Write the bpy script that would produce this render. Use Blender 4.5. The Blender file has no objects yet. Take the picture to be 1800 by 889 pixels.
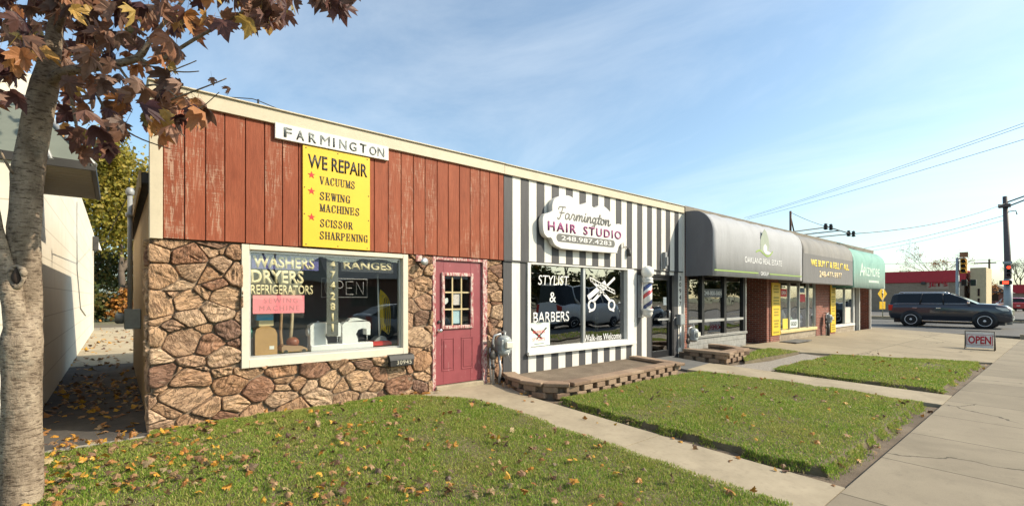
import bpy, bmesh, math, random
import numpy as np
from mathutils import Vector, Matrix, noise
R = math.radians
scene = bpy.context.scene
COL = scene.collection

# ------------------------------------------------------------------ camera, sky, sun, exposure
cam_d = bpy.data.cameras.new('camera')
cam = bpy.data.objects.new('camera', cam_d); COL.objects.link(cam)
cam.location = (0, -6.6, 1.5)
cam.rotation_euler = (R(90), 0, R(-40.2))
cam_d.sensor_width = 36; cam_d.lens = 16.5
cam_d.shift_y = 0.0431
cam_d.clip_start = 0.05; cam_d.clip_end = 3000
scene.camera = cam

SUN_AZ, SUN_EL = 136.0, 35.0            # azimuth clockwise from +Y
world = bpy.data.worlds.new('World'); scene.world = world; world.use_nodes = True
wt = world.node_tree; wt.nodes.clear()
w_out = wt.nodes.new('ShaderNodeOutputWorld'); w_bg = wt.nodes.new('ShaderNodeBackground')
sky = wt.nodes.new('ShaderNodeTexSky'); sky.sky_type = 'NISHITA'; sky.sun_disc = False
sky.sun_elevation = R(SUN_EL); sky.sun_rotation = R(SUN_AZ)
sky.altitude = 200; sky.air_density = 1.0; sky.dust_density = 1.9; sky.ozone_density = 1.3
SKY_STRENGTH = 0.15
w_bg.inputs['Strength'].default_value = SKY_STRENGTH
# thin clouds laid out on a plane high above the place (direction divided by height)
tc = wt.nodes.new('ShaderNodeTexCoord'); sep = wt.nodes.new('ShaderNodeSeparateXYZ')
wt.links.new(tc.outputs['Generated'], sep.inputs[0])
def wm(op, a, b=None, clamp=False):
    n = wt.nodes.new('ShaderNodeMath'); n.operation = op; n.use_clamp = clamp
    for i, s in enumerate((a, b)):
        if s is None: continue
        if isinstance(s, (int, float)): n.inputs[i].default_value = s
        else: wt.links.new(s, n.inputs[i])
    return n.outputs[0]
hz = wm('ADD', wm('MAXIMUM', sep.outputs[2], 0.0), 0.2)
cmb = wt.nodes.new('ShaderNodeCombineXYZ')
wt.links.new(wm('DIVIDE', sep.outputs[0], hz), cmb.inputs[0])
wt.links.new(wm('DIVIDE', sep.outputs[1], hz), cmb.inputs[1])
mp = wt.nodes.new('ShaderNodeMapping'); mp.inputs['Scale'].default_value = (0.9, 0.45, 1); mp.inputs['Rotation'].default_value = (0, 0, R(35))
wt.links.new(cmb.outputs[0], mp.inputs[0])
n1 = wt.nodes.new('ShaderNodeTexNoise'); n1.inputs['Scale'].default_value = 1.1; n1.inputs['Detail'].default_value = 8; n1.inputs['Roughness'].default_value = 0.62; n1.inputs['Distortion'].default_value = 0.6
wt.links.new(mp.outputs[0], n1.inputs['Vector'])
cr = wt.nodes.new('ShaderNodeValToRGB'); cr.color_ramp.elements[0].position = 0.40; cr.color_ramp.elements[1].position = 0.78
wt.links.new(n1.outputs['Fac'], cr.inputs[0])
cf = wm('MULTIPLY', wm('ADD', wm('MULTIPLY', cr.outputs[0], 0.38), 0.05), wm('MULTIPLY', sep.outputs[2], 5.0, True))
tint = wt.nodes.new('ShaderNodeMix'); tint.data_type = 'RGBA'; tint.blend_type = 'MULTIPLY'; tint.inputs['Factor'].default_value = 1; tint.inputs['B'].default_value = (.90, 1.03, 1.0, 1)
wt.links.new(sky.outputs[0], tint.inputs['A'])
lum = wt.nodes.new('ShaderNodeMix'); lum.data_type = 'RGBA'
wt.links.new(cf, lum.inputs['Factor']); wt.links.new(tint.outputs['Result'], lum.inputs['A'])
lum.inputs['B'].default_value = (6.0, 6.3, 6.4, 1)
wt.links.new(lum.outputs['Result'], w_bg.inputs['Color'])
wt.links.new(w_bg.outputs[0], w_out.inputs['Surface'])

sun_d = bpy.data.lights.new('sun', 'SUN'); sun_d.energy = 4.4; sun_d.angle = R(0.5); sun_d.color = (1.0, 0.86, 0.67)
sun = bpy.data.objects.new('sun', sun_d); COL.objects.link(sun)
_d = Vector((-math.sin(R(SUN_AZ))*math.cos(R(SUN_EL)), -math.cos(R(SUN_AZ))*math.cos(R(SUN_EL)), -math.sin(R(SUN_EL))))
sun.rotation_euler = _d.to_track_quat('-Z', 'Y').to_euler(); sun.location = (20, -20, 30)

vs = scene.view_settings
vs.view_transform = 'Standard'; vs.look = 'None'; vs.exposure = 0.56; vs.gamma = 1.0; vs.use_curve_mapping = False
scene.cycles.max_bounces = 8; scene.cycles.transparent_max_bounces = 16
scene.cycles.use_denoising = True

# ------------------------------------------------------------------ helpers
rnd = random.Random(7)
F = Vector((0.6455, 0.7638, 0)); RT = Vector((0.7638, -0.6455, 0)); CAMP = Vector((0, -6.6, 1.5))
def at(px, py, d):
    return CAMP + F*d + RT*((px-900)/825*d) + Vector((0, 0, (522-py)/825*d))
def fx(px, yo=0.0):
    u = (px-900)/825
    return (.6455+.7638*u)/(.7638-.6455*u)*(6.6+yo)
def fz(px, py, yo=0.0):
    return 1.5+(522-py)/825*(.6455*fx(px, yo)+.7638*(6.6+yo))
def hgt(x, y):
    z = 0.0
    if y < -.3: z -= .055*min(-y-.3, 5.0)
    if x > 12: z -= .007*(min(x, 36)-12)
    return z

def tag(o, label=None, cat=None, group=None, kind=None):
    if label: o['label'] = label
    if cat: o['category'] = cat
    if group: o['group'] = group
    if kind: o['kind'] = kind
    return o
def thing(name, label, cat, loc=(0, 0, 0), group=None):
    o = bpy.data.objects.new(name, None); COL.objects.link(o)
    o.location = loc; o.empty_display_size = 0.2
    return tag(o, label, cat, group)
def copy_tree(o, parent=None):
    c = o.copy(); COL.objects.link(c)
    if parent is not None: c.parent = parent
    for ch in list(o.children): copy_tree(ch, c)
    return c
def root_loc(p):
    v = Vector((0, 0, 0))
    while p is not None:
        v += Vector(p.location); p = p.parent
    return v

class MB:
    def __init__(s): s.v = []; s.f = []; s.m = []; s.s = []
    def add(s, vs, fs, m=0, smooth=False):
        b = len(s.v); s.v.extend([tuple(p) for p in vs])
        for f in fs:
            s.f.append([b+i for i in f]); s.m.append(m); s.s.append(smooth)
        return s
    def box(s, x0, x1, y0, y1, z0, z1, m=0):
        return s.add([(x0,y0,z0),(x1,y0,z0),(x1,y1,z0),(x0,y1,z0),(x0,y0,z1),(x1,y0,z1),(x1,y1,z1),(x0,y1,z1)],
                     [(0,3,2,1),(4,5,6,7),(0,1,5,4),(1,2,6,5),(2,3,7,6),(3,0,4,7)], m)
    def obox(s, c, size, mat3, m=0):
        hx, hy, hz_ = size[0]/2, size[1]/2, size[2]/2
        c = Vector(c); vs = []
        for z in (-hz_, hz_):
            for (x, y) in ((-hx,-hy),(hx,-hy),(hx,hy),(-hx,hy)): vs.append(c + mat3 @ Vector((x, y, z)))
        return s.add(vs, [(0,3,2,1),(4,5,6,7),(0,1,5,4),(1,2,6,5),(2,3,7,6),(3,0,4,7)], m)
    def rbox(s, c, size, rz, m=0): return s.obox(c, size, Matrix.Rotation(rz, 3, 'Z'), m)
    def tube(s, pts, r, n=8, m=0, caps=True, smooth=True):
        pts = [Vector(p) for p in pts]; k = len(pts)
        rs = [r]*k if isinstance(r, (int, float)) else list(r)
        vs = []; fs = []; ref = None
        for i, p in enumerate(pts):
            t = (pts[min(i+1, k-1)]-pts[max(i-1, 0)])
            if t.length < 1e-9: t = Vector((0, 0, 1))
            t.normalize()
            if ref is None: ref = t.orthogonal().normalized()
            ref = (ref - t*ref.dot(t))
            if ref.length < 1e-6: ref = t.orthogonal()
            ref.normalize(); b = t.cross(ref)
            for j in range(n):
                a = 2*math.pi*j/n; vs.append(p + (ref*math.cos(a)+b*math.sin(a))*rs[i])
        for i in range(k-1):
            for j in range(n): fs.append((i*n+j, i*n+(j+1) % n, (i+1)*n+(j+1) % n, (i+1)*n+j))
        s.add(vs, fs, m, smooth)
        if caps: s.add(vs[:n], [tuple(range(n-1, -1, -1))], m); s.add(vs[-n:], [tuple(range(n))], m)
        return s
    def cyl(s, p0, p1, r0, r1=None, n=14, m=0, smooth=True): return s.tube([p0, p1], [r0, r0 if r1 is None else r1], n, m, True, smooth)
    def lathe(s, prof, c, axis='z', n=18, m=0):
        c = Vector(c); vs = []; fs = []
        for (r, h) in prof:
            for j in range(n):
                a = 2*math.pi*j/n; x, y = r*math.cos(a), r*math.sin(a)
                vs.append(c + (Vector((x, y, h)) if axis == 'z' else Vector((x, h, y)) if axis == 'y' else Vector((h, x, y))))
        for i in range(len(prof)-1):
            for j in range(n): fs.append((i*n+j, i*n+(j+1) % n, (i+1)*n+(j+1) % n, (i+1)*n+j))
        s.add(vs, fs, m, True)
        if prof[0][0] > 1e-4: s.add(vs[:n], [tuple(range(n))], m)
        if prof[-1][0] > 1e-4: s.add(vs[-n:], [tuple(range(n))], m)
        return s
    def sphere(s, c, r, n=14, m=0):
        if isinstance(r, (int, float)): r = (r, r, r)
        vs = []; fs = []; k = n//2
        for i in range(k+1):
            a = math.pi*i/k
            for j in range(n):
                b = 2*math.pi*j/n
                vs.append((c[0]+r[0]*math.sin(a)*math.cos(b), c[1]+r[1]*math.sin(a)*math.sin(b), c[2]+r[2]*math.cos(a)))
        for i in range(k):
            for j in range(n): fs.append((i*n+j, i*n+(j+1) % n, (i+1)*n+(j+1) % n, (i+1)*n+j))
        return s.add(vs, fs, m, True)
    def prism(s, poly, a0, a1, plane='xz', m=0, smooth=False):
        n = len(poly)
        f = (lambda p, a: (p[0], a, p[1])) if plane == 'xz' else (lambda p, a: (a, p[0], p[1])) if plane == 'yz' else (lambda p, a: (p[0], p[1], a))
        vs = [f(p, a0) for p in poly]+[f(p, a1) for p in poly]
        s.add(vs, [tuple(range(n)), tuple(range(2*n-1, n-1, -1))], m)
        s.add(vs, [(i, (i+1) % n, n+(i+1) % n, n+i) for i in range(n)], m, smooth)
        return s
    def quad(s, a, b, c, d, m=0): return s.add([a, b, c, d], [(0, 1, 2, 3)], m)
    def frame(s, x0, x1, z0, z1, y0, y1, w, m=0, ws=None):
        l, r, b, t = ws if ws else (w, w, w, w)
        s.box(x0, x0+l, y0, y1, z0, z1, m); s.box(x1-r, x1, y0, y1, z0, z1, m)
        s.box(x0+l, x1-r, y0+.001, y1, z1-t, z1, m); s.box(x0+l, x1-r, y0+.001, y1, z0, z0+b, m); return s
    def build(s, name, mats, parent=None, bevel=0, seg=1, normals=True):
        if not isinstance(mats, (list, tuple)): mats = [mats]
        off = root_loc(parent)
        me = bpy.data.meshes.new(name)
        me.from_pydata([(x-off.x, y-off.y, z-off.z) for (x, y, z) in s.v], [], s.f)
        for mt in mats: me.materials.append(mt)
        me.polygons.foreach_set('material_index', s.m); me.polygons.foreach_set('use_smooth', s.s)
        if normals:
            bm = bmesh.new(); bm.from_mesh(me)
            if any(s.s): bmesh.ops.remove_doubles(bm, verts=bm.verts, dist=1e-5) if len(bm.verts) < 60000 else None
            bmesh.ops.recalc_face_normals(bm, faces=bm.faces); bm.to_mesh(me); bm.free()
        me.update()
        o = bpy.data.objects.new(name, me); COL.objects.link(o)
        if parent is not None: o.parent = parent
        if bevel:
            b = o.modifiers.new('bevel', 'BEVEL'); b.width = bevel; b.segments = seg; b.limit_method = 'ANGLE'; b.angle_limit = R(40)
        return o

# ------------------------------------------------------------------ materials
def nt_new(name):
    m = bpy.data.materials.new(name); m.use_nodes = True
    t = m.node_tree; b = t.nodes['Principled BSDF']; return m, t, b
def N(t, kind, **kw):
    n = t.nodes.new(kind)
    for k, v in kw.items():
        if k in n.inputs: n.inputs[k].default_value = v
        else: setattr(n, k, v)
    return n
def L(t, a, b): t.links.new(a, b)
def MA(t, op, a, b=None, c=None, clamp=False):
    n = t.nodes.new('ShaderNodeMath'); n.operation = op; n.use_clamp = clamp
    for i, s in enumerate((a, b, c)):
        if s is None: continue
        if isinstance(s, (int, float)): n.inputs[i].default_value = s
        else: t.links.new(s, n.inputs[i])
    return n.outputs[0]
def MIX(t, fac, a, b, blend='MIX'):
    n = t.nodes.new('ShaderNodeMix'); n.data_type = 'RGBA'; n.blend_type = blend
    for s, k in ((fac, 'Factor'), (a, 'A'), (b, 'B')):
        if isinstance(s, (int, float)): n.inputs[k].default_value = s
        elif isinstance(s, tuple): n.inputs[k].default_value = (*s[:3], 1)
        else: t.links.new(s, n.inputs[k])
    return n.outputs['Result']
def RAMP(t, fac, stops, interp='LINEAR'):
    n = t.nodes.new('ShaderNodeValToRGB'); n.color_ramp.interpolation = interp
    e = n.color_ramp.elements
    while len(e) < len(stops): e.new(0.5)
    for i, (p, c) in enumerate(stops):
        e[i].position = p; e[i].color = (*c[:3], 1) if isinstance(c, tuple) else (c, c, c, 1)
    t.links.new(fac, n.inputs[0]); return n.outputs[0]
def OBJ(t, scale=(1, 1, 1), rot=(0, 0, 0), loc=(0, 0, 0)):
    tcn = t.nodes.new('ShaderNodeTexCoord'); mpn = t.nodes.new('ShaderNodeMapping')
    mpn.inputs['Scale'].default_value = scale; mpn.inputs['Rotation'].default_value = rot; mpn.inputs['Location'].default_value = loc
    t.links.new(tcn.outputs['Object'], mpn.inputs[0]); return mpn.outputs[0]
def NOISE(t, vec, scale, detail=6, rough=.6, dist=0):
    n = t.nodes.new('ShaderNodeTexNoise'); n.inputs['Scale'].default_value = scale; n.inputs['Detail'].default_value = detail
    n.inputs['Roughness'].default_value = rough; n.inputs['Distortion'].default_value = dist
    t.links.new(vec, n.inputs['Vector']); return n.outputs['Fac']
def BUMP(t, b, h, strength=.3, dist=.01):
    n = t.nodes.new('ShaderNodeBump'); n.inputs['Strength'].default_value = strength; n.inputs['Distance'].default_value = dist
    t.links.new(h, n.inputs['Height']); t.links.new(n.outputs[0], b.inputs['Normal'])
def sc(c, k): return tuple(min(1, x*k) for x in c)
def pm(name, col, rough=.6, spec=.4, metal=0, var=.16, scale=4, bump=0, bscale=60, stretch=(1, 1, 1), col2=None, spot=.0, bdist=.004):
    m, t, b = nt_new(name)
    v = OBJ(t, stretch)
    n = NOISE(t, v, scale, 7, .65)
    c = RAMP(t, n, [(.28, sc(col, 1-var)), (.72, sc(col2, 1) if col2 else sc(col, 1+var))])
    if spot:
        n2 = NOISE(t, v, scale*9, 4, .7)
        c = MIX(t, MA(t, 'MULTIPLY', RAMP(t, n2, [(.52, 0.0), (.72, 1.0)]), spot), c, sc(col, .35))
    L(t, c, b.inputs['Base Color'])
    b.inputs['Roughness'].default_value = rough; b.inputs['Metallic'].default_value = metal; b.inputs['Specular IOR Level'].default_value = spec
    if bump: BUMP(t, b, NOISE(t, v, bscale, 5, .6), bump, bdist)
    return m
def glass_mat(name, f0=.05, tint=(.75, .8, .78)):
    m, t, b = nt_new(name); t.nodes.remove(b)
    out = t.nodes['Material Output']
    tr = N(t, 'ShaderNodeBsdfTransparent'); tr.inputs[0].default_value = (*tint, 1)
    gl = N(t, 'ShaderNodeBsdfGlossy'); gl.inputs['Roughness'].default_value = .005; gl.inputs['Color'].default_value = (.95, .97, 1, 1)
    bn = N(t, 'ShaderNodeBump'); bn.inputs['Strength'].default_value = .012; bn.inputs['Distance'].default_value = .5
    L(t, NOISE(t, OBJ(t), 1.3, 1, .5), bn.inputs['Height']); L(t, bn.outputs[0], gl.inputs['Normal'])
    lw = N(t, 'ShaderNodeLayerWeight'); lw.inputs['Blend'].default_value = .5     # Schlick, the same on both faces of the pane
    mx = N(t, 'ShaderNodeMixShader'); L(t, MA(t, 'ADD', MA(t, 'MULTIPLY', MA(t, 'POWER', lw.outputs['Facing'], 4.0), 1-f0), f0, clamp=True), mx.inputs[0])
    L(t, tr.outputs[0], mx.inputs[1]); L(t, gl.outputs[0], mx.inputs[2]); L(t, mx.outputs[0], out.inputs['Surface'])
    return m
def brick_mat(name, c1, c2, mortar, bw=.2, bh=.067, bump=.5):
    m, t, b = nt_new(name)
    tcn = N(t, 'ShaderNodeTexCoord'); sp = N(t, 'ShaderNodeSeparateXYZ'); cb = N(t, 'ShaderNodeCombineXYZ')
    L(t, tcn.outputs['Object'], sp.inputs[0])
    L(t, MA(t, 'ADD', sp.outputs[0], sp.outputs[1]), cb.inputs[0]); L(t, sp.outputs[2], cb.inputs[1])
    br = N(t, 'ShaderNodeTexBrick'); L(t, cb.outputs[0], br.inputs['Vector'])
    br.inputs['Scale'].default_value = 1; br.inputs['Brick Width'].default_value = bw; br.inputs['Row Height'].default_value = bh
    br.inputs['Mortar Size'].default_value = .006; br.inputs['Mortar Smooth'].default_value = .2; br.inputs['Bias'].default_value = 0
    br.inputs['Color1'].default_value = (*c1, 1); br.inputs['Color2'].default_value = (*c2, 1); br.inputs['Mortar'].default_value = (*mortar, 1)
    n = NOISE(t, OBJ(t), 7, 8, .7)
    L(t, MIX(t, .55, br.outputs['Color'], RAMP(t, n, [(.3, .35), (.7, 1.0)]), 'MULTIPLY'), b.inputs['Base Color'])
    b.inputs['Roughness'].default_value = .85
    BUMP(t, b, MA(t, 'SUBTRACT', NOISE(t, OBJ(t), 60, 4), MA(t, 'MULTIPLY', br.outputs['Fac'], 2.0)), bump, .006)
    return m
def emis(name, col, strength):
    m, t, b = nt_new(name); b.inputs['Base Color'].default_value = (*col, 1)
    b.inputs['Emission Color'].default_value = (*col, 1); b.inputs['Emission Strength'].default_value = strength; return m

M = {}
M['cream'] = pm('cream_paint', (.53, .47, .345), .55, var=.1, scale=3, bump=.1, spot=.15)
M['cream_white'] = pm('window_cream_paint', (.61, .56, .45), .5, var=.08, scale=5, spot=.15)
M['white'] = pm('white_paint', (.66, .65, .61), .5, var=.06, scale=6, bump=.08, spot=.06)
M['white_clean'] = pm('white_board', (.66, .65, .61), .5, var=.04, scale=3)
M['black'] = pm('black_frame', (.015, .015, .017), .4, var=.2)
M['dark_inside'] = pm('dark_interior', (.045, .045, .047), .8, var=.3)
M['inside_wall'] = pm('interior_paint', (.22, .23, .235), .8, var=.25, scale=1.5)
M['steel'] = pm('galvanised_steel', (.42, .43, .43), .45, metal=.6, var=.15, scale=12)
M['grey_metal'] = pm('grey_painted_metal', (.30, .31, .31), .5, metal=.2, var=.15, scale=9)
M['alu'] = pm('aluminium', (.55, .55, .54), .35, metal=.7, var=.08)
M['chrome'] = pm('chrome', (.75, .75, .76), .12, metal=1, var=.03)
M['dark_metal'] = pm('dark_metal', (.05, .048, .045), .55, metal=.3, var=.25)
M['concrete'] = pm('walkway_concrete', (.31, .262, .185), .9, .2, var=.18, scale=1.6, bump=.6, bscale=130, col2=(.40, .342, .245), spot=.22)
M['asphalt'] = pm('asphalt', (.052, .051, .05), .92, .2, var=.3, scale=2.5, bump=.6, bscale=160, spot=.2)
M['road'] = pm('road_asphalt', (.13, .125, .115), .9, .25, var=.16, scale=.6, bump=.4, bscale=90, spot=.2)
M['wood_pole'] = pm('weathered_wood', (.12, .085, .06), .9, var=.3, scale=6, stretch=(6, 6, .6), bump=.4)
M['wire'] = pm('cable_rubber', (.02, .02, .022), .6)
M['yellow_sign'] = pm('yellow_sign_board', (.70, .47, .025), .45, var=.07, scale=2)
M['ink'] = pm('black_lettering', (.02, .017, .013), .5, var=.1)
M['red_ink'] = pm('red_lettering', (.55, .03, .025), .5, var=.1)
M['grey_ink'] = pm('grey_lettering', (.17, .17, .165), .5, var=.1)
M['glass'] = glass_mat('shop_glass', .07, (.95, .97, .96))
M['dark_glass'] = glass_mat('tinted_shop_glass', .22, (.45, .47, .47))
M['car_glass'] = pm('car_glass', (.010, .011, .012), .08, .35, var=.1)
M['tyre'] = pm('tyre_rubber', (.02, .02, .02), .85, bump=.2)
def car_paint(name, col):
    m = pm(name, col, .28, .5, var=.05); b = m.node_tree.nodes['Principled BSDF']
    b.inputs['Coat Weight'].default_value = 1; b.inputs['Coat Roughness'].default_value = .03; return m

# ------------------------------------------------------------------ lettering
def text_obj(name, body, mat, parent, org, right, up, w, h, ext=.003, bold=0.0, shear=0.0, spacing=1.0, lines=1.0):
    """letters fitted to a w x h rectangle whose lower left corner is org; they face right x up"""
    cu = bpy.data.curves.new('lettering', 'FONT'); cu.body = body; cu.offset = bold; cu.shear = shear
    cu.space_character = spacing; cu.space_line = lines; cu.resolution_u = 3; cu.fill_mode = 'FRONT'
    o = bpy.data.objects.new('lettering', cu); COL.objects.link(o)
    dg = bpy.context.evaluated_depsgraph_get(); dg.update()
    me = bpy.data.meshes.new_from_object(o.evaluated_get(dg))
    bpy.data.objects.remove(o)
    a = np.zeros(len(me.vertices)*3); me.vertices.foreach_get('co', a); a = a.reshape(-1, 3)
    mn, mx = a.min(0), a.max(0)
    org, right, up = Vector(org)-root_loc(parent), Vector(right), Vector(up); nrm = right.cross(up)
    tx = (a[:, 0]-mn[0])/(mx[0]-mn[0])*w; ty = (a[:, 1]-mn[1])/max(mx[1]-mn[1], 1e-6)*h
    front = np.array(org)[None]+tx[:, None]*np.array(right)[None]+ty[:, None]*np.array(up)[None]
    P = front+ext*np.array(nrm)[None]
    me.vertices.foreach_set('co', P.ravel()); me.update()
    bm = bmesh.new(); bm.from_mesh(me)
    bmesh.ops.recalc_face_normals(bm, faces=bm.faces)
    for f in bm.faces:
        if f.normal.dot(nrm) < 0: f.normal_flip()
    r = bmesh.ops.extrude_face_region(bm, geom=list(bm.faces), use_keep_orig=True)
    nv = [e for e in r['geom'] if isinstance(e, bmesh.types.BMVert)]
    bmesh.ops.translate(bm, verts=nv, vec=-nrm*ext*1.6)
    bm.to_mesh(me); bm.free()
    me.materials.clear(); me.materials.append(mat)
    me.polygons.foreach_set('material_index', [0]*len(me.polygons))
    ob = bpy.data.objects.new(name, me); COL.objects.link(ob)
    if parent is not None: ob.parent = parent
    return ob
def ftext(body, x0, x1, z0, z1, y, mat, parent, name='lettering', **kw):
    return text_obj(name, body, mat, parent, (x0, y, z0), (1, 0, 0), (0, 0, 1), x1-x0, z1-z0, **kw)
def strokes(mb, polys, x0, z0, sx, sz, y, shear=0.0, m=0, ext=.004):
    """flat brush strokes [(pts, width)] in the facade plane, each a hair prouder than the last"""
    k = 0
    for pts, w in polys:
        P2 = [Vector((x0+(p[0]+shear*p[1])*sx, z0+p[1]*sz)) for p in pts]
        for i in range(len(P2)-1):
            a, b = P2[i], P2[i+1]; d = (b-a)
            if d.length < 1e-6: continue
            d.normalize(); n = Vector((-d.y, d.x))*w/2; e = d*w*.25; k += 1
            yy = y-ext-k*.00004
            q = [a-n-e, b-n+e, b+n+e, a+n-e]
            mb.prism([(v.x, v.y) for v in q], yy, y+.001, 'xz', m)
def smooth_pts(pts, k=5):
    out = []
    n = len(pts)
    for i in range(n-1):
        p0, p1, p2, p3 = pts[max(i-1, 0)], pts[i], pts[i+1], pts[min(i+2, n-1)]
        for j in range(k):
            t = j/k
            out.append(tuple(.5*((2*p1[a])+(-p0[a]+p2[a])*t+(2*p0[a]-5*p1[a]+4*p2[a]-p3[a])*t*t+(-p0[a]+3*p1[a]-3*p2[a]+p3[a])*t**3) for a in range(2)))
    out.append(pts[-1]); return out
# ------------------------------------------------------------------ ground, paving, roads
def soil_material():
    m, t, b = nt_new('soil')
    v = OBJ(t)
    c = RAMP(t, NOISE(t, v, 2.2, 9, .7), [(.3, (.10, .075, .05)), (.55, (.17, .13, .09)), (.75, (.25, .20, .14))])
    far = RAMP(t, NOISE(t, v, .08, 5, .6), [(.4, (.10, .12, .045)), (.65, (.17, .15, .07))])
    geo = N(t, 'ShaderNodeNewGeometry'); ln = N(t, 'ShaderNodeVectorMath', operation='LENGTH'); L(t, geo.outputs['Position'], ln.inputs[0])
    L(t, MIX(t, MA(t, 'MULTIPLY', MA(t, 'SUBTRACT', ln.outputs['Value'], 25), .1, clamp=True), c, far), b.inputs['Base Color'])
    b.inputs['Roughness'].default_value = .95
    BUMP(t, b, NOISE(t, v, 45, 8, .75), .9, .02); return m
M['soil'] = soil_material()
def slab_mat(name, pitch_x, pitch_y, col, col2, ox=0.0, oy=0.0):
    m, t, b = nt_new(name); v = OBJ(t)
    sp = N(t, 'ShaderNodeSeparateXYZ'); L(t, v, sp.inputs[0])
    def joint(s, p, o):
        a = MA(t, 'ABSOLUTE', MA(t, 'SUBTRACT', MA(t, 'FRACT', MA(t, 'DIVIDE', MA(t, 'ADD', s, 100*p-o), p)), .5))
        return MA(t, 'GREATER_THAN', a, .5-.009/p)
    j = MA(t, 'MAXIMUM', joint(sp.outputs[0], pitch_x, ox), joint(sp.outputs[1], pitch_y, oy))
    fl = N(t, 'ShaderNodeCombineXYZ')
    for k, (s, p, o) in enumerate(((sp.outputs[0], pitch_x, ox), (sp.outputs[1], pitch_y, oy))):
        L(t, MA(t, 'FLOOR', MA(t, 'DIVIDE', MA(t, 'ADD', s, 100*p-o), p)), fl.inputs[k])
    wn = N(t, 'ShaderNodeTexWhiteNoise'); L(t, fl.outputs[0], wn.inputs['Vector'])
    c = RAMP(t, NOISE(t, v, .9, 9, .68), [(.3, col), (.7, col2)])
    c = MIX(t, 1.0, c, RAMP(t, wn.outputs['Value'], [(0, .80), (1, 1.0)]), 'MULTIPLY')
    c = MIX(t, MA(t, 'MULTIPLY', RAMP(t, NOISE(t, v, 5, 6, .75), [(.55, 0.0), (.75, 1.0)]), .30), c, sc(col, .45))
    c = MIX(t, MA(t, 'MULTIPLY', RAMP(t, NOISE(t, v, 110, 3, .6), [(.5, 0.0), (.7, 1.0)]), .28), c, sc(col, .5))
    ds = N(t, 'ShaderNodeTexNoise'); ds.inputs['Scale'].default_value = 2.2; ds.inputs['Detail'].default_value = 5; L(t, v, ds.inputs['Vector'])
    va = N(t, 'ShaderNodeVectorMath', operation='MULTIPLY_ADD'); va.inputs[1].default_value = (.5, .5, 0); L(t, ds.outputs['Color'], va.inputs[0]); L(t, v, va.inputs[2])
    vo = N(t, 'ShaderNodeTexVoronoi', feature='DISTANCE_TO_EDGE'); vo.inputs['Scale'].default_value = .32; L(t, va.outputs[0], vo.inputs['Vector'])
    crack = MA(t, 'MULTIPLY', MA(t, 'LESS_THAN', vo.outputs['Distance'], .0045), RAMP(t, NOISE(t, v, .5, 2), [(.47, 0.0), (.53, 1.0)]))
    gum = N(t, 'ShaderNodeTexVoronoi'); gum.inputs['Scale'].default_value = 1.7; L(t, v, gum.inputs['Vector'])
    c = MIX(t, MA(t, 'MULTIPLY', MA(t, 'LESS_THAN', gum.outputs['Distance'], .022), .55), c, sc(col, .3))
    stain = RAMP(t, NOISE(t, v, .55, 4, .6, 1.2), [(.56, 0.0), (.70, 1.0)])
    c = MIX(t, MA(t, 'MULTIPLY', stain, .28), c, sc(col, .5))
    c = MIX(t, MA(t, 'MULTIPLY', crack, .75), c, sc(col, .2))
    c = MIX(t, MA(t, 'MULTIPLY', j, .8), c, sc(col, .22))
    L(t, c, b.inputs['Base Color']); b.inputs['Roughness'].default_value = .9; b.inputs['Specular IOR Level'].default_value = .25
    BUMP(t, b, MA(t, 'SUBTRACT', NOISE(t, v, 120, 5, .6), MA(t, 'MULTIPLY', j, 3)), .5, .004); return m
M['apron'] = slab_mat('apron_concrete', 3.3, 2.65, (.30, .25, .17), (.385, .325, .225), 15, 0)
M['walk'] = slab_mat('sidewalk_concrete', 1.47, 40, (.235, .20, .145), (.305, .262, .19), .62, -20)

def sheet(name, fn, xs, ys, mat, kind='structure', smooth=True):
    mb = MB(); nx, ny = len(xs), len(ys)
    vs = [(*fn(x, y),) for y in ys for x in xs]
    fs = [(j*nx+i, j*nx+i+1, (j+1)*nx+i+1, (j+1)*nx+i) for j in range(ny-1) for i in range(nx-1)]
    mb.add(vs, fs, 0, smooth); o = mb.build(name, mat); tag(o, kind=kind); return o
def lin(a, b, n): return [a+(b-a)*i/(n-1) for i in range(n)]

gx = [-900, -300, -100, -40] + lin(-14, 36, 101) + [50, 80, 150, 400, 1200]
gy = [-900, -300, -100, -40, -25] + lin(-9, 2, 56) + [6, 12, 25, 60, 150, 500, 1500]
def ground_fn(x, y):
    z = hgt(x, y)-.055
    if y > -9 and -14 < x < 36: z += .012*noise.noise(Vector((x*2.2, y*2.2, 3)))
    if y < -8.5: z -= .16
    if x > 31.8: z = -.42
    return (x, y, z)
sheet('ground', ground_fn, gx, gy, M['soil'])

# sidewalk along the street
mb = MB()
xs = lin(-12, 31.6, 30)
top = [(x, hgt(x, -5.3)+.0) for x in xs]
for i in range(len(xs)-1):
    x0, x1 = xs[i], xs[i+1]; z0, z1 = top[i][1], top[i+1][1]
    mb.add([(x0, -5.27, z0), (x1, -5.27, z1), (x1, -6.95, z1-.02), (x0, -6.95, z0-.02),
            (x0, -5.27, z0-.12), (x1, -5.27, z1-.12), (x1, -6.95, z1-.14), (x0, -6.95, z0-.14)],
           [(0, 1, 2, 3), (0, 4, 5, 1), (3, 2, 6, 7)])
tag(mb.build('sidewalk', M['walk']), kind='structure')

def paved(name, poly, mat, dz=0.0, thick=.12, n=1):
    """a slab that follows the slope of the ground: poly is a list of quads [(x,y)*4]"""
    mb = MB()
    for q in poly:
        t = [(x, y, hgt(x, y)+dz) for x, y in q]; bt = [(x, y, z-thick) for x, y, z in t]
        mb.add(t+bt, [(0, 1, 2, 3)]+[(i, i+4, (i+1) % 4+4, (i+1) % 4) for i in range(4)])
    o = mb.build(name, mat); return tag(o, kind='structure')
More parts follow.
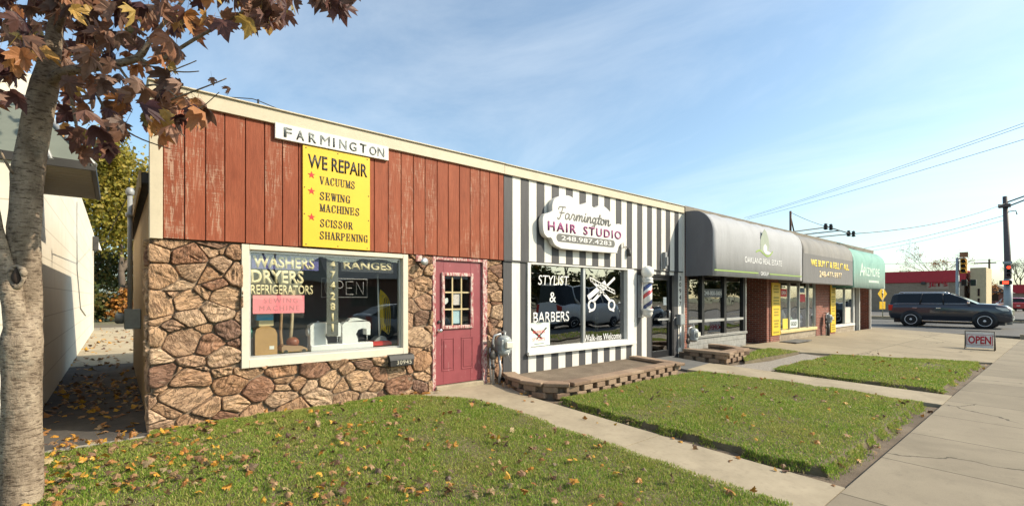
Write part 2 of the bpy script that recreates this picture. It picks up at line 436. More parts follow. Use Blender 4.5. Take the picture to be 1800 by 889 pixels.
# front walk to the red door (flared landing, then three panels)
paved('front_walk', [
    [(2.95, -.02), (5.28, -.02), (5.05, -.62), (3.55, -.42)],
    [(3.55, -.42), (5.05, -.62), (4.93, -1.05), (4.02, -.86)],
    [(4.02, -.86), (4.93, -1.05), (4.96, -1.6), (4.16, -1.6)]], M['concrete'])
paved('front_walk', [[(4.16, -1.612), (4.96, -1.612), (5.05, -3.4), (4.21, -3.4)]], M['concrete'], .002)
paved('front_walk', [[(4.21, -3.412), (5.05, -3.412), (5.2, -5.26), (4.33, -5.26)]], M['concrete'], -.001)
# walk to the barber shop door
M['dark_mat'] = pm('dark_ramp', (.12, .12, .115), .9, bump=.4, var=.2)
paved('shop_walk', [[(9.5, -.02), (10.75, -.02), (10.72, -1.15), (9.42, -1.3)]], M['dark_mat'], -.004)
paved('shop_walk', [[(9.42, -1.31), (10.72, -1.16), (11.1, -3.3), (9.95, -3.3)]], M['concrete'])
paved('shop_walk', [[(9.95, -3.312), (11.1, -3.312), (11.52, -5.26), (10.42, -5.26)]], M['concrete'], .002)
# apron in front of the brick shops
paved('parking_apron', [
    [(14.9, -.02), (20, -.02), (20, -2.3), (14.9, -1.25)], [(20, -.02), (31.3, -.02), (31.3, -2.3), (20, -2.3)],
    [(14.9, -1.25), (20, -2.3), (20, -5.26), (18.6, -5.26)], [(20, -2.3), (31.3, -2.3), (31.3, -5.26), (20, -5.26)],
    [(30.0, -.02), (30.0, 12), (31.3, 12), (31.3, -.02)]], M['apron'])
# gravel strip
M['gravel'] = pm('gravel', (.30, .27, .23), .95, var=.35, scale=25, bump=1.0, bscale=70, spot=.35, bdist=.02)
paved('gravel_path', [[(10.75, -1.5), (12.6, -1.75), (12.9, -2.35), (10.95, -2.3)], [(12.6, -1.75), (15.2, -1.65), (15.1, -2.3), (12.9, -2.35)]], M['gravel'], -.03)
# alley and back lot
M['alley'] = pm('alley_asphalt', (.05, .047, .045), .95, var=.3, scale=1.6, bump=.7, bscale=70, spot=.4, col2=(.10, .09, .08))
M['backlot'] = pm('back_lot_gravel', (.36, .31, .22), .95, var=.2, scale=.8, bump=.5, bscale=50, spot=.3)
paved('alley', [[(-.95, -.14), (.40, -.14), (.40, 7.2), (-.95, 7.2)]], M['alley'], .0)
M['pale_strip'] = pm('worn_concrete', (.34, .31, .26), .95, var=.2, scale=3, bump=.5, bscale=60, spot=.3)
paved('alley_edge', [[(-1.6, -.6), (.28, -.34), (.36, -.145), (-1.6, -.145)]], M['pale_strip'], .0)
paved('back_lot', [[(-.95, 7.21), (.40, 7.21), (9, 24), (-5, 24)]], M['backlot'], .0)
paved('back_street', [[(-40, 24.5), (40, 24.5), (40, 31), (-40, 31)]], M['road'], -.02)

# side street, its kerbs and the main street behind the camera
def kerb(name, pts, w, z0, z1):
    mb = MB()
    for (a, b) in zip(pts[:-1], pts[1:]):
        d = (Vector(b)-Vector(a)).normalized(); n = Vector((-d.y, d.x))*w/2
        p = [Vector(a)-n, Vector(b)-n, Vector(b)+n, Vector(a)+n]
        mb.prism([(q.x, q.y) for q in p], z0, z1, 'xy')
    return tag(mb.build(name, M['concrete'], bevel=.015), kind='structure')
def flat(name, q, z, mat): 
    mb = MB(); mb.prism(q, z-.1, z, 'xy'); return tag(mb.build(name, mat), kind='structure')
flat('side_street', [(31.9, -9.0), (48, -9.0), (48, 120), (31.9, 120)], -.31, M['road'])
flat('main_street', [(-300, -24), (500, -24), (500, -9.2), (-300, -9.2)], -.40, M['road'])
kerb('kerb', [(31.6, 120), (31.6, .5)], .25, -.45, -.16)
kerb('kerb', [(33.2, -8.2), (31.7, -7.2), (31.6, -5.2)], .25, -.45, -.2)
kerb('kerb', [(-60, -9.1), (30, -9.1)], .2, -.5, -.28)
kerb('kerb', [(48.15, 120), (48.15, -4.5), (49.5, -8.6), (300, -8.8)], .25, -.45, -.17)
kerb('kerb', [(-300, -24.1), (500, -24.1)], .2, -.5, -.28)
flat('far_sidewalk', [(51, -3.0), (51, 60), (53, 60), (53, -3.0)], -.165, M['walk'])
flat('far_parking_lot', [(53.2, -6), (140, -6), (140, 60), (53.2, 60)], -.2, M['road'])
mk = MB(); 
for k in range(26): mk.prism([(-40+k*9, -16.68), (-36+k*9, -16.68), (-36+k*9, -16.54), (-40+k*9, -16.54)], -.4, -.396, 'xy')
M['road_paint'] = pm('road_paint', (.62, .48, .10), .7, spot=.3)
tag(mk.build('lane_marking', M['road_paint']), kind='structure')
mk = MB(); mk.box(33.5, 39.2, -6.35, -5.95, -.31, -.306); M['white_line'] = pm('white_road_paint', (.6, .6, .57), .7, spot=.4)
tag(mk.build('stop_line', M['white_line']), kind='structure')

# ------------------------------------------------------------------ lawns
M['turf'] = pm('turf_soil', (.13, .105, .06), .95, var=.3, scale=6, bump=.8, bscale=60, spot=.4, bdist=.015)
def grass_mat():
    m, t, b = nt_new('grass_blades')
    g = N(t, 'ShaderNodeNewGeometry'); v = OBJ(t)
    c = RAMP(t, g.outputs['Random Per Island'], [(0, (.13, .235, .024)), (.42, (.205, .335, .040)), (.70, (.29, .39, .06)), (.85, (.43, .41, .12)), (1, (.58, .46, .21))])
    patch = RAMP(t, NOISE(t, v, .85, 6, .65), [(.42, 0.0), (.70, 1.0)])
    c = MIX(t, MA(t, 'MULTIPLY', patch, .50), c, (.40, .35, .11))
    L(t, c, b.inputs['Base Color']); b.inputs['Roughness'].default_value = .55; b.inputs['Specular IOR Level'].default_value = .3
    b.inputs['Subsurface Weight'].default_value = 0
    tl = N(t, 'ShaderNodeBsdfTranslucent'); L(t, c, tl.inputs[0])
    mx = N(t, 'ShaderNodeMixShader'); mx.inputs[0].default_value = .42
    L(t, b.outputs[0], mx.inputs[1]); L(t, tl.outputs[0], mx.inputs[2]); L(t, mx.outputs[0], t.nodes['Material Output'].inputs['Surface'])
    return m
M['grass'] = grass_mat()
def lawn_height(x, y): return hgt(x, y)+.035+.02*noise.noise(Vector((x*.9, y*.9, 1)))+.012*noise.noise(Vector((x*3, y*3, 5)))
rng = np.random.default_rng(3)
def lawn(left, right, ys, density, h0, h1, ragged=.05, dens_fn=None, wide=.0045):
    """left(y) and right(y) bound a lawn between ys[0] and ys[-1]; turf sheet plus blades"""
    ysl = [ys[0], ys[0]-.015, ys[0]-.04]+lin(ys[0]-.08, ys[1]+.08, max(8, int(abs(ys[1]-ys[0])/.10)))+[ys[1]+.04, ys[1]+.015, ys[1]]; SS = [0, .002, .005, .009, .014]+lin(.03, .97, 33)+[.986, .991, .995, .998, 1]; nx = len(SS)
    vs = []; mb = MB()
    def rag(a, b): return ragged*(noise.noise(Vector((a*2.1, b*3.1, 9)))+.6*noise.noise(Vector((a*7.3, b*5.1, 4))))
    for j, y in enumerate(ysl):
        a, b = left(y)+rag(y, 1), right(y)+rag(y, 2)
        for i in range(nx):
            s = SS[i]; x = a+(b-a)*s
            e = min(x-a, b-x, abs(y-ysl[0]), abs(y-ysl[-1]))
            zl = lawn_height(x, y); k = min(1, max(0, e)/.045)**.6; z = zl*k+(hgt(x, y)-.075)*(1-k)
            vs.append((x, y, z))
    fs = [(j*nx+i, j*nx+i+1, (j+1)*nx+i+1, (j+1)*nx+i) for j in range(len(ysl)-1) for i in range(nx-1)]
    mb.add(vs, fs, 0, True); tag(mb.build('lawn', M['turf']), kind='structure')
    area = sum(right(y)-left(y) for y in ysl)/len(ysl)*abs(ys[1]-ys[0]); n = int(area*density)
    Y = rng.uniform(min(ys), max(ys), n); S = rng.uniform(0, 1, n)
    X = np.array([left(y)+rag(y, 1)+(right(y)+rag(y, 2)-left(y)-rag(y, 1))*s for y, s in zip(Y, S)])
    if dens_fn is not None:
        k = np.array([rng.uniform() < dens_fn(x, y) for x, y in zip(X, Y)]); X, Y = X[k], Y[k]; n = len(X)
    Z = np.array([lawn_height(x, y)-.004 for x, y in zip(X, Y)])
    if ragged > .06:                                    # tufts that hang over the cut edges
        m_ = int(density*.16*abs(ys[1]-ys[0])); YF = rng.uniform(min(ys), max(ys), 2*m_); JF = np.abs(rng.normal(0, .035, 2*m_))*(rng.uniform(0, 1, 2*m_) < .8)
        XF = np.array([left(y)+rag(y, 1)+.02-j if i < m_ else right(y)+rag(y, 2)-.02+j for i, (y, j) in enumerate(zip(YF, JF))])
        mb_ = int(density*.14*(right(ys[1])-left(ys[1]))); XB = rng.uniform(left(ys[1]), right(ys[1]), mb_); YB = ys[1]+.03-np.abs(rng.normal(0, .05, mb_))
        XF = np.concatenate([XF, XB]); JF = np.concatenate([JF, np.abs(YB-ys[1]-.03)]); YF = np.concatenate([YF, YB])
        keep = np.array([noise.noise(Vector((x*4, y*4, 3))) > -.15 for x, y in zip(XF, YF)]); XF, YF, JF = XF[keep], YF[keep], JF[keep]
        ZF = np.array([lawn_height(x, y)-.012-min(.07, j*1.4) for x, y, j in zip(XF, YF, JF)])
        X, Y, Z = np.concatenate([X, XF]), np.concatenate([Y, YF]), np.concatenate([Z, ZF]); n = len(X)
    clump = np.array([noise.noise(Vector((x*1.6, y*1.6, 7)))+.6*noise.noise(Vector((x*7, y*7, 2))) for x, y in zip(X, Y)])
    H = rng.uniform(h0, h1, n)*(1+.55*clump); A = rng.uniform(0, 2*math.pi, n); W = rng.uniform(.6, 1.3, n)*wide
    LA = rng.uniform(0, 2*math.pi, n); LN = rng.uniform(.15, .95, n)*H
    ca, sa = np.cos(A), np.sin(A); lx, ly = np.cos(LA)*LN, np.sin(LA)*LN
    P = np.zeros((n, 5, 3))
    P[:, 0] = np.stack([X-ca*W, Y-sa*W, Z], 1); P[:, 1] = np.stack([X+ca*W, Y+sa*W, Z], 1)
    mxx, myy, mz = X+lx*.35, Y+ly*.35, Z+H*.6
    P[:, 2] = np.stack([mxx+ca*W*.75, myy+sa*W*.75, mz], 1); P[:, 3] = np.stack([mxx-ca*W*.75, myy-sa*W*.75, mz], 1)
    P[:, 4] = np.stack([X+lx, Y+ly, Z+H*.93], 1)
    me = bpy.data.meshes.new('grass'); me.vertices.add(n*5); me.vertices.foreach_set('co', P.ravel())
    base = (np.arange(n)*5)[:, None]
    loops = np.concatenate([base+np.array([[0, 1, 2, 3]]), base+np.array([[3, 2, 4]])], 1).ravel()
    me.loops.add(len(loops)); me.loops.foreach_set('vertex_index', loops.astype(np.int32))
    me.polygons.add(n*2); st = np.stack([np.arange(n)*7, np.arange(n)*7+4], 1).ravel(); tot = np.tile([4, 3], n)
    me.polygons.foreach_set('loop_start', st.astype(np.int32)); me.polygons.foreach_set('loop_total', tot.astype(np.int32))
    me.update(calc_edges=True); me.validate(); me.materials.append(M['grass'])
    o = bpy.data.objects.new('grass', me); COL.objects.link(o); tag(o, kind='stuff')
def pw(pts):
    """piecewise linear x(y) through pts [(y, x)] ordered by falling y"""
    def f(y):
        if y >= pts[0][0]: return pts[0][1]
        for (a, xa), (b, xb) in zip(pts[:-1], pts[1:]):
            if y >= b: return xa+(xb-xa)*(a-y)/(a-b)
        return pts[-1][1]
    return f
l1r = pw([(-.1, 3.05), (-.42, 3.56), (-.7, 3.92), (-.9, 4.04), (-1.6, 4.17), (-3.4, 4.22), (-5.12, 4.32)])
lawn(pw([(-.12, .32), (-.38, .3), (-.45, -.9), (-.7, -6)]), l1r, (-.13, -5.12), 9500, .017, .038, wide=.0034)
l2l = pw([(-1.0, 5.3), (-1.4, 5.12), (-3.4, 5.26), (-5.05, 5.42)]); l2r = pw([(-1.5, 9.3), (-3.3, 9.86), (-5.05, 10.28)])
lawn(l2l, l2r, (-1.62, -5.05), 6000, .017, .038, .10, lambda x, y: min(1, max(.25, (x-l2l(y))*6+.7))*(min(1, max(.12, (y+5.05)*5+.15)))*min(1, max(.2, (l2r(y)-x)*6+.5)))
lawn(pw([(-2.4, 11.08), (-3.3, 11.24), (-5.05, 11.72)]), pw([(-2.4, 15.2), (-5.05, 18.2)]), (-2.4, -5.05), 3200, .02, .045, .07,
     lambda x, y: 1-.85*max(0, 1-((x-15.6)**2/.9+(y+4.3)**2/.25)), .0065)
lawn(pw([(-.9, 14.1), (-1.2, 12.4), (-1.6, 11.5)]), pw([(-.9, 14.6), (-1.6, 15.1)]), (-.95, -1.62), 2200, .03, .06, .05, None, .006)
lawn(lambda y: -20, lambda y: 33, (-7.05, -8.9), 100, .05, .09, .05, None, .02)

# ------------------------------------------------------------------ leaves: one maple outline, folded and curled
HALF = [(.0, -.02), (.10, -.08), (.24, -.05), (.36, .0), (.31, .10), (.45, .16), (.60, .28), (.48, .34), (.53, .50), (.40, .46), (.25, .40), (.26, .54), (.32, .68), (.19, .69), (.12, .84), (.0, 1.0)]
LEAF = HALF+[(-x, y) for x, y in HALF[-2:0:-1]]
def add_leaf(V, Fc, pos, mat3, size, curl, fold, petiole=0.0, rough=0.0):
    b = len(V); c = (0, .30)
    def pt(x, y):
        z = -fold*abs(x)+curl*(y-.3)**2*-1.0 + .07*math.sin(7*x+3*y) - curl*.7*x*x
        return pos+mat3 @ (Vector((x, y, z))*size)
    V.append(pt(*c)); V.extend(pt(x, y) for x, y in LEAF); n = len(LEAF)
    for i in range(n): Fc.append((b, b+1+i, b+1+(i+1) % n))
    if petiole:
        p0 = pos; p1 = pos+mat3 @ Vector((.05, -petiole, .15))*size; s = mat3 @ Vector((.011*size, 0, 0)); k = len(V)
        V.extend([p0-s, p0+s, p1+s*.8, p1-s*.8]); Fc.append((k, k+1, k+2, k+3)); 
def rand_rot(tilt):
    return Matrix.Rotation(rnd.uniform(0, 6.283), 3, 'Z') @ Matrix.Rotation(rnd.gauss(0, tilt), 3, 'X') @ Matrix.Rotation(rnd.gauss(0, tilt), 3, 'Y')
def leaf_mat(name, stops, trans=.25):
    m, t, b = nt_new(name); g = N(t, 'ShaderNodeNewGeometry')
    c = RAMP(t, g.outputs['Random Per Island'], stops)
    c = MIX(t, .6, c, RAMP(t, NOISE(t, OBJ(t), 38, 5, .65), [(.3, .45), (.7, 1.0)]), 'MULTIPLY')
    L(t, c, b.inputs['Base Color']); b.inputs['Roughness'].default_value = .5; b.inputs['Specular IOR Level'].default_value = .35
    BUMP(t, b, NOISE(t, OBJ(t), 90, 3), .3, .004)
    tl = N(t, 'ShaderNodeBsdfTranslucent'); L(t, c, tl.inputs[0]); mx = N(t, 'ShaderNodeMixShader'); mx.inputs[0].default_value = trans
    L(t, b.outputs[0], mx.inputs[1]); L(t, tl.outputs[0], mx.inputs[2]); L(t, mx.outputs[0], t.nodes['Material Output'].inputs['Surface']); return m
M['fallen'] = leaf_mat('fallen_leaf', [(0, (.58, .34, .04)), (.20, (.50, .24, .035)), (.34, (.36, .15, .04)), (.52, (.38, .24, .12)), (.72, (.22, .12, .065)), (.88, (.10, .06, .045)), (1, (.46, .36, .18))], .12)
def finish_leaves(name, V, Fc, mat, parent=None):
    off = root_loc(parent); me = bpy.data.meshes.new(name); me.from_pydata([tuple(v-off) for v in V], [], Fc); me.materials.append(mat); me.update()
    o = bpy.data.objects.new(name, me); COL.objects.link(o)
    if parent is not None: o.parent = parent
    return o
def scatter(n, xf, yf, zf, s0, s1, keep=None):
    V, Fc = [], []
    i = 0
    while i < n:
        y = yf(); x = xf(y); 
        if keep and rnd.random() > keep(x, y): continue
        i += 1
        add_leaf(V, Fc, Vector((x, y, zf(x, y))), rand_rot(.5), rnd.uniform(s0, s1), rnd.uniform(-.1, .9), rnd.uniform(-.1, .6), .5)
    tag(finish_leaves('fallen_leaves', V, Fc, M['fallen']), kind='stuff')
scatter(2200, lambda y: rnd.uniform(-2.5, l1r(y)-.05), lambda: rnd.uniform(-5.1, -.2), lambda x, y: lawn_height(x, y)+rnd.uniform(.038, .064), .022, .078,
        lambda x, y: min(1, max(.12, 1.0-.24*(x-.2)))*(1 if noise.noise(Vector((x*1.1, y*1.1, 6))) > -.05 else .3))
scatter(140, lambda y: rnd.uniform(l2l(y), l2r(y)), lambda: rnd.uniform(-5.0, -1.65), lambda x, y: lawn_height(x, y)+rnd.uniform(.04, .06), .03, .075)
scatter(50, lambda y: rnd.uniform(11.3, 17), lambda: rnd.uniform(-5.0, -2.4), lambda x, y: lawn_height(x, y)+.045, .04, .08)
scatter(26, lambda y: l2l(y)-rnd.uniform(.0, .45), lambda: rnd.uniform(-5.2, -1.0), lambda x, y: hgt(x, y)+.012, .04, .08)
scatter(22, lambda y: rnd.uniform(5.5, 18), lambda: rnd.uniform(-5.26, -5.08), lambda x, y: hgt(x, y)-.015, .04, .08)
scatter(300, lambda y: rnd.uniform(-.72, .28), lambda: rnd.uniform(.1, 7), lambda x, y: .015, .05, .10, lambda x, y: .15+.85*max(0, 1-abs(y-3.2)/2.4))
scatter(420, lambda y: rnd.uniform(-.8, .6+(y-7)*.4), lambda: rnd.uniform(7, 24), lambda x, y: .015, .06, .12)
scatter(26, lambda y: 3.55+rnd.gauss(0, .16), lambda: -.1-abs(rnd.gauss(0, .06)), lambda x, y: rnd.uniform(.01, .05), .05, .09)
scatter(14, lambda y: rnd.uniform(4.9, 5.5), lambda: -rnd.uniform(.1, .8), lambda x, y: .015, .04, .08)
# ------------------------------------------------------------------ the repair shop: stone, red boards
def stone_mat():
    m, t, b = nt_new('flagstone'); g = N(t, 'ShaderNodeNewGeometry'); rv = g.outputs['Random Per Island']
    base = RAMP(t, rv, [(0, (.38, .22, .125)), (.16, (.48, .31, .19)), (.34, (.55, .375, .235)), (.50, (.42, .25, .15)), (.64, (.57, .42, .285)), (.78, (.34, .185, .115)), (.90, (.22, .135, .10)), (1, (.49, .33, .21))])
    # grain turned by a different angle on each stone
    tcn = N(t, 'ShaderNodeTexCoord'); vr = N(t, 'ShaderNodeVectorRotate', rotation_type='Y_AXIS'); L(t, tcn.outputs['Object'], vr.inputs['Vector'])
    L(t, MA(t, 'MULTIPLY', MA(t, 'FRACT', MA(t, 'MULTIPLY', rv, 17.3)), 3.14), vr.inputs['Angle'])
    mpn = N(t, 'ShaderNodeMapping'); mpn.inputs['Scale'].default_value = (9, 9, 34); L(t, vr.outputs[0], mpn.inputs[0])
    gr = NOISE(t, mpn.outputs[0], 1.0, 8, .68, .5)
    bl = NOISE(t, tcn.outputs['Object'], 9, 6, .65)
    c = MIX(t, .8, base, RAMP(t, bl, [(.28, (.42, .36, .34)), (.48, (.95, .92, .9)), (.62, (1.1, 1.05, .98)), (.75, (1.05, .92, .75))]), 'MULTIPLY')
    c = MIX(t, RAMP(t, gr, [(.32, .6), (.46, .0)]), c, (.12, .065, .038))
    c = MIX(t, MA(t, 'MULTIPLY', RAMP(t, gr, [(.56, .0), (.75, 1.0)]), .55), c, (.58, .45, .32))
    mp2 = N(t, 'ShaderNodeMapping'); mp2.inputs['Scale'].default_value = (5, 5, 15); L(t, vr.outputs[0], mp2.inputs[0])
    crk = MA(t, 'ABSOLUTE', MA(t, 'SUBTRACT', NOISE(t, mp2.outputs[0], 1.3, 5, .6, .8), .5))
    crease = RAMP(t, crk, [(.0, 0.0), (.035, 1.0)])
    c = MIX(t, MA(t, 'MULTIPLY', MA(t, 'SUBTRACT', 1.0, crease), .38), c, (.075, .042, .028))
    L(t, c, b.inputs['Base Color']); b.inputs['Roughness'].default_value = .85; b.inputs['Specular IOR Level'].default_value = .25
    BUMP(t, b, MA(t, 'ADD', MA(t, 'ADD', gr, MA(t, 'MULTIPLY', crease, .5)), MA(t, 'MULTIPLY', NOISE(t, tcn.outputs['Object'], 40, 6, .7), .6)), 1.0, .026); return m
M['stone'] = stone_mat()
M['mortar'] = pm('mortar', (.20, .15, .105), .95, var=.25, scale=20, bump=.6, bscale=120)
def clip(poly, a, b, c):
    """keep a*x+b*y<=c"""
    out = []
    for i in range(len(poly)):
        p, q = poly[i], poly[(i+1) % len(poly)]; dp, dq = a*p[0]+b*p[1]-c, a*q[0]+b*q[1]-c
        if dp <= 0: out.append(p)
        if dp*dq < 0:
            t = dp/(dp-dq); out.append((p[0]+(q[0]-p[0])*t, p[1]+(q[1]-p[1])*t))
    return out
def area(p): return .5*abs(sum(p[i][0]*p[(i+1) % len(p)][1]-p[(i+1) % len(p)][0]*p[i][1] for i in range(len(p))))
def cells(x0, x1, z0, z1, n, r, ax=.72):
    sites = []; k = 0
    while len(sites) < n and k < 60000:
        k += 1; p = (r.uniform(x0-.1, x1+.1), r.uniform(z0-.1, z1+.1)); f = .62+.75*r.random()
        dmin = f*math.sqrt((x1-x0)*(z1-z0)/n)*.86
        if all(((p[0]-q[0])*ax)**2+(p[1]-q[1])**2 > (dmin*.85)**2 for q in sites): sites.append(p)
    res = []; wts = [r.choice((-.6, -.3, .1, .8))*.022*r.uniform(.4, 1) for _ in sites]
    for i, p in enumerate(sites):
        c = [(x0, z0), (x1, z0), (x1, z1), (x0, z1)]
        for j, q in enumerate(sites):
            if i == j or not c: continue
            ex, ez = (q[0]-p[0])*ax*ax, (q[1]-p[1])
            mx, mz = (p[0]+q[0])/2, (p[1]+q[1])/2
            c = clip(c, ex, ez, ex*mx+ez*mz+(wts[i]-wts[j])/2)
        if len(c) > 2: res.append(c)
    return res
def add_stone(mb, poly, y, r, depth, gap=None):
    gap = r.choice((.003, .004, .006, .009)) if gap is None else gap
    n = len(poly); cx, cz = sum(p[0] for p in poly)/n, sum(p[1] for p in poly)/n
    A = area(poly)
    if A < .003: return
    if sum(poly[i][0]*poly[(i+1) % n][1]-poly[(i+1) % n][0]*poly[i][1] for i in range(n)) < 0: poly = poly[::-1]
    q = poly                                           # inset by the mortar gap
    for i in range(n):
        p0, p1 = poly[i], poly[(i+1) % n]; ln = math.hypot(p1[0]-p0[0], p1[1]-p0[1])
        if ln < 1e-6: continue
        a, b = (p1[1]-p0[1])/ln, -(p1[0]-p0[0])/ln
        q = clip(q, a, b, a*p0[0]+b*p0[1]-gap)
        if len(q) < 3: return
    for k in range(2):
        o = []; f = (r.uniform(.04, .14), .2)[k]
        for i in range(len(q)):
            p0, p1 = q[i], q[(i+1) % len(q)]
            o += [(p0[0]+(p1[0]-p0[0])*f, p0[1]+(p1[1]-p0[1])*f), (p1[0]+(p0[0]-p1[0])*f, p1[1]+(p0[1]-p1[1])*f)]
        q = o
    # even perimeter
    per = [0]; 
    for i in range(len(q)): per.append(per[-1]+math.dist(q[i], q[(i+1) % len(q)]))
    K = 36; pts = []; j = 0
    for k in range(K):
        s = per[-1]*k/K
        while per[j+1] < s: j += 1
        t = (s-per[j])/max(per[j+1]-per[j], 1e-9); a, b = q[j], q[(j+1) % len(q)]
        pts.append((a[0]+(b[0]-a[0])*t, a[1]+(b[1]-a[1])*t))
    cx, cz = sum(p[0] for p in pts)/K, sum(p[1] for p in pts)/K
    sd = r.uniform(0, 90); ang = r.uniform(-.5, .5)+(1.57 if r.random() < .22 else 0); ca, sa = math.cos(ang), math.sin(ang)
    amp = r.choice((.35, .6, 1.0, 1.7, 2.4))*.012; tx, tz = r.gauss(0, .07), r.gauss(0, .07)
    prof = [(1.0, 0.0), (.988, .55), (.96, .82), (.91, .95), (.83, 1.0), (.72, 1.02), (.58, 1.03), (.43, 1.03), (.28, 1.03), (.13, 1.03)]
    vs = []; fs = []
    for (s, d) in prof:
        for (px, pz) in pts:
            w = 1+.05*noise.noise(Vector((px*13, pz*13, sd)))+.035*noise.noise(Vector((px*34, pz*34, sd)))
            x, z = cx+(px-cx)*s*w, cz+(pz-cz)*s*w; u, v = (x*ca+z*sa), (-x*sa+z*ca)
            nn = 1-abs(noise.noise(Vector((u*5, v*26, sd))))*2
            n2 = noise.noise(Vector((x*7, z*7, sd+30)))+.6*abs(noise.noise(Vector((x*17, z*17, sd+60))))
            dd = depth*d+(nn*amp+n2*.014)*min(1, d*1.1)*(1 if s < .97 else .5)+(tx*(x-cx)+tz*(z-cz))*d
            vs.append((x, y-max(dd, 0), z))
    vs.append((cx, y-depth*1.06, cz))
    for i in range(len(prof)-1):
        for j in range(K): fs.append((i*K+j, i*K+(j+1) % K, (i+1)*K+(j+1) % K, (i+1)*K+j))
    b0 = (len(prof)-1)*K
    for j in range(K): fs.append((b0+j, b0+(j+1) % K, len(vs)-1))
    mb.add(vs, fs, 0, True)

shop = thing('repair_shop', 'low repair shop with rough tan stone base, red boards above and a red door', 'shop', (2.8, 0, 0))
WX0, WX1, WZ0, WZ1 = 1.18, 3.43, .625, 2.15            # outer frame of the display window
DX0, DX1 = 3.87, 4.965                                  # outer frame of the door
sr = random.Random(21); smb = MB()
for c in cells(.27, 5.315, -.14, 2.155, 250, sr):
    for piece in [c]:
        opts = []
        for (hx0, hx1, hz0, hz1) in ((WX0+.02, WX1-.02, WZ0+.02, 3), (DX0+.01, DX1-.01, -1, 3)):
            xs_ = [p[0] for p in piece]; zs_ = [p[1] for p in piece]
            if max(xs_) > hx0 and min(xs_) < hx1 and max(zs_) > hz0:
                cand = [clip(piece, 1, 0, hx0), clip(piece, -1, 0, -hx1), clip(piece, 0, 1, hz0)]
                cand = [k for k in cand if len(k) > 2]
                piece = max(cand, key=area) if cand else []
                if not piece: break
        if piece and area(piece) > .004: add_stone(smb, piece, -.005, sr, sr.choice((.022, .032, .042, .055)))
wall = smb.build('stone_wall', M['stone'], shop, normals=True)
mb = MB()                                               # mortar bed, with openings left for window and door
mb.box(.30, WX0+.03, -.012, .16, -.2, 2.16); mb.box(WX0+.03, WX1-.03, -.012, .16, -.2, WZ0+.03)
mb.box(WX1-.03, DX0+.02, -.012, .16, -.2, 2.16); mb.box(DX1-.02, 5.31, -.012, .16, -.2, 2.16)
mb.box(.30, 5.31, -.011, .16, 2.16, 3.70)
mb.build('mortar_bed', M['mortar'], wall)
# stone return at the corner
smb = MB(); 
for c in cells(.02, .17, -.14, 2.155, 12, sr, .6): add_stone(smb, c, 0, sr, .03)
smb.v = [(.292+p[1], .15-p[0], p[2]) for p in smb.v]
smb.build('corner_stones', M['stone'], shop)

def boards_mat():
    m, t, b = nt_new('peeling_red_boards')
    g = N(t, 'ShaderNodeNewGeometry'); rv = g.outputs['Random Per Island']
    tcn = N(t, 'ShaderNodeTexCoord'); cb = N(t, 'ShaderNodeCombineXYZ'); L(t, MA(t, 'MULTIPLY', rv, 31.0), cb.inputs[2])
    ad = N(t, 'ShaderNodeVectorMath', operation='ADD'); L(t, tcn.outputs['Object'], ad.inputs[0]); L(t, cb.outputs[0], ad.inputs[1]); v = ad.outputs[0]
    def nz(sx, sz, d, r_, dist=0):
        mpn = N(t, 'ShaderNodeMapping'); mpn.inputs['Scale'].default_value = (sx, sx, sz); L(t, v, mpn.inputs[0]); return NOISE(t, mpn.outputs[0], 1, d, r_, dist)
    grain = nz(55, 5, 6, .7, .6); saw = nz(6, 120, 3, .6); big = nz(3.2, .9, 4, .6); ring = nz(22, 2.0, 3, .5, 2.0)
    c = RAMP(t, nz(4, 1.2, 5, .6), [(.3, (.235, .060, .028)), (.7, (.33, .096, .048))])
    c = MIX(t, .55, c, RAMP(t, grain, [(.35, .55), (.6, 1.0)]), 'MULTIPLY')
    sepn = N(t, 'ShaderNodeSeparateXYZ'); L(t, tcn.outputs['Object'], sepn.inputs[0])
    worn = MA(t, 'ADD', big, MA(t, 'MULTIPLY', MA(t, 'SUBTRACT', rv, .62), .20))
    peel = MA(t, 'MULTIPLY', RAMP(t, worn, [(.48, 0.0), (.64, 1.0)]),
              RAMP(t, MA(t, 'ADD', MA(t, 'MULTIPLY', grain, .5), MA(t, 'ADD', MA(t, 'MULTIPLY', saw, .22), MA(t, 'MULTIPLY', ring, .30))), [(.515, 0.0), (.57, 1.0)]))
    c = MIX(t, MA(t, 'MULTIPLY', peel, .55), c, (.50, .37, .27))
    L(t, c, b.inputs['Base Color']); b.inputs['Roughness'].default_value = .7; b.inputs['Specular IOR Level'].default_value = .25
    BUMP(t, b, MA(t, 'SUBTRACT', grain, MA(t, 'MULTIPLY', peel, .6)), .6, .006); return m
M['boards'] = boards_mat()
mb = MB(); br = random.Random(4); x = .405; pitch = .2065
while x < 5.31:
    x1 = min(x+pitch*br.uniform(.93, 1.07), 5.318)
    if 5.318-x1 < .07: x1 = 5.318
    mb.box(x+.0045, x1-.0045, -.078, -.03, 2.165+br.uniform(-.004, .004), 3.705); x = x1
siding = mb.build('siding', M['boards'], shop, bevel=.004)
mb = MB(); mb.box(.40, 5.31, -.045, -.012, 2.17, 3.70); mb.build('board_backing', M['black'], siding)
mb = MB(); mb.box(.285, .403, -.092, .05, 2.15, 3.705); mb.build('corner_trim', M['cream'], shop, bevel=.004)
mb = MB(); mb.box(.275, 5.31, -.115, .06, 3.70, 3.872); mb.box(.262, 5.31, -.14, .3, 3.872, 3.89); mb.build('fascia', M['cream'], shop, bevel=.004)
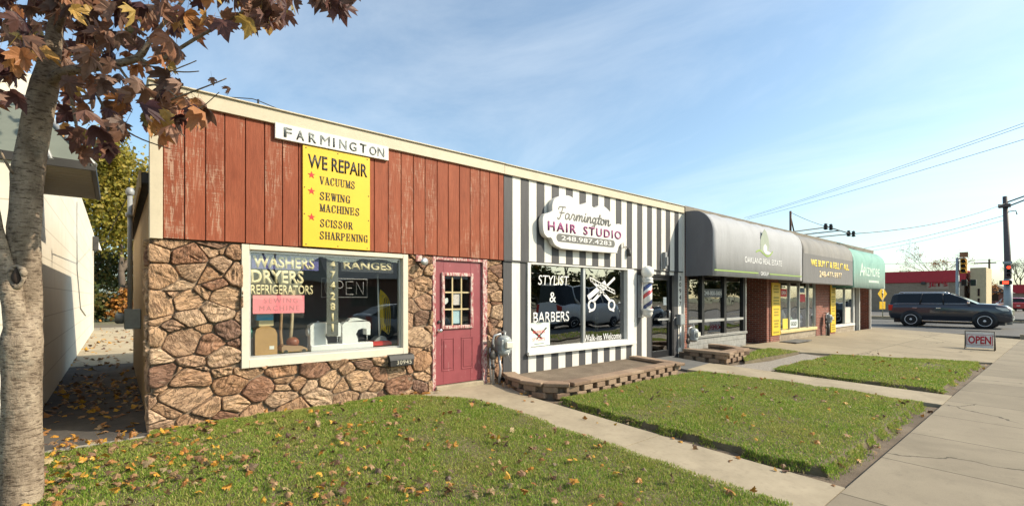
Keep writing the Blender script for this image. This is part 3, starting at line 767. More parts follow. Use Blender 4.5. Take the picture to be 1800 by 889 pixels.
# rest of the building
M['side_wood'] = pm('brown_side_boards', (.34, .23, .12), .75, var=.2, scale=5, stretch=(5, 5, .5), bump=.4, spot=.2)
mb = MB(); y = .17
while y < 6.7: mb.box(.30, .34, y+.004, min(y+.3, 6.7)-.004, -.1, 2.75); y += .3
mb.build('side_wall', M['side_wood'], shop, bevel=.006)
M['roofing'] = pm('dark_roofing', (.06, .055, .05), .9, var=.25, scale=6)
mb = MB(); mb.box(.222, 5.30, .062, 6.75, 2.77, 2.90); mb.box(.34, 5.30, .062, .2, 2.95, 3.86); mb.build('roof', M['roofing'], shop, bevel=.01)
mb = MB(); mb.box(.20, .22, .062, 6.75, 2.72, 2.91); mb.build('eave_board', M['side_wood'], shop)
mb = MB(); mb.box(.345, 5.30, 6.6, 6.69, -.1, 2.76); mb.box(5.24, 5.30, .17, 6.6, -.1, 2.76); mb.build('rear_wall', M['inside_wall'], shop)
mb = MB(); mb.box(.36, 5.23, 2.6, 2.65, 0, 2.75); mb.box(.36, 5.23, .18, 2.6, 2.6, 2.65); mb.box(.36, .40, .18, 2.6, 0, 2.6); mb.box(.36, 5.23, .18, 2.6, -.06, 0)
mb.build('interior', M['inside_wall'], shop)
# display window
mb = MB(); mb.frame(WX0, WX1, WZ0, WZ1, -.075, .06, .085, ws=(.085, .085, .105, .06))
win = mb.build('window', M['cream_white'], shop, bevel=.004)
mb = MB(); mb.frame(WX0+.085, WX1-.085, WZ0+.105, WZ1-.06, .0, .05, .03); mb.build('sash', M['alu'], win, bevel=.002)
mb = MB(); mb.box(WX0+.113, WX1-.113, .02, .026, WZ0+.133, WZ1-.088); mb.build('pane', M['glass'], win)
GX0, GX1, GZ0, GZ1 = WX0+.113, WX1-.113, WZ0+.133, WZ1-.088
M['shelf'] = pm('shelf_board', (.30, .27, .22), .7, var=.2)
mb = MB(); mb.box(WX0+.04, WX1-.04, .061, .75, GZ0-.06, GZ0-.012); mb.build('display_shelf', M['shelf'], shop)
# door
def door_paint():
    m, t, b = nt_new('red_door_paint'); v = OBJ(t)
    c = RAMP(t, NOISE(t, v, 3, 5), [(.3, (.215, .048, .056)), (.7, (.27, .062, .072))])
    w = RAMP(t, NOISE(t, OBJ(t, (14, 14, 3)), 1.5, 8, .75), [(.60, 0.0), (.70, 1.0)])
    L(t, MIX(t, MA(t, 'MULTIPLY', w, .45), c, (.55, .40, .36)), b.inputs['Base Color']); b.inputs['Roughness'].default_value = .42
    BUMP(t, b, NOISE(t, v, 40, 4), .12, .004); return m
M['door_red'] = door_paint()
def worn_paint():
    m, t, b = nt_new('worn_red_trim'); 
    w = RAMP(t, NOISE(t, OBJ(t, (10, 10, 4)), 3.2, 8, .75), [(.44, 0.0), (.58, 1.0)])
    L(t, MIX(t, w, (.30, .05, .06), (.58, .48, .42)), b.inputs['Base Color']); b.inputs['Roughness'].default_value = .6
    BUMP(t, b, w, .5, .004); return m
M['worn_red'] = worn_paint()
SZ = .075
mb = MB(); mb.box(DX0, DX0+.06, -.06, .12, 0, 2.155); mb.box(DX1-.10, DX1, -.06, .12, 0, 2.155); mb.box(DX0+.06, DX1-.10, -.055, .12, 2.10, 2.155)
door = mb.build('door', [M['worn_red']], shop, bevel=.005)
mb = MB(); mb.box(DX0+.05, DX1-.09, -.10, .13, -.02, SZ-.01); mb.build('door_sill', M['concrete'], door, bevel=.01)
sx0, sx1, sz0, sz1 = DX0+.065, DX1-.105, SZ, 2.095
wx0, wx1, wz0, wz1 = 4.09, 4.63, 1.02, 1.86             # opening for the light
mb = MB()
mb.box(sx0, wx0, -.02, .03, sz0, sz1); mb.box(wx1, sx1, -.02, .03, sz0, sz1); mb.box(wx0, wx1, -.0195, .03, wz1, sz1); mb.box(wx0, wx1, -.0195, .03, sz0, wz0)
for (a, b_) in ((4.06, 4.30), (4.44, 4.68)):            # two raised panels
    mb.frame(a, b_, .29, .83, -.028, -.0205, .018); mb.box(a+.04, b_-.04, -.027, -.0205, .33, .79)
mb.build('door_leaf', M['door_red'], door, bevel=.004)
mb = MB(); mb.frame(wx0-.045, wx1+.045, wz0-.045, wz1+.045, -.055, -.021, .06); mb.build('window_surround', M['worn_red'], door, bevel=.01)
mb = MB(); mb.box(wx0, wx1, -.006, 0, wz0, wz1); mb.build('pane', M['glass'], door)
mb = MB()
for k in (1, 2): mb.box(wx0+(wx1-wx0)*k/3-.012, wx0+(wx1-wx0)*k/3+.012, -.016, -.0075, wz0+.015, wz1-.015)
for k in (1, 2): mb.box(wx0+.015, wx1-.015, -.0175, -.0078, wz0+(wz1-wz0)*k/3-.012, wz0+(wz1-wz0)*k/3+.012)
M['muntin'] = pm('window_bar_paint', (.50, .40, .22), .5, var=.15); mb.build('muntin', M['muntin'], door)
mb = MB(); mb.lathe([(.03, 0), (.03, -.012), (.014, -.015), (.014, -.04), (.03, -.05), (.034, -.065), (.024, -.08), (0.0, -.083)], (4.005, -.02, .96), 'y', 16); mb.build('door_knob', M['chrome'], door)
mb = MB(); mb.lathe([(.026, 0), (.026, -.02), (.018, -.026), (0.0, -.026)], (4.005, -.02, 1.10), 'y', 14); mb.build('deadbolt', M['dark_metal'], door)
M['paper'] = pm('paper_notice', (.72, .72, .68), .8, var=.05); M['paper_blue'] = pm('blue_paper', (.45, .60, .66), .8, var=.05); M['paper_pink'] = pm('pale_pink_paper', (.66, .58, .56), .8, var=.05)
mb = MB(); mb.box(4.30, 4.45, .006, .008, 1.37, 1.57); tag(mb.build('notice', M['paper_pink']), 'pinkish paper notice behind the middle panes of the red door window', 'notice')
mb = MB(); mb.box(4.28, 4.45, .006, .008, 1.06, 1.29); tag(mb.build('notice', M['paper_blue']), 'pale blue paper notice behind the bottom panes of the red door window', 'notice')
mb = MB(); mb.prism([(4.13+.07*math.cos(a), 1.45+.07*math.sin(a)) for a in lin(math.pi, 2.2*math.pi, 14)], .006, .008); tag(mb.build('sticker', M['paper']), 'round white sticker in the middle left pane of the red door window', 'sticker')
# flood lamp over the stone strip
t_ = thing('wall_lamp', 'small round flood lamp on the stones between display window and red door', 'lamp', (3.62, -.06, 2.1))
mb = MB(); mb.box(3.57, 3.67, -.075, -.03, 2.06, 2.155); mb.build('bracket', M['worn_red'], t_)
mb = MB(); mb.lathe([(.02, 0), (.03, -.03), (.06, -.09), (.062, -.10), (0, -.10)], (3.66, -.075, 2.05), 'y', 14); mb.build('lamp_head', M['alu'], t_)
# mailbox
M['mailbox'] = pm('black_mailbox_paint', (.03, .03, .03), .5, metal=.2, var=.35, scale=10, bump=.1)
t_ = thing('mailbox', 'black metal wall mailbox with painted number under the corner of the display window', 'mailbox', (3.29, -.1, .5))
mb = MB(); mb.prism([(-.04, .47), (-.16, .47), (-.16, .57), (-.13, .62), (-.04, .64)], 3.10, 3.48, 'yz'); mb.build('box', M['mailbox'], t_, bevel=.006)
mb = MB(); mb.prism([(-.165, .585), (-.135, .63), (-.045, .65), (-.045, .643), (-.131, .622), (-.172, .56)], 3.09, 3.49, 'yz'); mb.build('lid', M['mailbox'], t_)
M['pale_ink'] = pm('pale_lettering', (.5, .46, .36), .6)
ftext('30945', 3.20, 3.44, .495, .56, -.161, M['pale_ink'], t_, 'house_number', spacing=1.15)

# ------------------------------------------------------------------ signs on the red boards
t_ = thing('name_sign', 'long white board reading FARMINGTON in worn grey capitals under the roof edge', 'sign', (2.3, -.08, 3.6))
mb = MB(); mb.box(1.545, 3.085, -.125, -.08, 3.515, 3.715); mb.build('board', M['white_clean'], t_, bevel=.003)
def worn_letters():
    m, t, b = nt_new('worn_letters'); w = RAMP(t, NOISE(t, OBJ(t), 16, 6, .7), [(.42, 0.0), (.60, 1.0)])
    L(t, MIX(t, w, (.05, .055, .055), (.30, .34, .32)), b.inputs['Base Color']); b.inputs['Roughness'].default_value = .6; return m
M['worn_letters'] = worn_letters()
xs_ = [1.65, 1.80, 1.955, 2.105, 2.275, 2.36, 2.50, 2.65, 2.79, 2.915]
for ch, xx in zip('FARMINGTON', xs_):
    w = {'I': .02, 'M': .125, 'G': .10, 'O': .105, 'N': .10}.get(ch, .095)
    zc = 3.613+rnd.uniform(-.004, .004); ftext(ch, xx, xx+w, zc-.062, zc+.062, -.1255, M['worn_letters'], t_, 'letter', bold=(0 if ch in 'MN' else .012), ext=.006)
# slab serif letters drawn with a broad brush: thick stems, thin bars, bracket feet
TH, TN = .22, .085
SLAB = {
 'V': [([(.16, .96), (.42, .02)], TH), ([(.74, .96), (.50, .02)], TN), ([(.0, .955), (.36, .955)], TN), ([(.60, .955), (.92, .955)], TN)],
 'A': [([(.42, .98), (.72, .04)], TH), ([(.38, .94), (.14, .04)], TN), ([(.22, .32), (.62, .32)], TN), ([(.0, .045), (.30, .045)], TN), ([(.55, .045), (.94, .045)], TN)],
 'C': [(smooth_pts([(.74, .66), (.66, .9), (.44, .97), (.22, .88), (.16, .5), (.22, .12), (.44, .03), (.66, .1), (.76, .32)], 3), TN*1.25), ([(.17, .25), (.17, .75)], TH), ([(.75, .66), (.75, .97)], TN)],
 'U': [([(.18, .96), (.18, .28)], TH), (smooth_pts([(.18, .3), (.24, .08), (.44, .03), (.64, .1), (.70, .3)], 3), TN*1.3), ([(.70, .3), (.70, .96)], TN), ([(.0, .955), (.36, .955)], TN), ([(.56, .955), (.86, .955)], TN)],
 'M': [([(.16, .04), (.16, .96)], TN), ([(.18, .96), (.50, .06)], TH*.95), ([(.50, .06), (.80, .96)], TN), ([(.84, .04), (.84, .96)], TH*.95), ([(.0, .045), (.30, .045)], TN), ([(.66, .045), (1.0, .045)], TN), ([(.0, .955), (.2, .955)], TN), ([(.8, .955), (1.0, .955)], TN)],
 'S': [(smooth_pts([(.68, .72), (.58, .93), (.36, .96), (.16, .80), (.24, .60), (.50, .46), (.70, .28), (.62, .08), (.38, .03), (.18, .10), (.10, .30)], 3), .15), ([(.70, .70), (.70, .97)], TN), ([(.09, .03), (.09, .32)], TN)],
 'E': [([(.20, .04), (.20, .96)], TH), ([(.0, .955), (.74, .955)], TN), ([(.0, .045), (.76, .045)], TN), ([(.2, .52), (.58, .52)], TN), ([(.72, .70), (.72, .99)], TN), ([(.74, .0), (.74, .32)], TN), ([(.57, .40), (.57, .64)], TN)],
 'W': [([(.14, .96), (.32, .04)], TH*.9), ([(.32, .04), (.52, .9)], TN), ([(.50, .96), (.68, .04)], TH*.9), ([(.70, .04), (.90, .96)], TN), ([(.0, .955), (.3, .955)], TN), ([(.38, .955), (.62, .955)], TN), ([(.78, .955), (1.02, .955)], TN)],
 'I': [([(.2, .04), (.2, .96)], TH), ([(.0, .955), (.4, .955)], TN), ([(.0, .045), (.4, .045)], TN)],
 'N': [([(.15, .04), (.15, .96)], TN), ([(.16, .96), (.70, .06)], TH), ([(.74, .04), (.74, .96)], TN), ([(.0, .955), (.24, .955)], TN), ([(.0, .045), (.32, .045)], TN), ([(.58, .955), (.9, .955)], TN)],
 'G': [(smooth_pts([(.72, .66), (.64, .9), (.44, .97), (.22, .88), (.16, .5), (.22, .12), (.44, .03), (.68, .10)], 3), TN*1.25), ([(.17, .25), (.17, .75)], TH), ([(.73, .66), (.73, .97)], TN), ([(.70, .03), (.70, .42)], TH*.85), ([(.48, .43), (.86, .43)], TN)],
 'H': [([(.18, .04), (.18, .96)], TH), ([(.74, .04), (.74, .96)], TH), ([(.2, .5), (.74, .5)], TN), ([(.0, .955), (.36, .955)], TN), ([(.0, .045), (.36, .045)], TN), ([(.56, .955), (.92, .955)], TN), ([(.56, .045), (.92, .045)], TN)],
 'R': [([(.18, .04), (.18, .96)], TH), (smooth_pts([(.18, .95), (.50, .95), (.66, .84), (.66, .62), (.5, .52), (.2, .51)], 3), TN*1.3), ([(.64, .62), (.64, .84)], TH*.7), ([(.46, .52), (.74, .06)], TH*.9), ([(.0, .955), (.3, .955)], TN), ([(.0, .045), (.36, .045)], TN), ([(.66, .045), (.90, .045)], TN)],
 'P': [([(.18, .04), (.18, .96)], TH), (smooth_pts([(.18, .95), (.50, .95), (.68, .84), (.68, .60), (.5, .48), (.2, .47)], 3), TN*1.3), ([(.66, .60), (.66, .84)], TH*.7), ([(.0, .955), (.3, .955)], TN), ([(.0, .045), (.38, .045)], TN)],
 'O': [(smooth_pts([(.44, .97), (.22, .86), (.16, .5), (.22, .14), (.44, .03), (.66, .14), (.72, .5), (.66, .86), (.44, .97)], 3), TN*1.3), ([(.17, .28), (.17, .72)], TH), ([(.71, .28), (.71, .72)], TH)],
}
SLW = {'M': 1.0, 'W': 1.02, 'I': .4}
def slab_text(s, x0, x1, z0, z1, y, mat, parent):
    mb = MB(); adv = [SLW.get(c, .9) for c in s]; tot = sum(adv)+.10*(len(s)-1); k = (x1-x0)/tot; x = x0
    for c, a in zip(s, adv):
        g = [([(p[0], p[1]) for p in pts], w*k*.98) for pts, w in SLAB[c]]
        strokes(mb, g, x, z0, k, z1-z0, y); x += (a+.10)*k
    return mb.build('lettering', mat, parent)
t_ = thing('repair_sign', 'tall yellow board reading WE REPAIR with three red stars on the red boards', 'sign', (2.34, -.08, 2.2))
mb = MB(); mb.box(1.884, 2.806, -.104, -.08, 2.172, 3.505); mb.build('board', M['yellow_sign'], t_, bevel=.002)
SY = -.1045
ftext('WE REPAIR', 1.95, 2.765, 3.215, 3.40, SY, M['ink'], t_, bold=.018)
for s, xa, xb, zc in (('VACUUMS', 2.10, 2.59, 3.075), ('SEWING', 2.10, 2.52, 2.865), ('MACHINES', 2.10, 2.655, 2.705), ('SCISSOR', 2.105, 2.555, 2.50), ('SHARPENING', 2.10, 2.775, 2.335)):
    slab_text(s, xa, xb, zc-.052, zc+.052, SY, M['ink'], t_)
for zc in (3.125, 2.91, 2.565):
    mb = MB(); mb.prism([(1.995+(.05 if k % 2 == 0 else .02)*math.sin(k*math.pi/5), zc+(.05 if k % 2 == 0 else .02)*math.cos(k*math.pi/5)) for k in range(10)], SY-.004, SY+.001); mb.build('star', M['red_ink'], t_)
mb = MB()
for xx in (1.925, 2.345, 2.765):
    for zz in (3.475, 2.2): mb.lathe([(.009, 0), (.006, -.004), (0, -.005)], (xx, SY, zz), 'y', 8)
for zz in (2.95, 2.6): mb.lathe([(.009, 0), (.006, -.004), (0, -.005)], (1.905, SY, zz), 'y', 8); mb.lathe([(.009, 0), (.006, -.004), (0, -.005)], (2.785, SY, zz), 'y', 8)
mb.build('screw', M['dark_metal'], t_)

# ------------------------------------------------------------------ cards and lettering in the display window
CY = .032                                               # just behind the pane
M['letter_tan'] = pm('tan_cutout_letters', (.68, .57, .34), .6, var=.12, scale=14, spot=.15)
M['purple_card'] = pm('purple_card', (.10, .09, .26), .6, var=.2); M['black_card'] = pm('black_card', (.025, .026, .028), .6, var=.2)
M['pink_card'] = pm('pink_card', (.85, .26, .30), .6, var=.05)
def W(px, py): return fx(px, CY), fz(px, py, CY)
def card(name, label, x0, x1, z0, z1, mat, y=CY+.004):
    t = thing(name, label, 'sign', ((x0+x1)/2, y, z0)); mb = MB(); mb.box(x0, x1, y, y+.004, z0, z1); mb.build('card', mat, t); return t
t_ = card('window_sign', 'dark purple card reading WASHERS in big tan letters at top of the window', 1.31, 2.13, 1.862, 2.045, M['purple_card'])
ftext('WASHERS', 1.325, 2.075, 1.875, 2.03, CY+.003, M['letter_tan'], t_, bold=.035)
t_ = thing('window_sign', 'row of large tan cutout letters reading DRYERS under the WASHERS card', 'sign', (1.6, CY, 1.66)); ftext('DRYERS', 1.30, 1.935, 1.675, 1.85, CY+.004, M['letter_tan'], t_, bold=.035)
t_ = thing('window_sign', 'row of narrow tan cutout letters reading REFRIGERATORS above the pink card', 'sign', (1.6, CY, 1.52)); ftext('REFRIGERATORS', 1.30, 2.055, 1.535, 1.66, CY+.004, M['letter_tan'], t_, bold=.022)
t_ = card('window_sign', 'pink card reading SEWING MACHINE in faint pencilled capitals in the window', 1.325, 1.945, 1.29, 1.525, M['pink_card'])
M['pink_ink'] = pm('faded_pink_lettering', (.55, .22, .24), .7)
ftext('SEWING', 1.45, 1.86, 1.425, 1.49, CY+.003, M['pink_ink'], t_, spacing=1.35, ext=.002); ftext('MACHINE', 1.40, 1.88, 1.325, 1.39, CY+.003, M['pink_ink'], t_, spacing=1.35, ext=.002)
t_ = card('window_sign', 'dark card reading RANGES in tan letters at top of the window', 2.44, 3.235, 1.865, 2.055, M['black_card'])
ftext('RANGES', 2.47, 3.205, 1.90, 2.015, CY+.003, M['letter_tan'], t_, bold=.03)
M['pale_strip_card'] = pm('greyish_strip', (.11, .115, .10), .7, var=.2)
t_ = card('window_sign', 'tall narrow strip of stacked phone digits hanging between the two top cards', 2.24, 2.40, .955, 2.03, M['pale_strip_card'])
for k, ch in enumerate('4742811'):
    zc = 1.955-k*.147; w = .03 if ch == '1' else .075
    ftext(ch, 2.32-w/2, 2.32+w/2, zc-.056, zc+.056, CY+.003, M['letter_tan'], t_, 'digit', bold=.045)
# neon OPEN, unlit
t_ = thing('neon_sign', 'unlit neon sign with thin tubes reading OPEN beside the phone digits', 'neon sign', (2.5, .12, 1.5))
M['neon'] = pm('unlit_neon_tube', (.36, .34, .34), .3, var=.05)
mb = MB()
def nl(pts): mb.tube([(x, .125, z) for x, z in pts], .0065, 6)
x0, x1, z0, z1 = 2.20, 2.86, 1.50, 1.765
nl([(x0, z0), (x1, z0), (x1, z1), (x0, z1), (x0, z0)])
lw = .105
for k in range(4):
    a = x0+.045+k*.15; b_, c_, d_ = a+lw, z0+.04, z1-.04; m_ = (c_+d_)/2
    if k == 0: nl(smooth_pts([(a, m_), (a+.01, d_-.03), (a+lw/2, d_), (b_-.01, d_-.03), (b_, m_), (b_-.01, c_+.03), (a+lw/2, c_), (a+.01, c_+.03), (a, m_)], 3))
    if k == 1: nl(smooth_pts([(a, c_), (a, m_), (a, d_), (b_-.03, d_), (b_, d_-.05), (b_-.03, m_), (a+.01, m_)], 3))
    if k == 2: nl([(b_, d_), (a, d_), (a, c_), (b_, c_)]); nl([(a, m_), (b_-.02, m_)])
    if k == 3: nl([(a, c_), (a, d_), (b_, c_), (b_, d_)])
mb.build('neon_tube', M['neon'], t_)
# wares on the shelf
SHZ = GZ0-.012
M['cardboard'] = pm('cardboard', (.42, .25, .10), .8, var=.12, scale=8)
t_ = thing('cardboard_box', 'brown cardboard box with arched top on the window shelf', 'box', (1.50, .22, SHZ))
mb = MB(); mb.prism([(1.375, SHZ), (1.64, SHZ), (1.64, SHZ+.27), (1.61, SHZ+.34), (1.54, SHZ+.375), (1.45, SHZ+.375), (1.39, SHZ+.34), (1.375, SHZ+.27)], .16, .38); mb.build('carton', M['cardboard'], t_, bevel=.005)
mb = MB(); mb.box(1.545, 1.60, .157, .1595, SHZ+.07, SHZ+.115); mb.build('box_label', M['paper'], t_)
M['blue_box'] = pm('bright_blue_box', (.02, .33, .62), .5, var=.08); M['cream_box'] = pm('cream_box', (.62, .52, .30), .6, var=.08)
for (mm, z0, z1, a, b_, lab) in (('cream_box', .375, .45, 1.42, 1.60, 'flat cream box lying on the brown cardboard box'), ('blue_box', .451, .53, 1.40, 1.60, 'bright blue box between the cream box and a white one'), ('paper', .531, .61, 1.395, 1.595, 'white box on top of the bright blue box')):
    mb = MB(); mb.rbox(((a+b_)/2, .26, SHZ+(z0+z1)/2), (b_-a, .15, z1-z0), rnd.uniform(-.08, .08)); tag(mb.build('small_box', M[mm], bevel=.004), lab, 'box', 'boxes stacked in the display window')
# upright vacuum cleaner
M['vac_tan'] = pm('tan_vacuum_plastic', (.35, .22, .12), .5, var=.1); M['vac_pale'] = pm('pale_vacuum_tube', (.45, .36, .23), .5, var=.1); M['vac_red'] = pm('brown_red_plastic', (.25, .08, .04), .4)
t_ = thing('vacuum_cleaner', 'tan upright vacuum cleaner with two pale tubes behind the pink card', 'vacuum cleaner', (1.86, .25, SHZ))
mb = MB(); mb.prism([(1.69, SHZ+.02), (2.02, SHZ+.02), (2.02, SHZ+.05), (1.96, SHZ+.085), (1.72, SHZ+.11), (1.69, SHZ+.09)], .14, .36); mb.build('floor_head', M['vac_tan'], t_, bevel=.015, seg=2)
mb = MB(); mb.sphere((1.86, .27, SHZ+.14), (.085, .09, .07)); mb.build('motor_housing', M['vac_red'], t_)
mb = MB(); mb.tube([(1.83, .27, SHZ+.15), (1.855, .3, SHZ+.35), (1.89, .35, SHZ+.85)], .022, 10); mb.build('handle_tube', M['vac_pale'], t_)
mb = MB(); mb.tube(smooth_pts([(1.72, SHZ+.1), (1.71, SHZ+.3), (1.73, SHZ+.6), (1.74, SHZ+.85)], 4) and [(x, .30, z) for x, z in smooth_pts([(1.73, SHZ+.1), (1.715, SHZ+.3), (1.73, SHZ+.6), (1.745, SHZ+.85)], 4)], .02, 10); mb.build('hose', M['vac_tan'], t_)
for sx_ in (1.74, 1.97): mb = MB(); mb.cyl((sx_, .13, SHZ+.025), (sx_, .37, SHZ+.025), .025); mb.build('wheel', M['dark_metal'], t_)
M['sew_white'] = pm('white_sewing_machine', (.78, .78, .76), .35, var=.06)
def sewing(x, lab, extra):
    t = thing('sewing_machine', lab, 'sewing machine', (x, .22, SHZ), 'sewing machines in the display window')
    a = x-.225
    mb = MB(); mb.box(a, a+.46, .15, .33, SHZ, SHZ+.085); mb.build('bed', M['sew_white'], t, bevel=.012, seg=2)
    hole = [(a+.36, SHZ+.15), (a+.30, SHZ+.115), (a+.23, SHZ+.14), (a+.20, SHZ+.21), (a+.235, SHZ+.275), (a+.31, SHZ+.295), (a+.37, SHZ+.265)]
    arm = [(a, SHZ+.086), (a+.24, SHZ+.086)]+[(a+.23, SHZ+.10)]+hole[2:6]+[(a+.36, SHZ+.28), (a+.365, SHZ+.19), (a+.42, SHZ+.19), (a+.425, SHZ+.36), (a+.40, SHZ+.39), (a+.05, SHZ+.395), (a+.0, SHZ+.36)]
    mb = MB(); mb.prism(arm, .17, .31); mb.build('arm', M['sew_white'], t, bevel=.012, seg=2)
    mb = MB(); mb.cyl((a-.03, .24, SHZ+.27), (a+.0, .24, SHZ+.27), .055); mb.build('hand_wheel', M['white'], t)
    mb = MB(); mb.cyl((a+.39, .22, SHZ+.19), (a+.39, .22, SHZ+.10), .006); mb.box(a+.37, a+.41, .205, .235, SHZ+.088, SHZ+.1); mb.build('needle_bar', M['chrome'], t)
    if extra:
        mb = MB(); mb.prism([(a+.08, SHZ+.397), (a+.30, SHZ+.41), (a+.38, SHZ+.40), (a+.22, SHZ+.45), (a+.12, SHZ+.44)], .18, .30); mb.build('cloth_scrap', M['paper'], t)
    else:
        mb = MB(); mb.cyl((a+.12, .24, SHZ+.396), (a+.12, .24, SHZ+.42), .02); mb.build('spool_pin', M['chrome'], t)
sewing(2.29, 'white sewing machine beside the vacuum cleaner, left of the phone digits', False)
sewing(2.735, 'white sewing machine with crumpled paper on its arm, beside the red floor polisher', True)
M['red_plastic'] = pm('red_plastic', (.55, .035, .03), .35); M['yellow_cord'] = pm('yellow_cord', (.65, .45, .03), .5)
t_ = thing('floor_polisher', 'red and grey floor sweeper with pale pole and coiled yellow cord', 'floor sweeper', (3.10, .25, SHZ))
mb = MB(); mb.prism([(2.94, SHZ+.02), (3.27, SHZ+.02), (3.27, SHZ+.06), (3.22, SHZ+.085), (2.98, SHZ+.085), (2.94, SHZ+.06)], .16, .38); mb.build('base', M['red_plastic'], t_, bevel=.015, seg=2)
mb = MB(); mb.prism([(3.0+.0, SHZ+.086), (3.22, SHZ+.086), (3.17, SHZ+.15), (3.12, SHZ+.165), (3.06, SHZ+.14)], .19, .35); mb.build('hood', M['grey_metal'], t_, bevel=.02, seg=2)
mb = MB(); mb.cyl((3.12, .27, SHZ+.14), (3.13, .36, 1.86), .013); mb.build('pole', M['white'], t_)
mb = MB()
for k in range(5): mb.tube([(3.155+.015*k+x*(.5+.25*k), .30-.012*k, z-.02*k) for x, z in smooth_pts([(0, 1.62), (-.03, 1.5), (-.02, 1.2), (.03, 1.0), (.05, 1.2), (.04, 1.5), (0, 1.62)], 4)], .0055, 6)
mb.tube([(3.14, .3, SHZ+.16), (3.16, .28, SHZ+.3), (3.15, .3, SHZ+.45)], .008, 6)
mb.build('cord', M['yellow_cord'], t_)
mb = MB(); mb.lathe([(.05, 0), (.055, .08), (.03, .12), (.03, .14), (0.0, .14)], (1.335, .3, SHZ+.23), 'z', 12); tag(mb.build('green_jug', pm('green_plastic', (.10, .38, .26), .4)), 'small green plastic jug half hidden at the window edge', 'jug')
mb = MB(); mb.box(1.30, 1.37, .26, .34, SHZ, SHZ+.23); tag(mb.build('wooden_block', M['shelf']), 'upright wooden block under the green plastic jug', 'block')
# ------------------------------------------------------------------ the barber shop: black and white stripes
HX0, HX1 = 5.325, 11.40
hair = thing('barber_shop', 'low barber shop with black and white vertical stripes and a big display window', 'shop', (8.3, 0, 0))
M['stripe_dark'] = pm('charcoal_board_paint', (.055, .055, .058), .6, var=.2, scale=3, stretch=(5, 5, .7), bump=.35, bscale=30)
M['stripe_white'] = pm('white_board_paint', (.66, .64, .58), .55, var=.12, scale=3, stretch=(5, 5, .7), bump=.3, bscale=30, spot=.08)
hw = (5.89, 9.24, .43, 2.17)                            # window outer frame
hd = (9.98, 11.0, -.05, 2.06)                           # door frame outer
mbu, mbl = MB(), MB(); x = HX0; k = 0; P_ = .2025
while x < HX1-.03:
    x1 = min(x+P_, HX1); mi = k % 2
    mbu.box(x+.001, x1-.001, -.07, -.02, 2.17, 3.70, mi)
    segs = [(-.12, 2.15)]
    def cut(segs, a0, a1):
        o = []
        for (s0, s1) in segs:
            if a1 <= s0 or a0 >= s1: o.append((s0, s1)); continue
            if a0 > s0: o.append((s0, a0))
            if a1 < s1: o.append((a1, s1))
        return o
    bounds = sorted({x, x1, *[b for b in (hw[0], hw[1], hd[0], hd[1]) if x < b < x1]})
    for a, b_ in zip(bounds[:-1], bounds[1:]):
        m_ = (a+b_)/2; sg = segs
        if hw[0] < m_ < hw[1]: sg = cut(sg, hw[2], 2.2)
        if hd[0] < m_ < hd[1]: sg = cut(sg, -.2, hd[3])
        for (s0, s1) in sg:
            if b_-a > .004: mbl.box(a+.001, b_-.001, -.055, -.012, s0, s1, mi)
    x = x1; k += 1
mbu.build('upper_boards', [M['stripe_dark'], M['stripe_white']], hair, bevel=.004)
mbl.build('lower_boards', [M['stripe_dark'], M['stripe_white']], hair, bevel=.004)
mb = MB(); mb.box(HX0, HX1, -.085, -.022, 2.151, 2.169); mb.build('board_lip', M['stripe_dark'], hair)
mb = MB(); mb.box(HX0-.012, HX1+.01, -.113, .06, 3.70, 3.868); mb.box(HX0-.01, HX1+.02, -.138, .3, 3.8685, 3.886); mb.build('fascia', M['cream'], hair, bevel=.004)
mb = MB(); mb.box(HX1+.001, HX1+.02, -.11, .05, -.1, 3.699); mb.build('end_board', M['stripe_white'], hair)
mb = MB()
mb.box(HX0, hw[0]+.02, -.0115, .1, -.2, 2.15); mb.box(hw[0]+.02, hw[1]-.02, -.0115, .1, -.2, hw[2]+.02); mb.box(hw[1]-.02, hd[0]+.02, -.0115, .1, -.2, 2.15)
mb.box(hd[1]-.02, HX1, -.0115, .1, -.2, 2.15); mb.box(HX0, HX1, -.0112, .1, 2.155, 3.69); mb.build('backing', M['black'], hair)
mb = MB(); mb.box(HX0, HX1, .31, 9, 3.3, 3.4); mb.box(HX0, HX1, .101, .30, 3.3, 3.85); mb.build('roof', M['roofing'], hair)
mb = MB(); mb.box(5.34, 11.38, 4, 4.05, -.05, 3.2); mb.box(5.34, 11.38, .102, 4, 2.9, 2.95); mb.box(5.34, 5.38, .102, 4, -.05, 2.9); mb.box(11.34, 11.38, .102, 4, -.05, 2.9); mb.box(5.38, 11.34, .102, 4, -.1, -.06)
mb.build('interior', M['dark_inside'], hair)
# display window
mb = MB(); mb.frame(*hw, -.085, .10, .1, ws=(.085, .26, .105, .05)); mb.box(hw[0]-.02, hw[1]+.02, -.14, -.086, hw[2]-.02, hw[2]+.045)
hwin = mb.build('window', M['white'], hair, bevel=.005)
mx_ = 7.56
mb = MB(); mb.box(mx_-.035, mx_+.035, -.02, .05, hw[2]+.106, hw[3]-.051); mb.build('mullion', M['alu'], hwin, bevel=.004)
for (a, b_) in ((hw[0]+.086, mx_-.036), (mx_+.036, hw[1]-.261)):
    mb = MB(); mb.box(a, b_, .02, .026, hw[2]+.106, hw[3]-.051); mb.build('pane', M['dark_glass'], hwin)
GY = .0195
M['decal'] = pm('white_vinyl', (.72, .72, .70), .5, var=.03)
def gx_(px): return fx(px, GY)
ftext('STYLIST', gx_(946), gx_(1000), 1.74, 1.93, GY, M['decal'], hwin, 'lettering', shear=.12, ext=.002)
ftext('&', gx_(966), gx_(977), 1.40, 1.60, GY, M['decal'], hwin, 'lettering', ext=.002)
ftext('BARBERS', gx_(937), gx_(1000), 1.005, 1.21, GY, M['decal'], hwin, 'lettering', shear=.05, ext=.002, bold=.006)
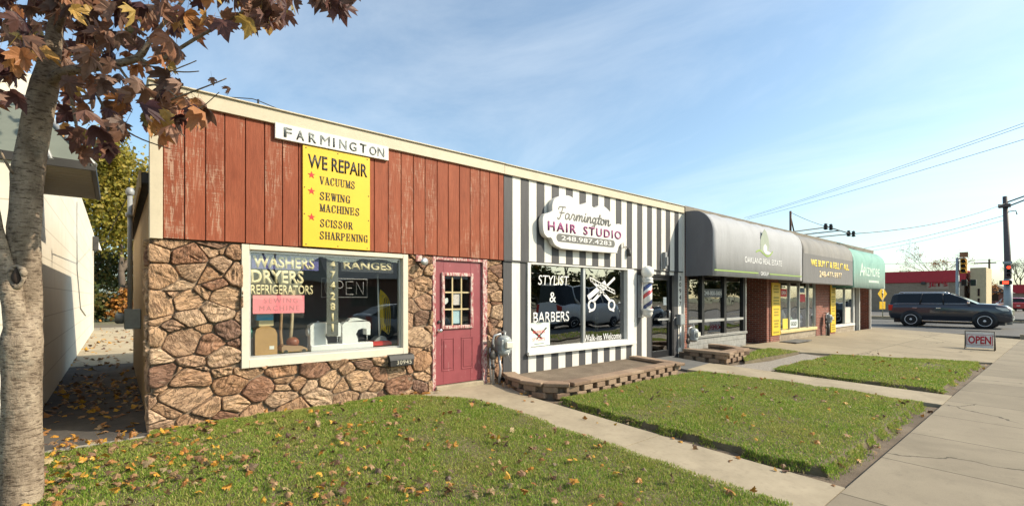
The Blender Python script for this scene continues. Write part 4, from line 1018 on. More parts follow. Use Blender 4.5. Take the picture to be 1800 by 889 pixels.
ftext('Walk-ins Welcome', gx_(1022)+.085, gx_(1091)+.02, .56, .70, GY, M['decal'], hwin, 'lettering', ext=.002)
# crossed comb and scissors decal
def P2(px, py): return (fx(px, GY), fz(px, py, GY))
mb = MB(); cxm, czm = P2(1058, 516); s_ = .0295
def dl(pts, w):
    pts = [(cxm+(p[0])*s_*1.15, czm+p[1]*s_) for p in pts]
    strokes(mb, [(pts, w)], 0, 0, 1, 1, GY, 0, 0, .003)
import itertools
dl([(-13, -2.5), (3, 8)], .11)                          # straight razor blade, solid
dl([(13, 2.5), (-12, 12)], .02); dl([(13.5, 0), (-11, 9)], .02); dl([(13, 2.5), (13.5, 0)], .02); dl([(-12, 12), (-11, 9)], .02)
for k in range(8): a = k/8; dl([(13-a*22, 2.0+a*8.5), (13.2-a*22, .6+a*8.2)], .012)
dl([(13, 12), (-4, -1), (-8.5, -6)], .055); dl([(-10, 9), (4, -1), (8.5, -6)], .035)
for sgn in (-1, 1):
    dl([(sgn*10+3.2*math.cos(a), -8.5+3.6*math.sin(a)) for a in lin(0, 6.283, 13)], .045); dl([(sgn*7.5, -11), (sgn*12.5, -13)], .04); dl([(sgn*2, 0), (sgn*8, -5)], .07)
mb.build('scissors_decal', M['decal'], hwin)
# poster in the corner and vertical OPEN sign
t_ = card('window_poster', 'pale poster reading BARBERS and STYLISTS with crossed tools in the window corner', gx_(931), gx_(966), .56, 1.005, pm('pale_poster', (.62, .70, .64), .7, var=.04), .0125)
PY = .0123
ftext('BARBERS', 6.11, 6.43, .80, .86, PY, M['red_ink'], t_, ext=.002); ftext('&', 6.25, 6.30, .735, .785, PY, M['red_ink'], t_, ext=.002); ftext('STYLISTS', 6.10, 6.43, .655, .715, PY, M['red_ink'], t_, ext=.002)
mb = MB(); strokes(mb, [([(6.06, .90), (6.34, .70)], .045), ([(6.47, .90), (6.22, .70)], .03), ([(6.15, .60), (6.40, .60)], .012), ([(6.2, .99), (6.34, .99)], .01)], 0, 0, 1, 1, PY-.0002, 0, 0, .0015); mb.build('crossed_tools', M['ink'], t_)
t_ = thing('open_sign', 'small vertical blue edged OPEN sign hanging in the barber window', 'sign', (8.1, .05, .86))
oa, ob_ = gx_(1044), gx_(1055)
mb = MB(); mb.box(oa, ob_, .04, .06, .74, 1.21); mb.build('sign_board', pm('blue_sign_edge', (.05, .09, .30), .5), t_, bevel=.004)
mb = MB(); mb.box(oa+.02, ob_-.02, .034, .039, .765, 1.185); mb.build('sign_face', pm('dark_sign_face', (.03, .03, .05), .5), t_)
for k, ch in enumerate('OPEN'): ftext(ch, oa+.05, ob_-.05, 1.09-k*.105, 1.175-k*.105, .0335, M['decal'], t_, 'letter', ext=.002, bold=.02)
# waiting room things seen faintly through the glass
# door
mb = MB(); mb.box(hd[0], hd[0]+.06, -.03, .1, -.05, hd[3]); mb.box(hd[1]-.10, hd[1], -.06, .1, -.05, hd[3]); mb.box(hd[0]+.06, hd[1]-.10, -.029, .1, hd[3]-.05, hd[3])
hdoor = mb.build('door', M['black'], hair, bevel=.004)
mb = MB(); mb.frame(hd[0]+.065, hd[1]-.105, .0, hd[3]-.055, .0, .045, .075, ws=(.06, .08, .16, .08)); mb.build('door_frame', M['black'], hdoor, bevel=.004)
mb = MB(); mb.box(hd[0]+.124, hd[1]-.184, .02, .026, .159, hd[3]-.134); mb.build('pane', M['dark_glass'], hdoor)
mb = MB(); mb.tube([(10.80, .0, 1.16), (10.80, -.05, 1.16), (10.80, -.05, .88), (10.80, .0, .88)], .012, 8); mb.box(10.3, 10.83, -.035, -.01, .92, .96); mb.build('door_handle', M['alu'], hdoor)
mb = MB(); mb.box(hd[0]+.02, hd[1]-.05, -.1, .12, -.12, -.012); mb.build('door_sill', M['grey_metal'], hdoor)
mb = MB(); mb.box(10.62, 10.76, .016, .019, 1.30, 1.50); mb.build('door_sticker', M['paper'], hdoor)
for k, ch in enumerate('30947'):
    pass
t_ = thing('house_numbers', 'black numerals 30947 stacked vertically on the white end stripe', 'house number', (11.3, -.06, 1.0))
for k, ch in enumerate('30947'): ftext(ch, 11.25, 11.34, 1.93-k*.165, 2.05-k*.165, -.058 if 0 else -.0565, M['ink'], t_, 'digit', ext=.004)
# barber pole
t_ = thing('barber_pole', 'barber pole with white globe and red, white and blue spiral by the glass door', 'barber pole', (9.55, -.06, 1.2))
bx, by = 9.55, -.235
def spiral():
    m, t, b = nt_new('barber_spiral'); sp = N(t, 'ShaderNodeSeparateXYZ'); L(t, OBJ(t), sp.inputs[0])
    ang = MA(t, 'DIVIDE', MA(t, 'ARCTAN2', MA(t, 'SUBTRACT', sp.outputs[1], by+.06), sp.outputs[0]), 2*math.pi)
    f = MA(t, 'FRACT', MA(t, 'ADD', MA(t, 'SUBTRACT', MA(t, 'MULTIPLY', sp.outputs[2], 2.3), MA(t, 'MULTIPLY', ang, 1.0)), 10))
    L(t, RAMP(t, f, [(0, (.78, .78, .75)), (.16, (.5, .04, .035)), (.40, (.78, .78, .75)), (.56, (.04, .07, .20)), (.80, (.78, .78, .75))], 'CONSTANT'), b.inputs['Base Color'])
    b.inputs['Roughness'].default_value = .15; b.inputs['Coat Weight'].default_value = 1; return m
mb = MB(); mb.cyl((bx, by, 1.23), (bx, by, 1.83), .105, n=24); mb.build('spiral_cylinder', spiral(), t_)
mb = MB(); mb.lathe([(0.0, 1.955), (.12, 1.95), (.125, 1.90), (.11, 1.885), (.128, 1.87), (.128, 1.831)], (bx, by, 0), 'z', 24); mb.build('pole_cap', M['white'], t_); mb = MB(); mb.lathe([(.128, 1.229), (.13, 1.18), (.11, 1.17), (.118, 1.12), (.09, 1.055), (.05, 1.03), (0.0, 1.025)], (bx, by, 0), 'z', 24); mb.build('pole_cap', M['white'], t_)
mb = MB(); mb.sphere((bx, by, 2.085), .15, 22); mb.build('globe', pm('white_globe', (.8, .79, .75), .2, var=.02), t_)
mb = MB(); mb.box(bx-.05, bx+.05, -.128 if 0 else by+.10, -.056, 1.84, 1.94); mb.box(bx-.05, bx+.05, by+.10, -.056, 1.1, 1.2); mb.box(bx-.14, bx+.10, -.075, -.056, 1.02, 2.02); mb.build('bracket', M['grey_metal'], t_, bevel=.004)
# big cloud shaped sign
t_ = thing('shop_sign', 'white cloud shaped sign for the hair studio on black and white stripes', 'sign', (7.5, -.07, 2.5))
OUT = [(303, 300), (305, 210), (340, 140), (420, 103), (520, 103), (580, 140), (610, 195), (690, 218), (740, 195), (790, 205), (830, 245), (870, 262), (920, 228), (985, 245), (1050, 305), (1100, 375), (1118, 470),
       (1180, 470), (1225, 505), (1250, 575), (1240, 680), (1175, 755), (1150, 830), (1100, 848), (500, 800), (400, 780), (330, 735), (290, 655), (240, 645), (195, 590), (180, 500), (180, 390), (215, 335), (265, 325)]
SYF = -.215
def sp2(p): px, py = 930+p[0]/7.411, 330+p[1]/7.411; return (fx(px, SYF), fz(px, py, SYF))
pts = [sp2(p) for p in OUT]; pts = smooth_pts(pts+[pts[0]], 4)[:-1]
mb = MB(); mb.prism(pts, SYF, -.10, 'xz', 0, True); mb.build('board', M['white_clean'], t_, bevel=.006)
for a_ in (7.0, 8.1): mb = MB(); mb.box(a_, a_+.1, -.0995, -.071, 2.7, 3.1); mb.build('standoff', M['dark_metal'], t_)
def pill(x0, x1, z0, z1, y0, y1):
    r = (z1-z0)/2; zc = (z0+z1)/2
    return [(x0+r+r*math.cos(a), zc+r*math.sin(a)) for a in lin(math.pi/2, 3*math.pi/2, 9)]+[(x1-r+r*math.cos(a), zc+r*math.sin(a)) for a in lin(-math.pi/2, math.pi/2, 9)]
a0, a1 = sp2((357, 640)), sp2((1117, 735))
zc = (a0[1]+a1[1])/2
M['sign_grey'] = pm('sign_grey', (.125, .125, .115), .5, var=.03)
mb = MB(); mb.prism(pill(a0[0], a1[0], zc-.078, zc+.078, 0, 0), SYF-.004, SYF+.002); mb.build('number_panel', M['sign_grey'], t_)
ftext('248.987.4283', sp2((420, 0))[0], sp2((1070, 0))[0], zc-.045, zc+.047, SYF-.0045, M['decal'], t_, ext=.002)
M['plum'] = pm('plum_lettering', (.26, .05, .16), .5, var=.05)
z0, z1 = sp2((270, 545))[1], sp2((270, 425))[1]
for s, pa, pb in (('HAIR', 245, 610), ('STUDIO', 708, 1197)):
    ftext(s, sp2((pa, 0))[0], sp2((pb, 0))[0], z0-.012, z1-.012, SYF, M['plum'], t_, ext=.012, bold=.012, spacing=1.25)
# hand written name: one pen line per letter
SCR = [
 [(.02, .78), (.06, .95), (.20, 1.0), (.42, 1.0)], [(.27, 1.0), (.20, .6), (.12, .2), (.04, .10), (.0, .2)], [(.10, .58), (.25, .56), (.36, .62)],
 [(.66, .50), (.56, .60), (.46, .48), (.44, .26), (.52, .18), (.62, .34), (.67, .55), (.65, .30), (.70, .18), (.78, .30)],
 [(.78, .30), (.84, .56), (.88, .60), (.98, .52), (.94, .30), (.98, .18), (1.05, .28)],
 [(1.05, .28), (1.12, .58), (1.10, .18)], [(1.10, .20), (1.20, .56), (1.28, .56), (1.26, .18)], [(1.26, .2), (1.36, .56), (1.44, .54), (1.43, .24), (1.50, .20), (1.57, .36)],
 [(1.57, .36), (1.63, .58), (1.61, .24), (1.68, .20), (1.74, .36)], [(1.64, .74), (1.66, .78)],
 [(1.74, .36), (1.80, .58), (1.78, .18)], [(1.78, .20), (1.90, .57), (1.98, .54), (1.97, .24), (2.04, .20), (2.10, .34)],
 [(2.32, .52), (2.22, .60), (2.12, .46), (2.14, .24), (2.22, .20), (2.30, .40), (2.34, .58), (2.28, .1), (2.20, -.22), (2.08, -.20), (2.14, -.04), (2.44, .22)],
 [(2.44, .22), (2.56, .70), (2.58, .88)], [(2.56, .70), (2.50, .3), (2.56, .18), (2.64, .28)], [(2.44, .62), (2.70, .64)],
 [(2.80, .58), (2.68, .48), (2.68, .24), (2.78, .18), (2.88, .34), (2.84, .54), (2.80, .58), (2.92, .50)],
 [(2.92, .46), (3.0, .58), (2.98, .18)], [(2.98, .20), (3.10, .57), (3.19, .54), (3.17, .24), (3.24, .18), (3.32, .30)]]
mb = MB(); xa, xb = sp2((370, 0))[0], sp2((1055, 0))[0]; zb, zt = sp2((400, 395))[1], sp2((400, 215))[1]
zb -= .03; k_ = (xb-xa)/3.32
strokes(mb, [(smooth_pts(s, 4), .024) for s in SCR], xa, zb-.02, k_, (zt-zb)*.93, SYF, .05, 0, .003); mb.build('script_lettering', M['sign_grey'], t_)
# small lamp, cable to the sign
t_ = thing('wall_lamp', 'small dark lamp on the stripes at the lower corner of the cloud sign', 'lamp', (8.99, -.07, 2.55))
mb = MB(); mb.lathe([(.03, 0), (.05, -.03), (.05, -.06), (.02, -.07)], (8.99, -.07, 2.58), 'y', 12); mb.build('base', M['dark_metal'], t_)
mb = MB(); mb.lathe([(.0, .13), (.04, .12), (.05, .0), (.035, -.02)], (8.99, -.12, 2.46), 'z', 12); mb.build('lamp_head', M['dark_metal'], t_)
mb = MB(); mb.tube([(8.72, -.15, 2.72), (8.80, -.1, 2.62), (8.90, -.09, 2.66), (8.98, -.09, 2.60)], .007, 6); tag(mb.build('sign_cable', M['wire']), 'thin dark cable looping from the cloud sign to the small lamp', 'cable')
mb = MB(); mb.box(10.42, 10.52, -.16, -.071, 2.2, 2.62); mb.box(10.44, 10.50, -.2, -.16, 2.28, 2.5); t_ = mb.build('door_light', M['grey_metal'], bevel=.01); tag(t_, 'narrow grey light fixture on the stripes above the glass door', 'lamp')

# ------------------------------------------------------------------ meters
M['meter_grey'] = pm('meter_grey_paint', (.30, .33, .33), .5, metal=.25, var=.18, scale=14, spot=.1); M['meter_pale'] = pm('meter_plastic', (.56, .56, .48), .35, var=.1)
def gas_meter(x, z, y, label, mir=1):
    t = thing('gas_meter', label, 'gas meter', (x, y, 0), 'gas meters on the shop fronts')
    mb = MB(); mb.box(x-.10, x+.13, y-.28, y-.08, z-.10, z+.11); mb.lathe([(.125, -.1), (.13, -.02), (.12, .04), (.06, .07), (0.0, .075)], (x+.015, y-.18, z+.10), 'z', 18); mb.lathe([(.125, .06), (.12, -.02), (.05, -.06), (0.0, -.06)], (x+.015, y-.18, z-.13), 'z', 18); mb.build('meter_body', M['meter_grey'], t, bevel=.02, seg=2)
    mb = MB(); mb.box(x-.04, x+.10, y-.345, y-.282, z-.04, z+.07); mb.build('dial_box', M['meter_pale'], t, bevel=.012, seg=2)
    mb = MB(); xp = x-.20*mir
    mb.tube([(xp, y-.16, -.1), (xp, y-.16, z+.10), (xp+.02*mir, y-.17, z+.18), (x-.05*mir, y-.18, z+.20), (x-.04*mir, y-.18, z+.14)], .022, 10)
    mb.tube([(x+.05*mir, y-.18, z+.14), (x+.05*mir, y-.18, z+.22), (x+.05*mir, y-.02, z+.22)], .020, 10); mb.build('pipe', M['steel'], t)
    mb = MB(); mb.lathe([(.03, -.03), (.075, -.02), (.08, .0), (.075, .02), (.03, .035)], (xp, y-.16, z-.16), 'y', 16); mb.lathe([(.036, -.05), (.036, .05)], (xp, y-.16, z-.02), 'z', 12); mb.lathe([(.034, -.04), (.034, .04)], (xp, y-.16, z-.36), 'z', 12); mb.build('regulator', M['dark_metal'], t)
    mb = MB(); mb.tube([(x+.03, y-.2, z+.17), (x+.0, y-.2, z+.28), (x+.07, y-.2, z+.22)], .004, 5); mb.build('seal_wire', M['alu'], t); mb = MB(); mb.tube([(x+.02, y-.3, z-.13), (x+.12, y-.26, z-.30)], .004, 5); mb.build('seal_wire', M['alu'], t); return t
gas_meter(5.18, .66, -.04, 'grey gas meter and pipes on the last stones beside the red door')
mb = MB(); mb.tube([(4.99, -.13, .0), (4.985, -.11, .3), (4.99, -.1, .62)], .018, 8); tag(mb.build('service_pipe', M['steel']), 'thin grey service pipe on the stones at the edge of the red door frame', 'pipe'); mb = MB(); mb.tube([(5.10, -.2, -.05), (5.13, -.22, .25), (5.10, -.2, .52)], .024, 8); tag(mb.build('service_pipe', M['steel']), 'bent grey service pipe rising from the ground under the gas meter by the red door', 'pipe')
gas_meter(11.55, .52, -.09, 'pale grey gas meter on the brick pier behind the small block planter')
t_ = thing('utility_box', 'grey metal utility box on the stripes beside the stacked numerals', 'utility box', (11.2, -.06, .8))
mb = MB(); mb.box(11.10, 11.34, -.17, -.0565, .78, 1.06); mb.build('box', M['grey_metal'], t_, bevel=.006)
mb = MB(); mb.box(11.12, 11.32, -.178, -.171, .80, 1.04); mb.build('door_panel', M['meter_grey'], t_, bevel=.003)
mb = MB(); mb.tube([(11.22, -.1, .78), (11.22, -.1, .2)], .02, 8); mb.tube([(11.10, -.1, .98), (10.98, -.085, .98), (10.9, -.085, .90)], .008, 6); mb.build('conduit', M['steel'], t_)

# ------------------------------------------------------------------ block planters
def block_mat():
    m, t, b = nt_new('retaining_block'); g = N(t, 'ShaderNodeNewGeometry')
    c = RAMP(t, g.outputs['Random Per Island'], [(0, (.22, .145, .095)), (.5, (.30, .205, .135)), (1, (.36, .26, .175))])
    c = MIX(t, .7, c, RAMP(t, NOISE(t, OBJ(t), 22, 7, .75), [(.3, .5), (.65, 1.0)]), 'MULTIPLY')
    L(t, c, b.inputs['Base Color']); b.inputs['Roughness'].default_value = .95; BUMP(t, b, NOISE(t, OBJ(t), 70, 6, .7), .8, .01); return m
M['block'] = block_mat(); M['block_dark'] = pm('block_core', (.17, .125, .088), .95, var=.2, scale=12, bump=.5)
def planter(label, path, zbase, courses, hc, hcap, soil_poly, soil_z, gap=.30):
    t = thing('block_planter', label, 'planter', (path[0][0], path[0][1], 0), 'block planters along the shop fronts')
    pts = [Vector(p) for p in path]; seg = [(a, b, (b-a).length) for a, b in zip(pts[:-1], pts[1:])]; tot = sum(s[2] for s in seg)
    def walk(s):
        for a, b, l in seg:
            if s <= l or b is pts[-1]: d = (b-a)/l; return a+d*s, d
            s -= l
    core = MB(); wl = MB(); cp = MB(); bl = .33
    for a, b, l in seg:
        d = (b-a)/l; m_ = (a+b)/2; zt = zbase+courses*hc
        core.rbox((m_.x-d.y*.05, m_.y+d.x*.05, (zt-.2+zbase-.02)/2+.09 if 0 else (zbase-.1+zt-.002)/2), (l+.03, .12, zt-.002-(zbase-.1)), math.atan2(d.y, d.x))
    for c in range(courses):
        s = .03+(bl*.5 if c % 2 else 0)
        while s < tot-.08:
            p, d = walk(s+bl*(1-gap)/2); j = rnd.uniform(-.008, .008)
            wl.rbox((p.x-d.y*(.0+j), p.y+d.x*(.0+j), zbase+hc*(c+.5)), (bl*(1-gap), .17, hc-.006), math.atan2(d.y, d.x)+rnd.uniform(-.03, .03)); s += bl
    s = 0
    while s < tot-.05:
        l = min(.40, tot-s); p, d = walk(s+l/2)
        cp.rbox((p.x-d.y*.03, p.y+d.x*.03, zbase+courses*hc+hcap/2+rnd.uniform(-.003, .003)), (l+.012, .25, hcap), math.atan2(d.y, d.x)+rnd.uniform(-.01, .01)); s += .40
    core.build('core', M['block_dark'], t); wl.build('blocks', M['block'], t, bevel=.008); cp.build('cap', M['block'], t, bevel=.01)
    sm = MB(); sm.prism(soil_poly, zbase-.1, soil_z, 'xy'); so = sm.build('soil', M['soil'], t)
    return t
planter('long low planter of brown concrete blocks with a rounded corner under the barber window',
        [(5.36, -.12), (5.17, -.5), (5.10, -.95), (5.17, -1.25), (5.35, -1.45), (5.62, -1.53), (6.4, -1.50), (8.85, -1.36), (9.12, -.16)], -.09, 2, .095, .06,
        [(5.42, -.06), (5.25, -.6), (5.22, -1.0), (5.45, -1.35), (8.75, -1.25), (9.0, -.06)], .085)
planter('small stub planter of brown concrete blocks between glass door and gravel path',
        [(11.05, -.32), (11.02, -1.32), (12.3, -1.25), (12.75, -.5), (12.7, -.15)], -.07, 2, .10, .07, [(11.15, -.1), (11.12, -1.2), (12.2, -1.15), (12.6, -.45), (12.55, -.1)], .085)
mb = MB()
for (x, y, l, a) in ((6.2, -.35, .5, .12), (7.4, -.28, .9, .02), (8.6, -.22, .5, -.06)):
    pass
# ------------------------------------------------------------------ the brick block with three awnings
M['brick'] = brick_mat('red_brick', (.30, .085, .05), (.20, .055, .035), (.36, .30, .25))
M['brick_low'] = brick_mat('pale_stone_bulkhead', (.40, .34, .25), (.30, .24, .17), (.22, .18, .14), .42, .13)
M['cmu'] = brick_mat('painted_blocks', (.36, .36, .33), (.32, .32, .30), (.14, .14, .13), .40, .20, .3)
blk = thing('brick_shop_block', 'long single storey brick block of three shops under curved awnings', 'shops', (20, 0, 0))
def bz(x): return -.008*max(0, x-12)
mb = MB()
mb.box(11.425, 11.70, -.02, .25, -.3, 2.6)                       # first pier
mb.box(17.15, 17.95, -.03, .25, -.3, 2.6); mb.box(16.93, 17.149, .0, 1.2, -.3, 2.6)
mb.box(21.72, 23.30, -.02, .25, -.3, 2.6); mb.box(23.301, 24.05, -.045, .25, -.4, 2.6)
mb.box(28.05, 29.60, .45, .7, -.4, 2.6); mb.box(29.605, 29.85, -.02, 9, -.5, 3.75)
mb.box(11.42, 29.6, .0, .25, 2.6, 3.74)
mb.build('brick_wall', M['brick'], blk)
mb = MB(); mb.box(11.42, 29.9, -.06, 9, 3.745, 3.86); mb.build('roof', M['roofing'], blk, bevel=.01)
mb = MB(); mb.box(11.42, 29.95, -.13, -.062, 3.72, 3.90); mb.build('roof_edge', pm('roof_edge_metal', (.16, .135, .10), .6, var=.2, scale=5), blk, bevel=.005)
mb = MB(); mb.box(11.45, 29.6, 5, 5.05, -.3, 3.0); mb.box(11.45, 29.6, .26, 5, 2.61, 2.66); mb.box(11.45, 11.5, .26, 5, -.3, 2.6); mb.box(11.5, 29.55, .26, 5, -.45, -.4)
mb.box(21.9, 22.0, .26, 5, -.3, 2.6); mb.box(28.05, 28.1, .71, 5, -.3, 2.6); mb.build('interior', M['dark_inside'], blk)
# real estate office: black framed glazing over a painted block bulkhead
ox0, ox1 = 11.705, 15.30
mb = MB(); mb.box(ox0, ox1, -.01, .22, -.35, .36); mb.box(ox0-.0, ox1+.02, -.05, .24, .361, .43); mb.build('bulkhead', M['cmu'], blk, bevel=.008)
mb = MB()
for (a, w) in ((ox0+.001, .12), (12.54, .14), (13.86, .15), (15.14, .16)): mb.box(a, a+w, .0, .14, .431, 2.12)
mb.box(ox0+.001, ox1, .001, .139, 2.121, 2.6); ofr = mb.build('storefront_frame', M['black'], blk, bevel=.004)
mb = MB(); mb.box(ox0+.122, 12.539, -.004, .12, .80, .87); mb.box(12.681, 13.859, -.004, .12, .80, .87); mb.box(14.011, 15.139, -.004, .12, .80, .87); mb.box(15.255, 15.305, -.02, .16, .43, 2.12)
mb.build('transom_bar', M['alu'], ofr)
for (a, b_) in ((ox0+.122, 12.539), (12.681, 13.859), (14.011, 15.139)):
    for (c_, d_) in ((.871, 2.12), (.431, .799)):
        mb = MB(); mb.box(a, b_, .06, .066, c_, d_); mb.build('pane', M['dark_glass'], ofr)
t_ = card('window_sign', 'dark strip with white phone number in the office window under the grey awning', 12.72, 13.84, 1.50, 1.74, pm('dark_grey_card', (.10, .11, .12), .6), .054)
ftext('248-800-5005', 12.77, 13.80, 1.56, 1.68, .0535, M['decal'], t_, bold=.012, ext=.003)
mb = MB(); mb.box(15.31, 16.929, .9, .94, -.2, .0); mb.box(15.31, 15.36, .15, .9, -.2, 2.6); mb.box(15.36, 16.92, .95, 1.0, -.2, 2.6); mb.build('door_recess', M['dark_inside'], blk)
mb = MB(); mb.frame(15.5, 16.6, -.05, 2.15, .86, .93, .1); rdoor = mb.build('door', M['black'], blk)
mb = MB(); mb.box(15.6, 16.5, .89, .896, .06, 2.04); mb.build('pane', M['dark_glass'], rdoor)
mb = MB(); mb.box(15.7, 15.78, .80, .85, .9, 1.2); mb.build('handle', M['alu'], rdoor)
# resale shop windows
rx0, rx1 = 17.96, 21.71
mb = MB(); mb.box(rx0, rx1, -.005, .22, -.4, .20); mb.build('bulkhead', M['brick_low'], blk)
M['tan_sill'] = pm('tan_sill_paint', (.62, .47, .22), .6, var=.1, scale=6)
mb = MB(); mb.box(rx0, rx1, -.07, .24, .201, .31); mb.build('sill', M['tan_sill'], blk, bevel=.008)
mb = MB(); xs_ = [rx0, 18.95, 19.92, 20.9, rx1-.07]
for a in xs_: mb.box(a+.002, a+.068, .0, .10, .311, 2.3)
mb.box(rx0+.07, rx1-.07, .002, .098, 2.3, 2.6); rfr = mb.build('storefront_frame', M['alu'], blk)
for a, b_ in zip(xs_[:-1], xs_[1:]):
    mb = MB(); mb.box(a+.069, b_+.001, .04, .046, .311, 2.3); mb.build('pane', M['glass'], rfr)
M['red_neon'] = pm('red_window_sign', (.60, .05, .05), .5)
def wcard(lab, x0, x1, z0, z1, col, txt=None, tcol='decal', name='window_sign', y=.034):
    t = card(name, lab, x0, x1, z0, z1, pm('sign_card', col, .6, var=.05), y)
    if txt: ftext(txt, x0+(x1-x0)*.15, x1-(x1-x0)*.15, z0+(z1-z0)*.25, z1-(z1-z0)*.25, y-.0005, M[tcol], t, bold=.02, ext=.003)
wcard('red OPEN sign high in the first pane of the resale shop', 18.2, 18.8, 1.52, 1.80, (.55, .03, .03), 'OPEN')
wcard('red sign across the middle panes of the resale shop', 20.0, 20.65, 1.32, 1.62, (.55, .04, .05))
wcard('small blue sign above the red one in the resale shop window', 20.05, 20.6, 1.68, 1.86, (.12, .20, .32))
wcard('yellow card at the foot of the first resale shop pane', 18.40, 18.88, .34, .72, (.62, .50, .06))
wcard('white card reading GOLD at the foot of the second resale shop pane', 19.08, 19.86, .36, .66, (.55, .62, .60), 'GOLD', 'ink')
mb = MB()
for k in range(16):
    x = rnd.uniform(18.2, 21.6); w = rnd.uniform(.1, .35); h = rnd.uniform(.15, .6); mb.rbox((x, rnd.uniform(.4, .9), .31+h/2), (w, .2, h), rnd.uniform(0, 3), rnd.randrange(4))
def goods(x, w, h, col, kind, lab):
    t = thing(kind, lab, kind.replace('_', ' '), (x, .5, .0)); mb = MB()
    mb.box(x-w/2, x+w/2, .4, .65, -.38, h*.55); mb.build('cabinet', pm('goods_paint', col, .5), t, bevel=.02)
    mb = MB(); mb.lathe([(w*.3, 0), (w*.36, h*.15), (w*.2, h*.3), (w*.10, h*.42), (0.0, h*.45)], (x, .52, h*.551), 'z', 12); mb.build('vase', pm('goods_ceramic', sc(col, 1.7), .3), t)
goods(18.5, .5, .9, (.20, .18, .17), 'display_cabinet', 'grey display cabinet with pale vase behind the first resale pane')
goods(19.6, .45, 1.1, (.30, .27, .22), 'display_cabinet', 'tan display cabinet with vase behind the second resale pane')
goods(20.4, .5, .8, (.07, .15, .12), 'display_cabinet', 'dark green display cabinet behind the third resale pane')
goods(21.3, .5, 1.0, (.05, .07, .14), 'display_cabinet', 'navy display cabinet behind the last resale pane')
# yellow pillar signs
def pillar_sign(label, x0, x1, y, z0, z1):
    t = thing('pillar_sign', label, 'sign', ((x0+x1)/2, y, z0), 'yellow signs on the brick piers'); mb = MB()
    mb.box(x0, x1, y-.03, y, z0, z1); mb.build('panel', M['yellow_sign'], t)
    mb = MB(); z = z1-.12; k = 0
    while z > z0+.08:
        w = (x1-x0)*rnd.uniform(.25, .36); xm = (x0+x1)/2
        if k % 4 != 3:                                  # rows too small to read: a ragged line of marks
            q = xm-w
            while q < xm+w-.02:
                l = rnd.uniform(.03, .07); mb.box(q, min(q+l, xm+w), y-.033, y-.0305, z-.03, z+.03); q += l+.018
        z -= .10; k += 1
    mb.build('lettering', pm('sign_olive_print', (.30, .24, .03), .6), t)
pillar_sign('tall yellow sign on the brick pier at the resale shop, nearest the office door', 17.22, 17.93, -.031, .18, 2.0)
pillar_sign('tall yellow sign on the pier between resale shop and green awning window', 23.36, 24.0, -.046, .0, 2.03)
# third shop
vx0, vx1 = 24.06, 27.0
mb = MB(); mb.box(vx0, vx1, -.005, .22, -.45, .17); mb.build('bulkhead', M['brick_low'], blk)
mb = MB(); mb.box(vx0, vx1, -.05, .24, .171, .27); mb.build('sill', M['white'], blk)
mb = MB()
for a in (vx0, 25.6, vx1-.08): mb.box(a+.002, a+.078, 0, .1, .271, 2.3)
mb.box(vx0+.08, vx1-.08, .002, .098, 2.3, 2.6); vfr = mb.build('storefront_frame', M['alu'], blk)
for a, b_ in ((24.06, 25.6), (25.6, vx1-.08)):
    mb = MB(); mb.box(a+.08, b_+.001, .04, .046, .271, 2.3); mb.build('pane', M['glass'], vfr)
wcard('leaning white poster at the foot of the window under the green awning', 25.75, 26.6, .30, 1.05, (.60, .54, .48), None, 'ink', 'window_poster')
mb = MB(); mb.box(27.01, 27.12, .0, .25, -.4, 2.6); mb.box(27.95, 28.04, .0, .25, -.4, 2.6); mb.box(27.12, 27.95, .01, .24, 2.15, 2.6); sdoor = mb.build('door', M['white'], blk)
mb = MB(); mb.box(27.14, 27.93, .16, .2, -.3, 2.14); mb.build('door_leaf', M['dark_metal'], sdoor)
mb = MB(); mb.box(27.2, 27.26, .08, .155, .85, 1.1); mb.build('handle', M['chrome'], sdoor)
mb = MB(); mb.box(29.56, 29.62, -.1, -.021, -.45, 2.05); mb.build('downpipe', M['white'], blk)
gas_meter(22.55, .62, -.03, 'dark gas meter in front of the brick between the two yellow pillar signs')
mb = MB(); mb.cyl((22.52, -.2, -.1), (22.52, -.2, .5), .07); tag(mb.build('standpipe', M['dark_metal']), 'short dark standpipe under the gas meter between the yellow pillar signs', 'pipe')
mb = MB(); mb.box(17.5, 19.0, -.72, -.18, hgt(18, -.4)+.001, hgt(18, -.4)+.025); tag(mb.build('doormat', M['dark_mat'], bevel=.006), 'dark doormat on the concrete below the resale shop window', 'doormat')
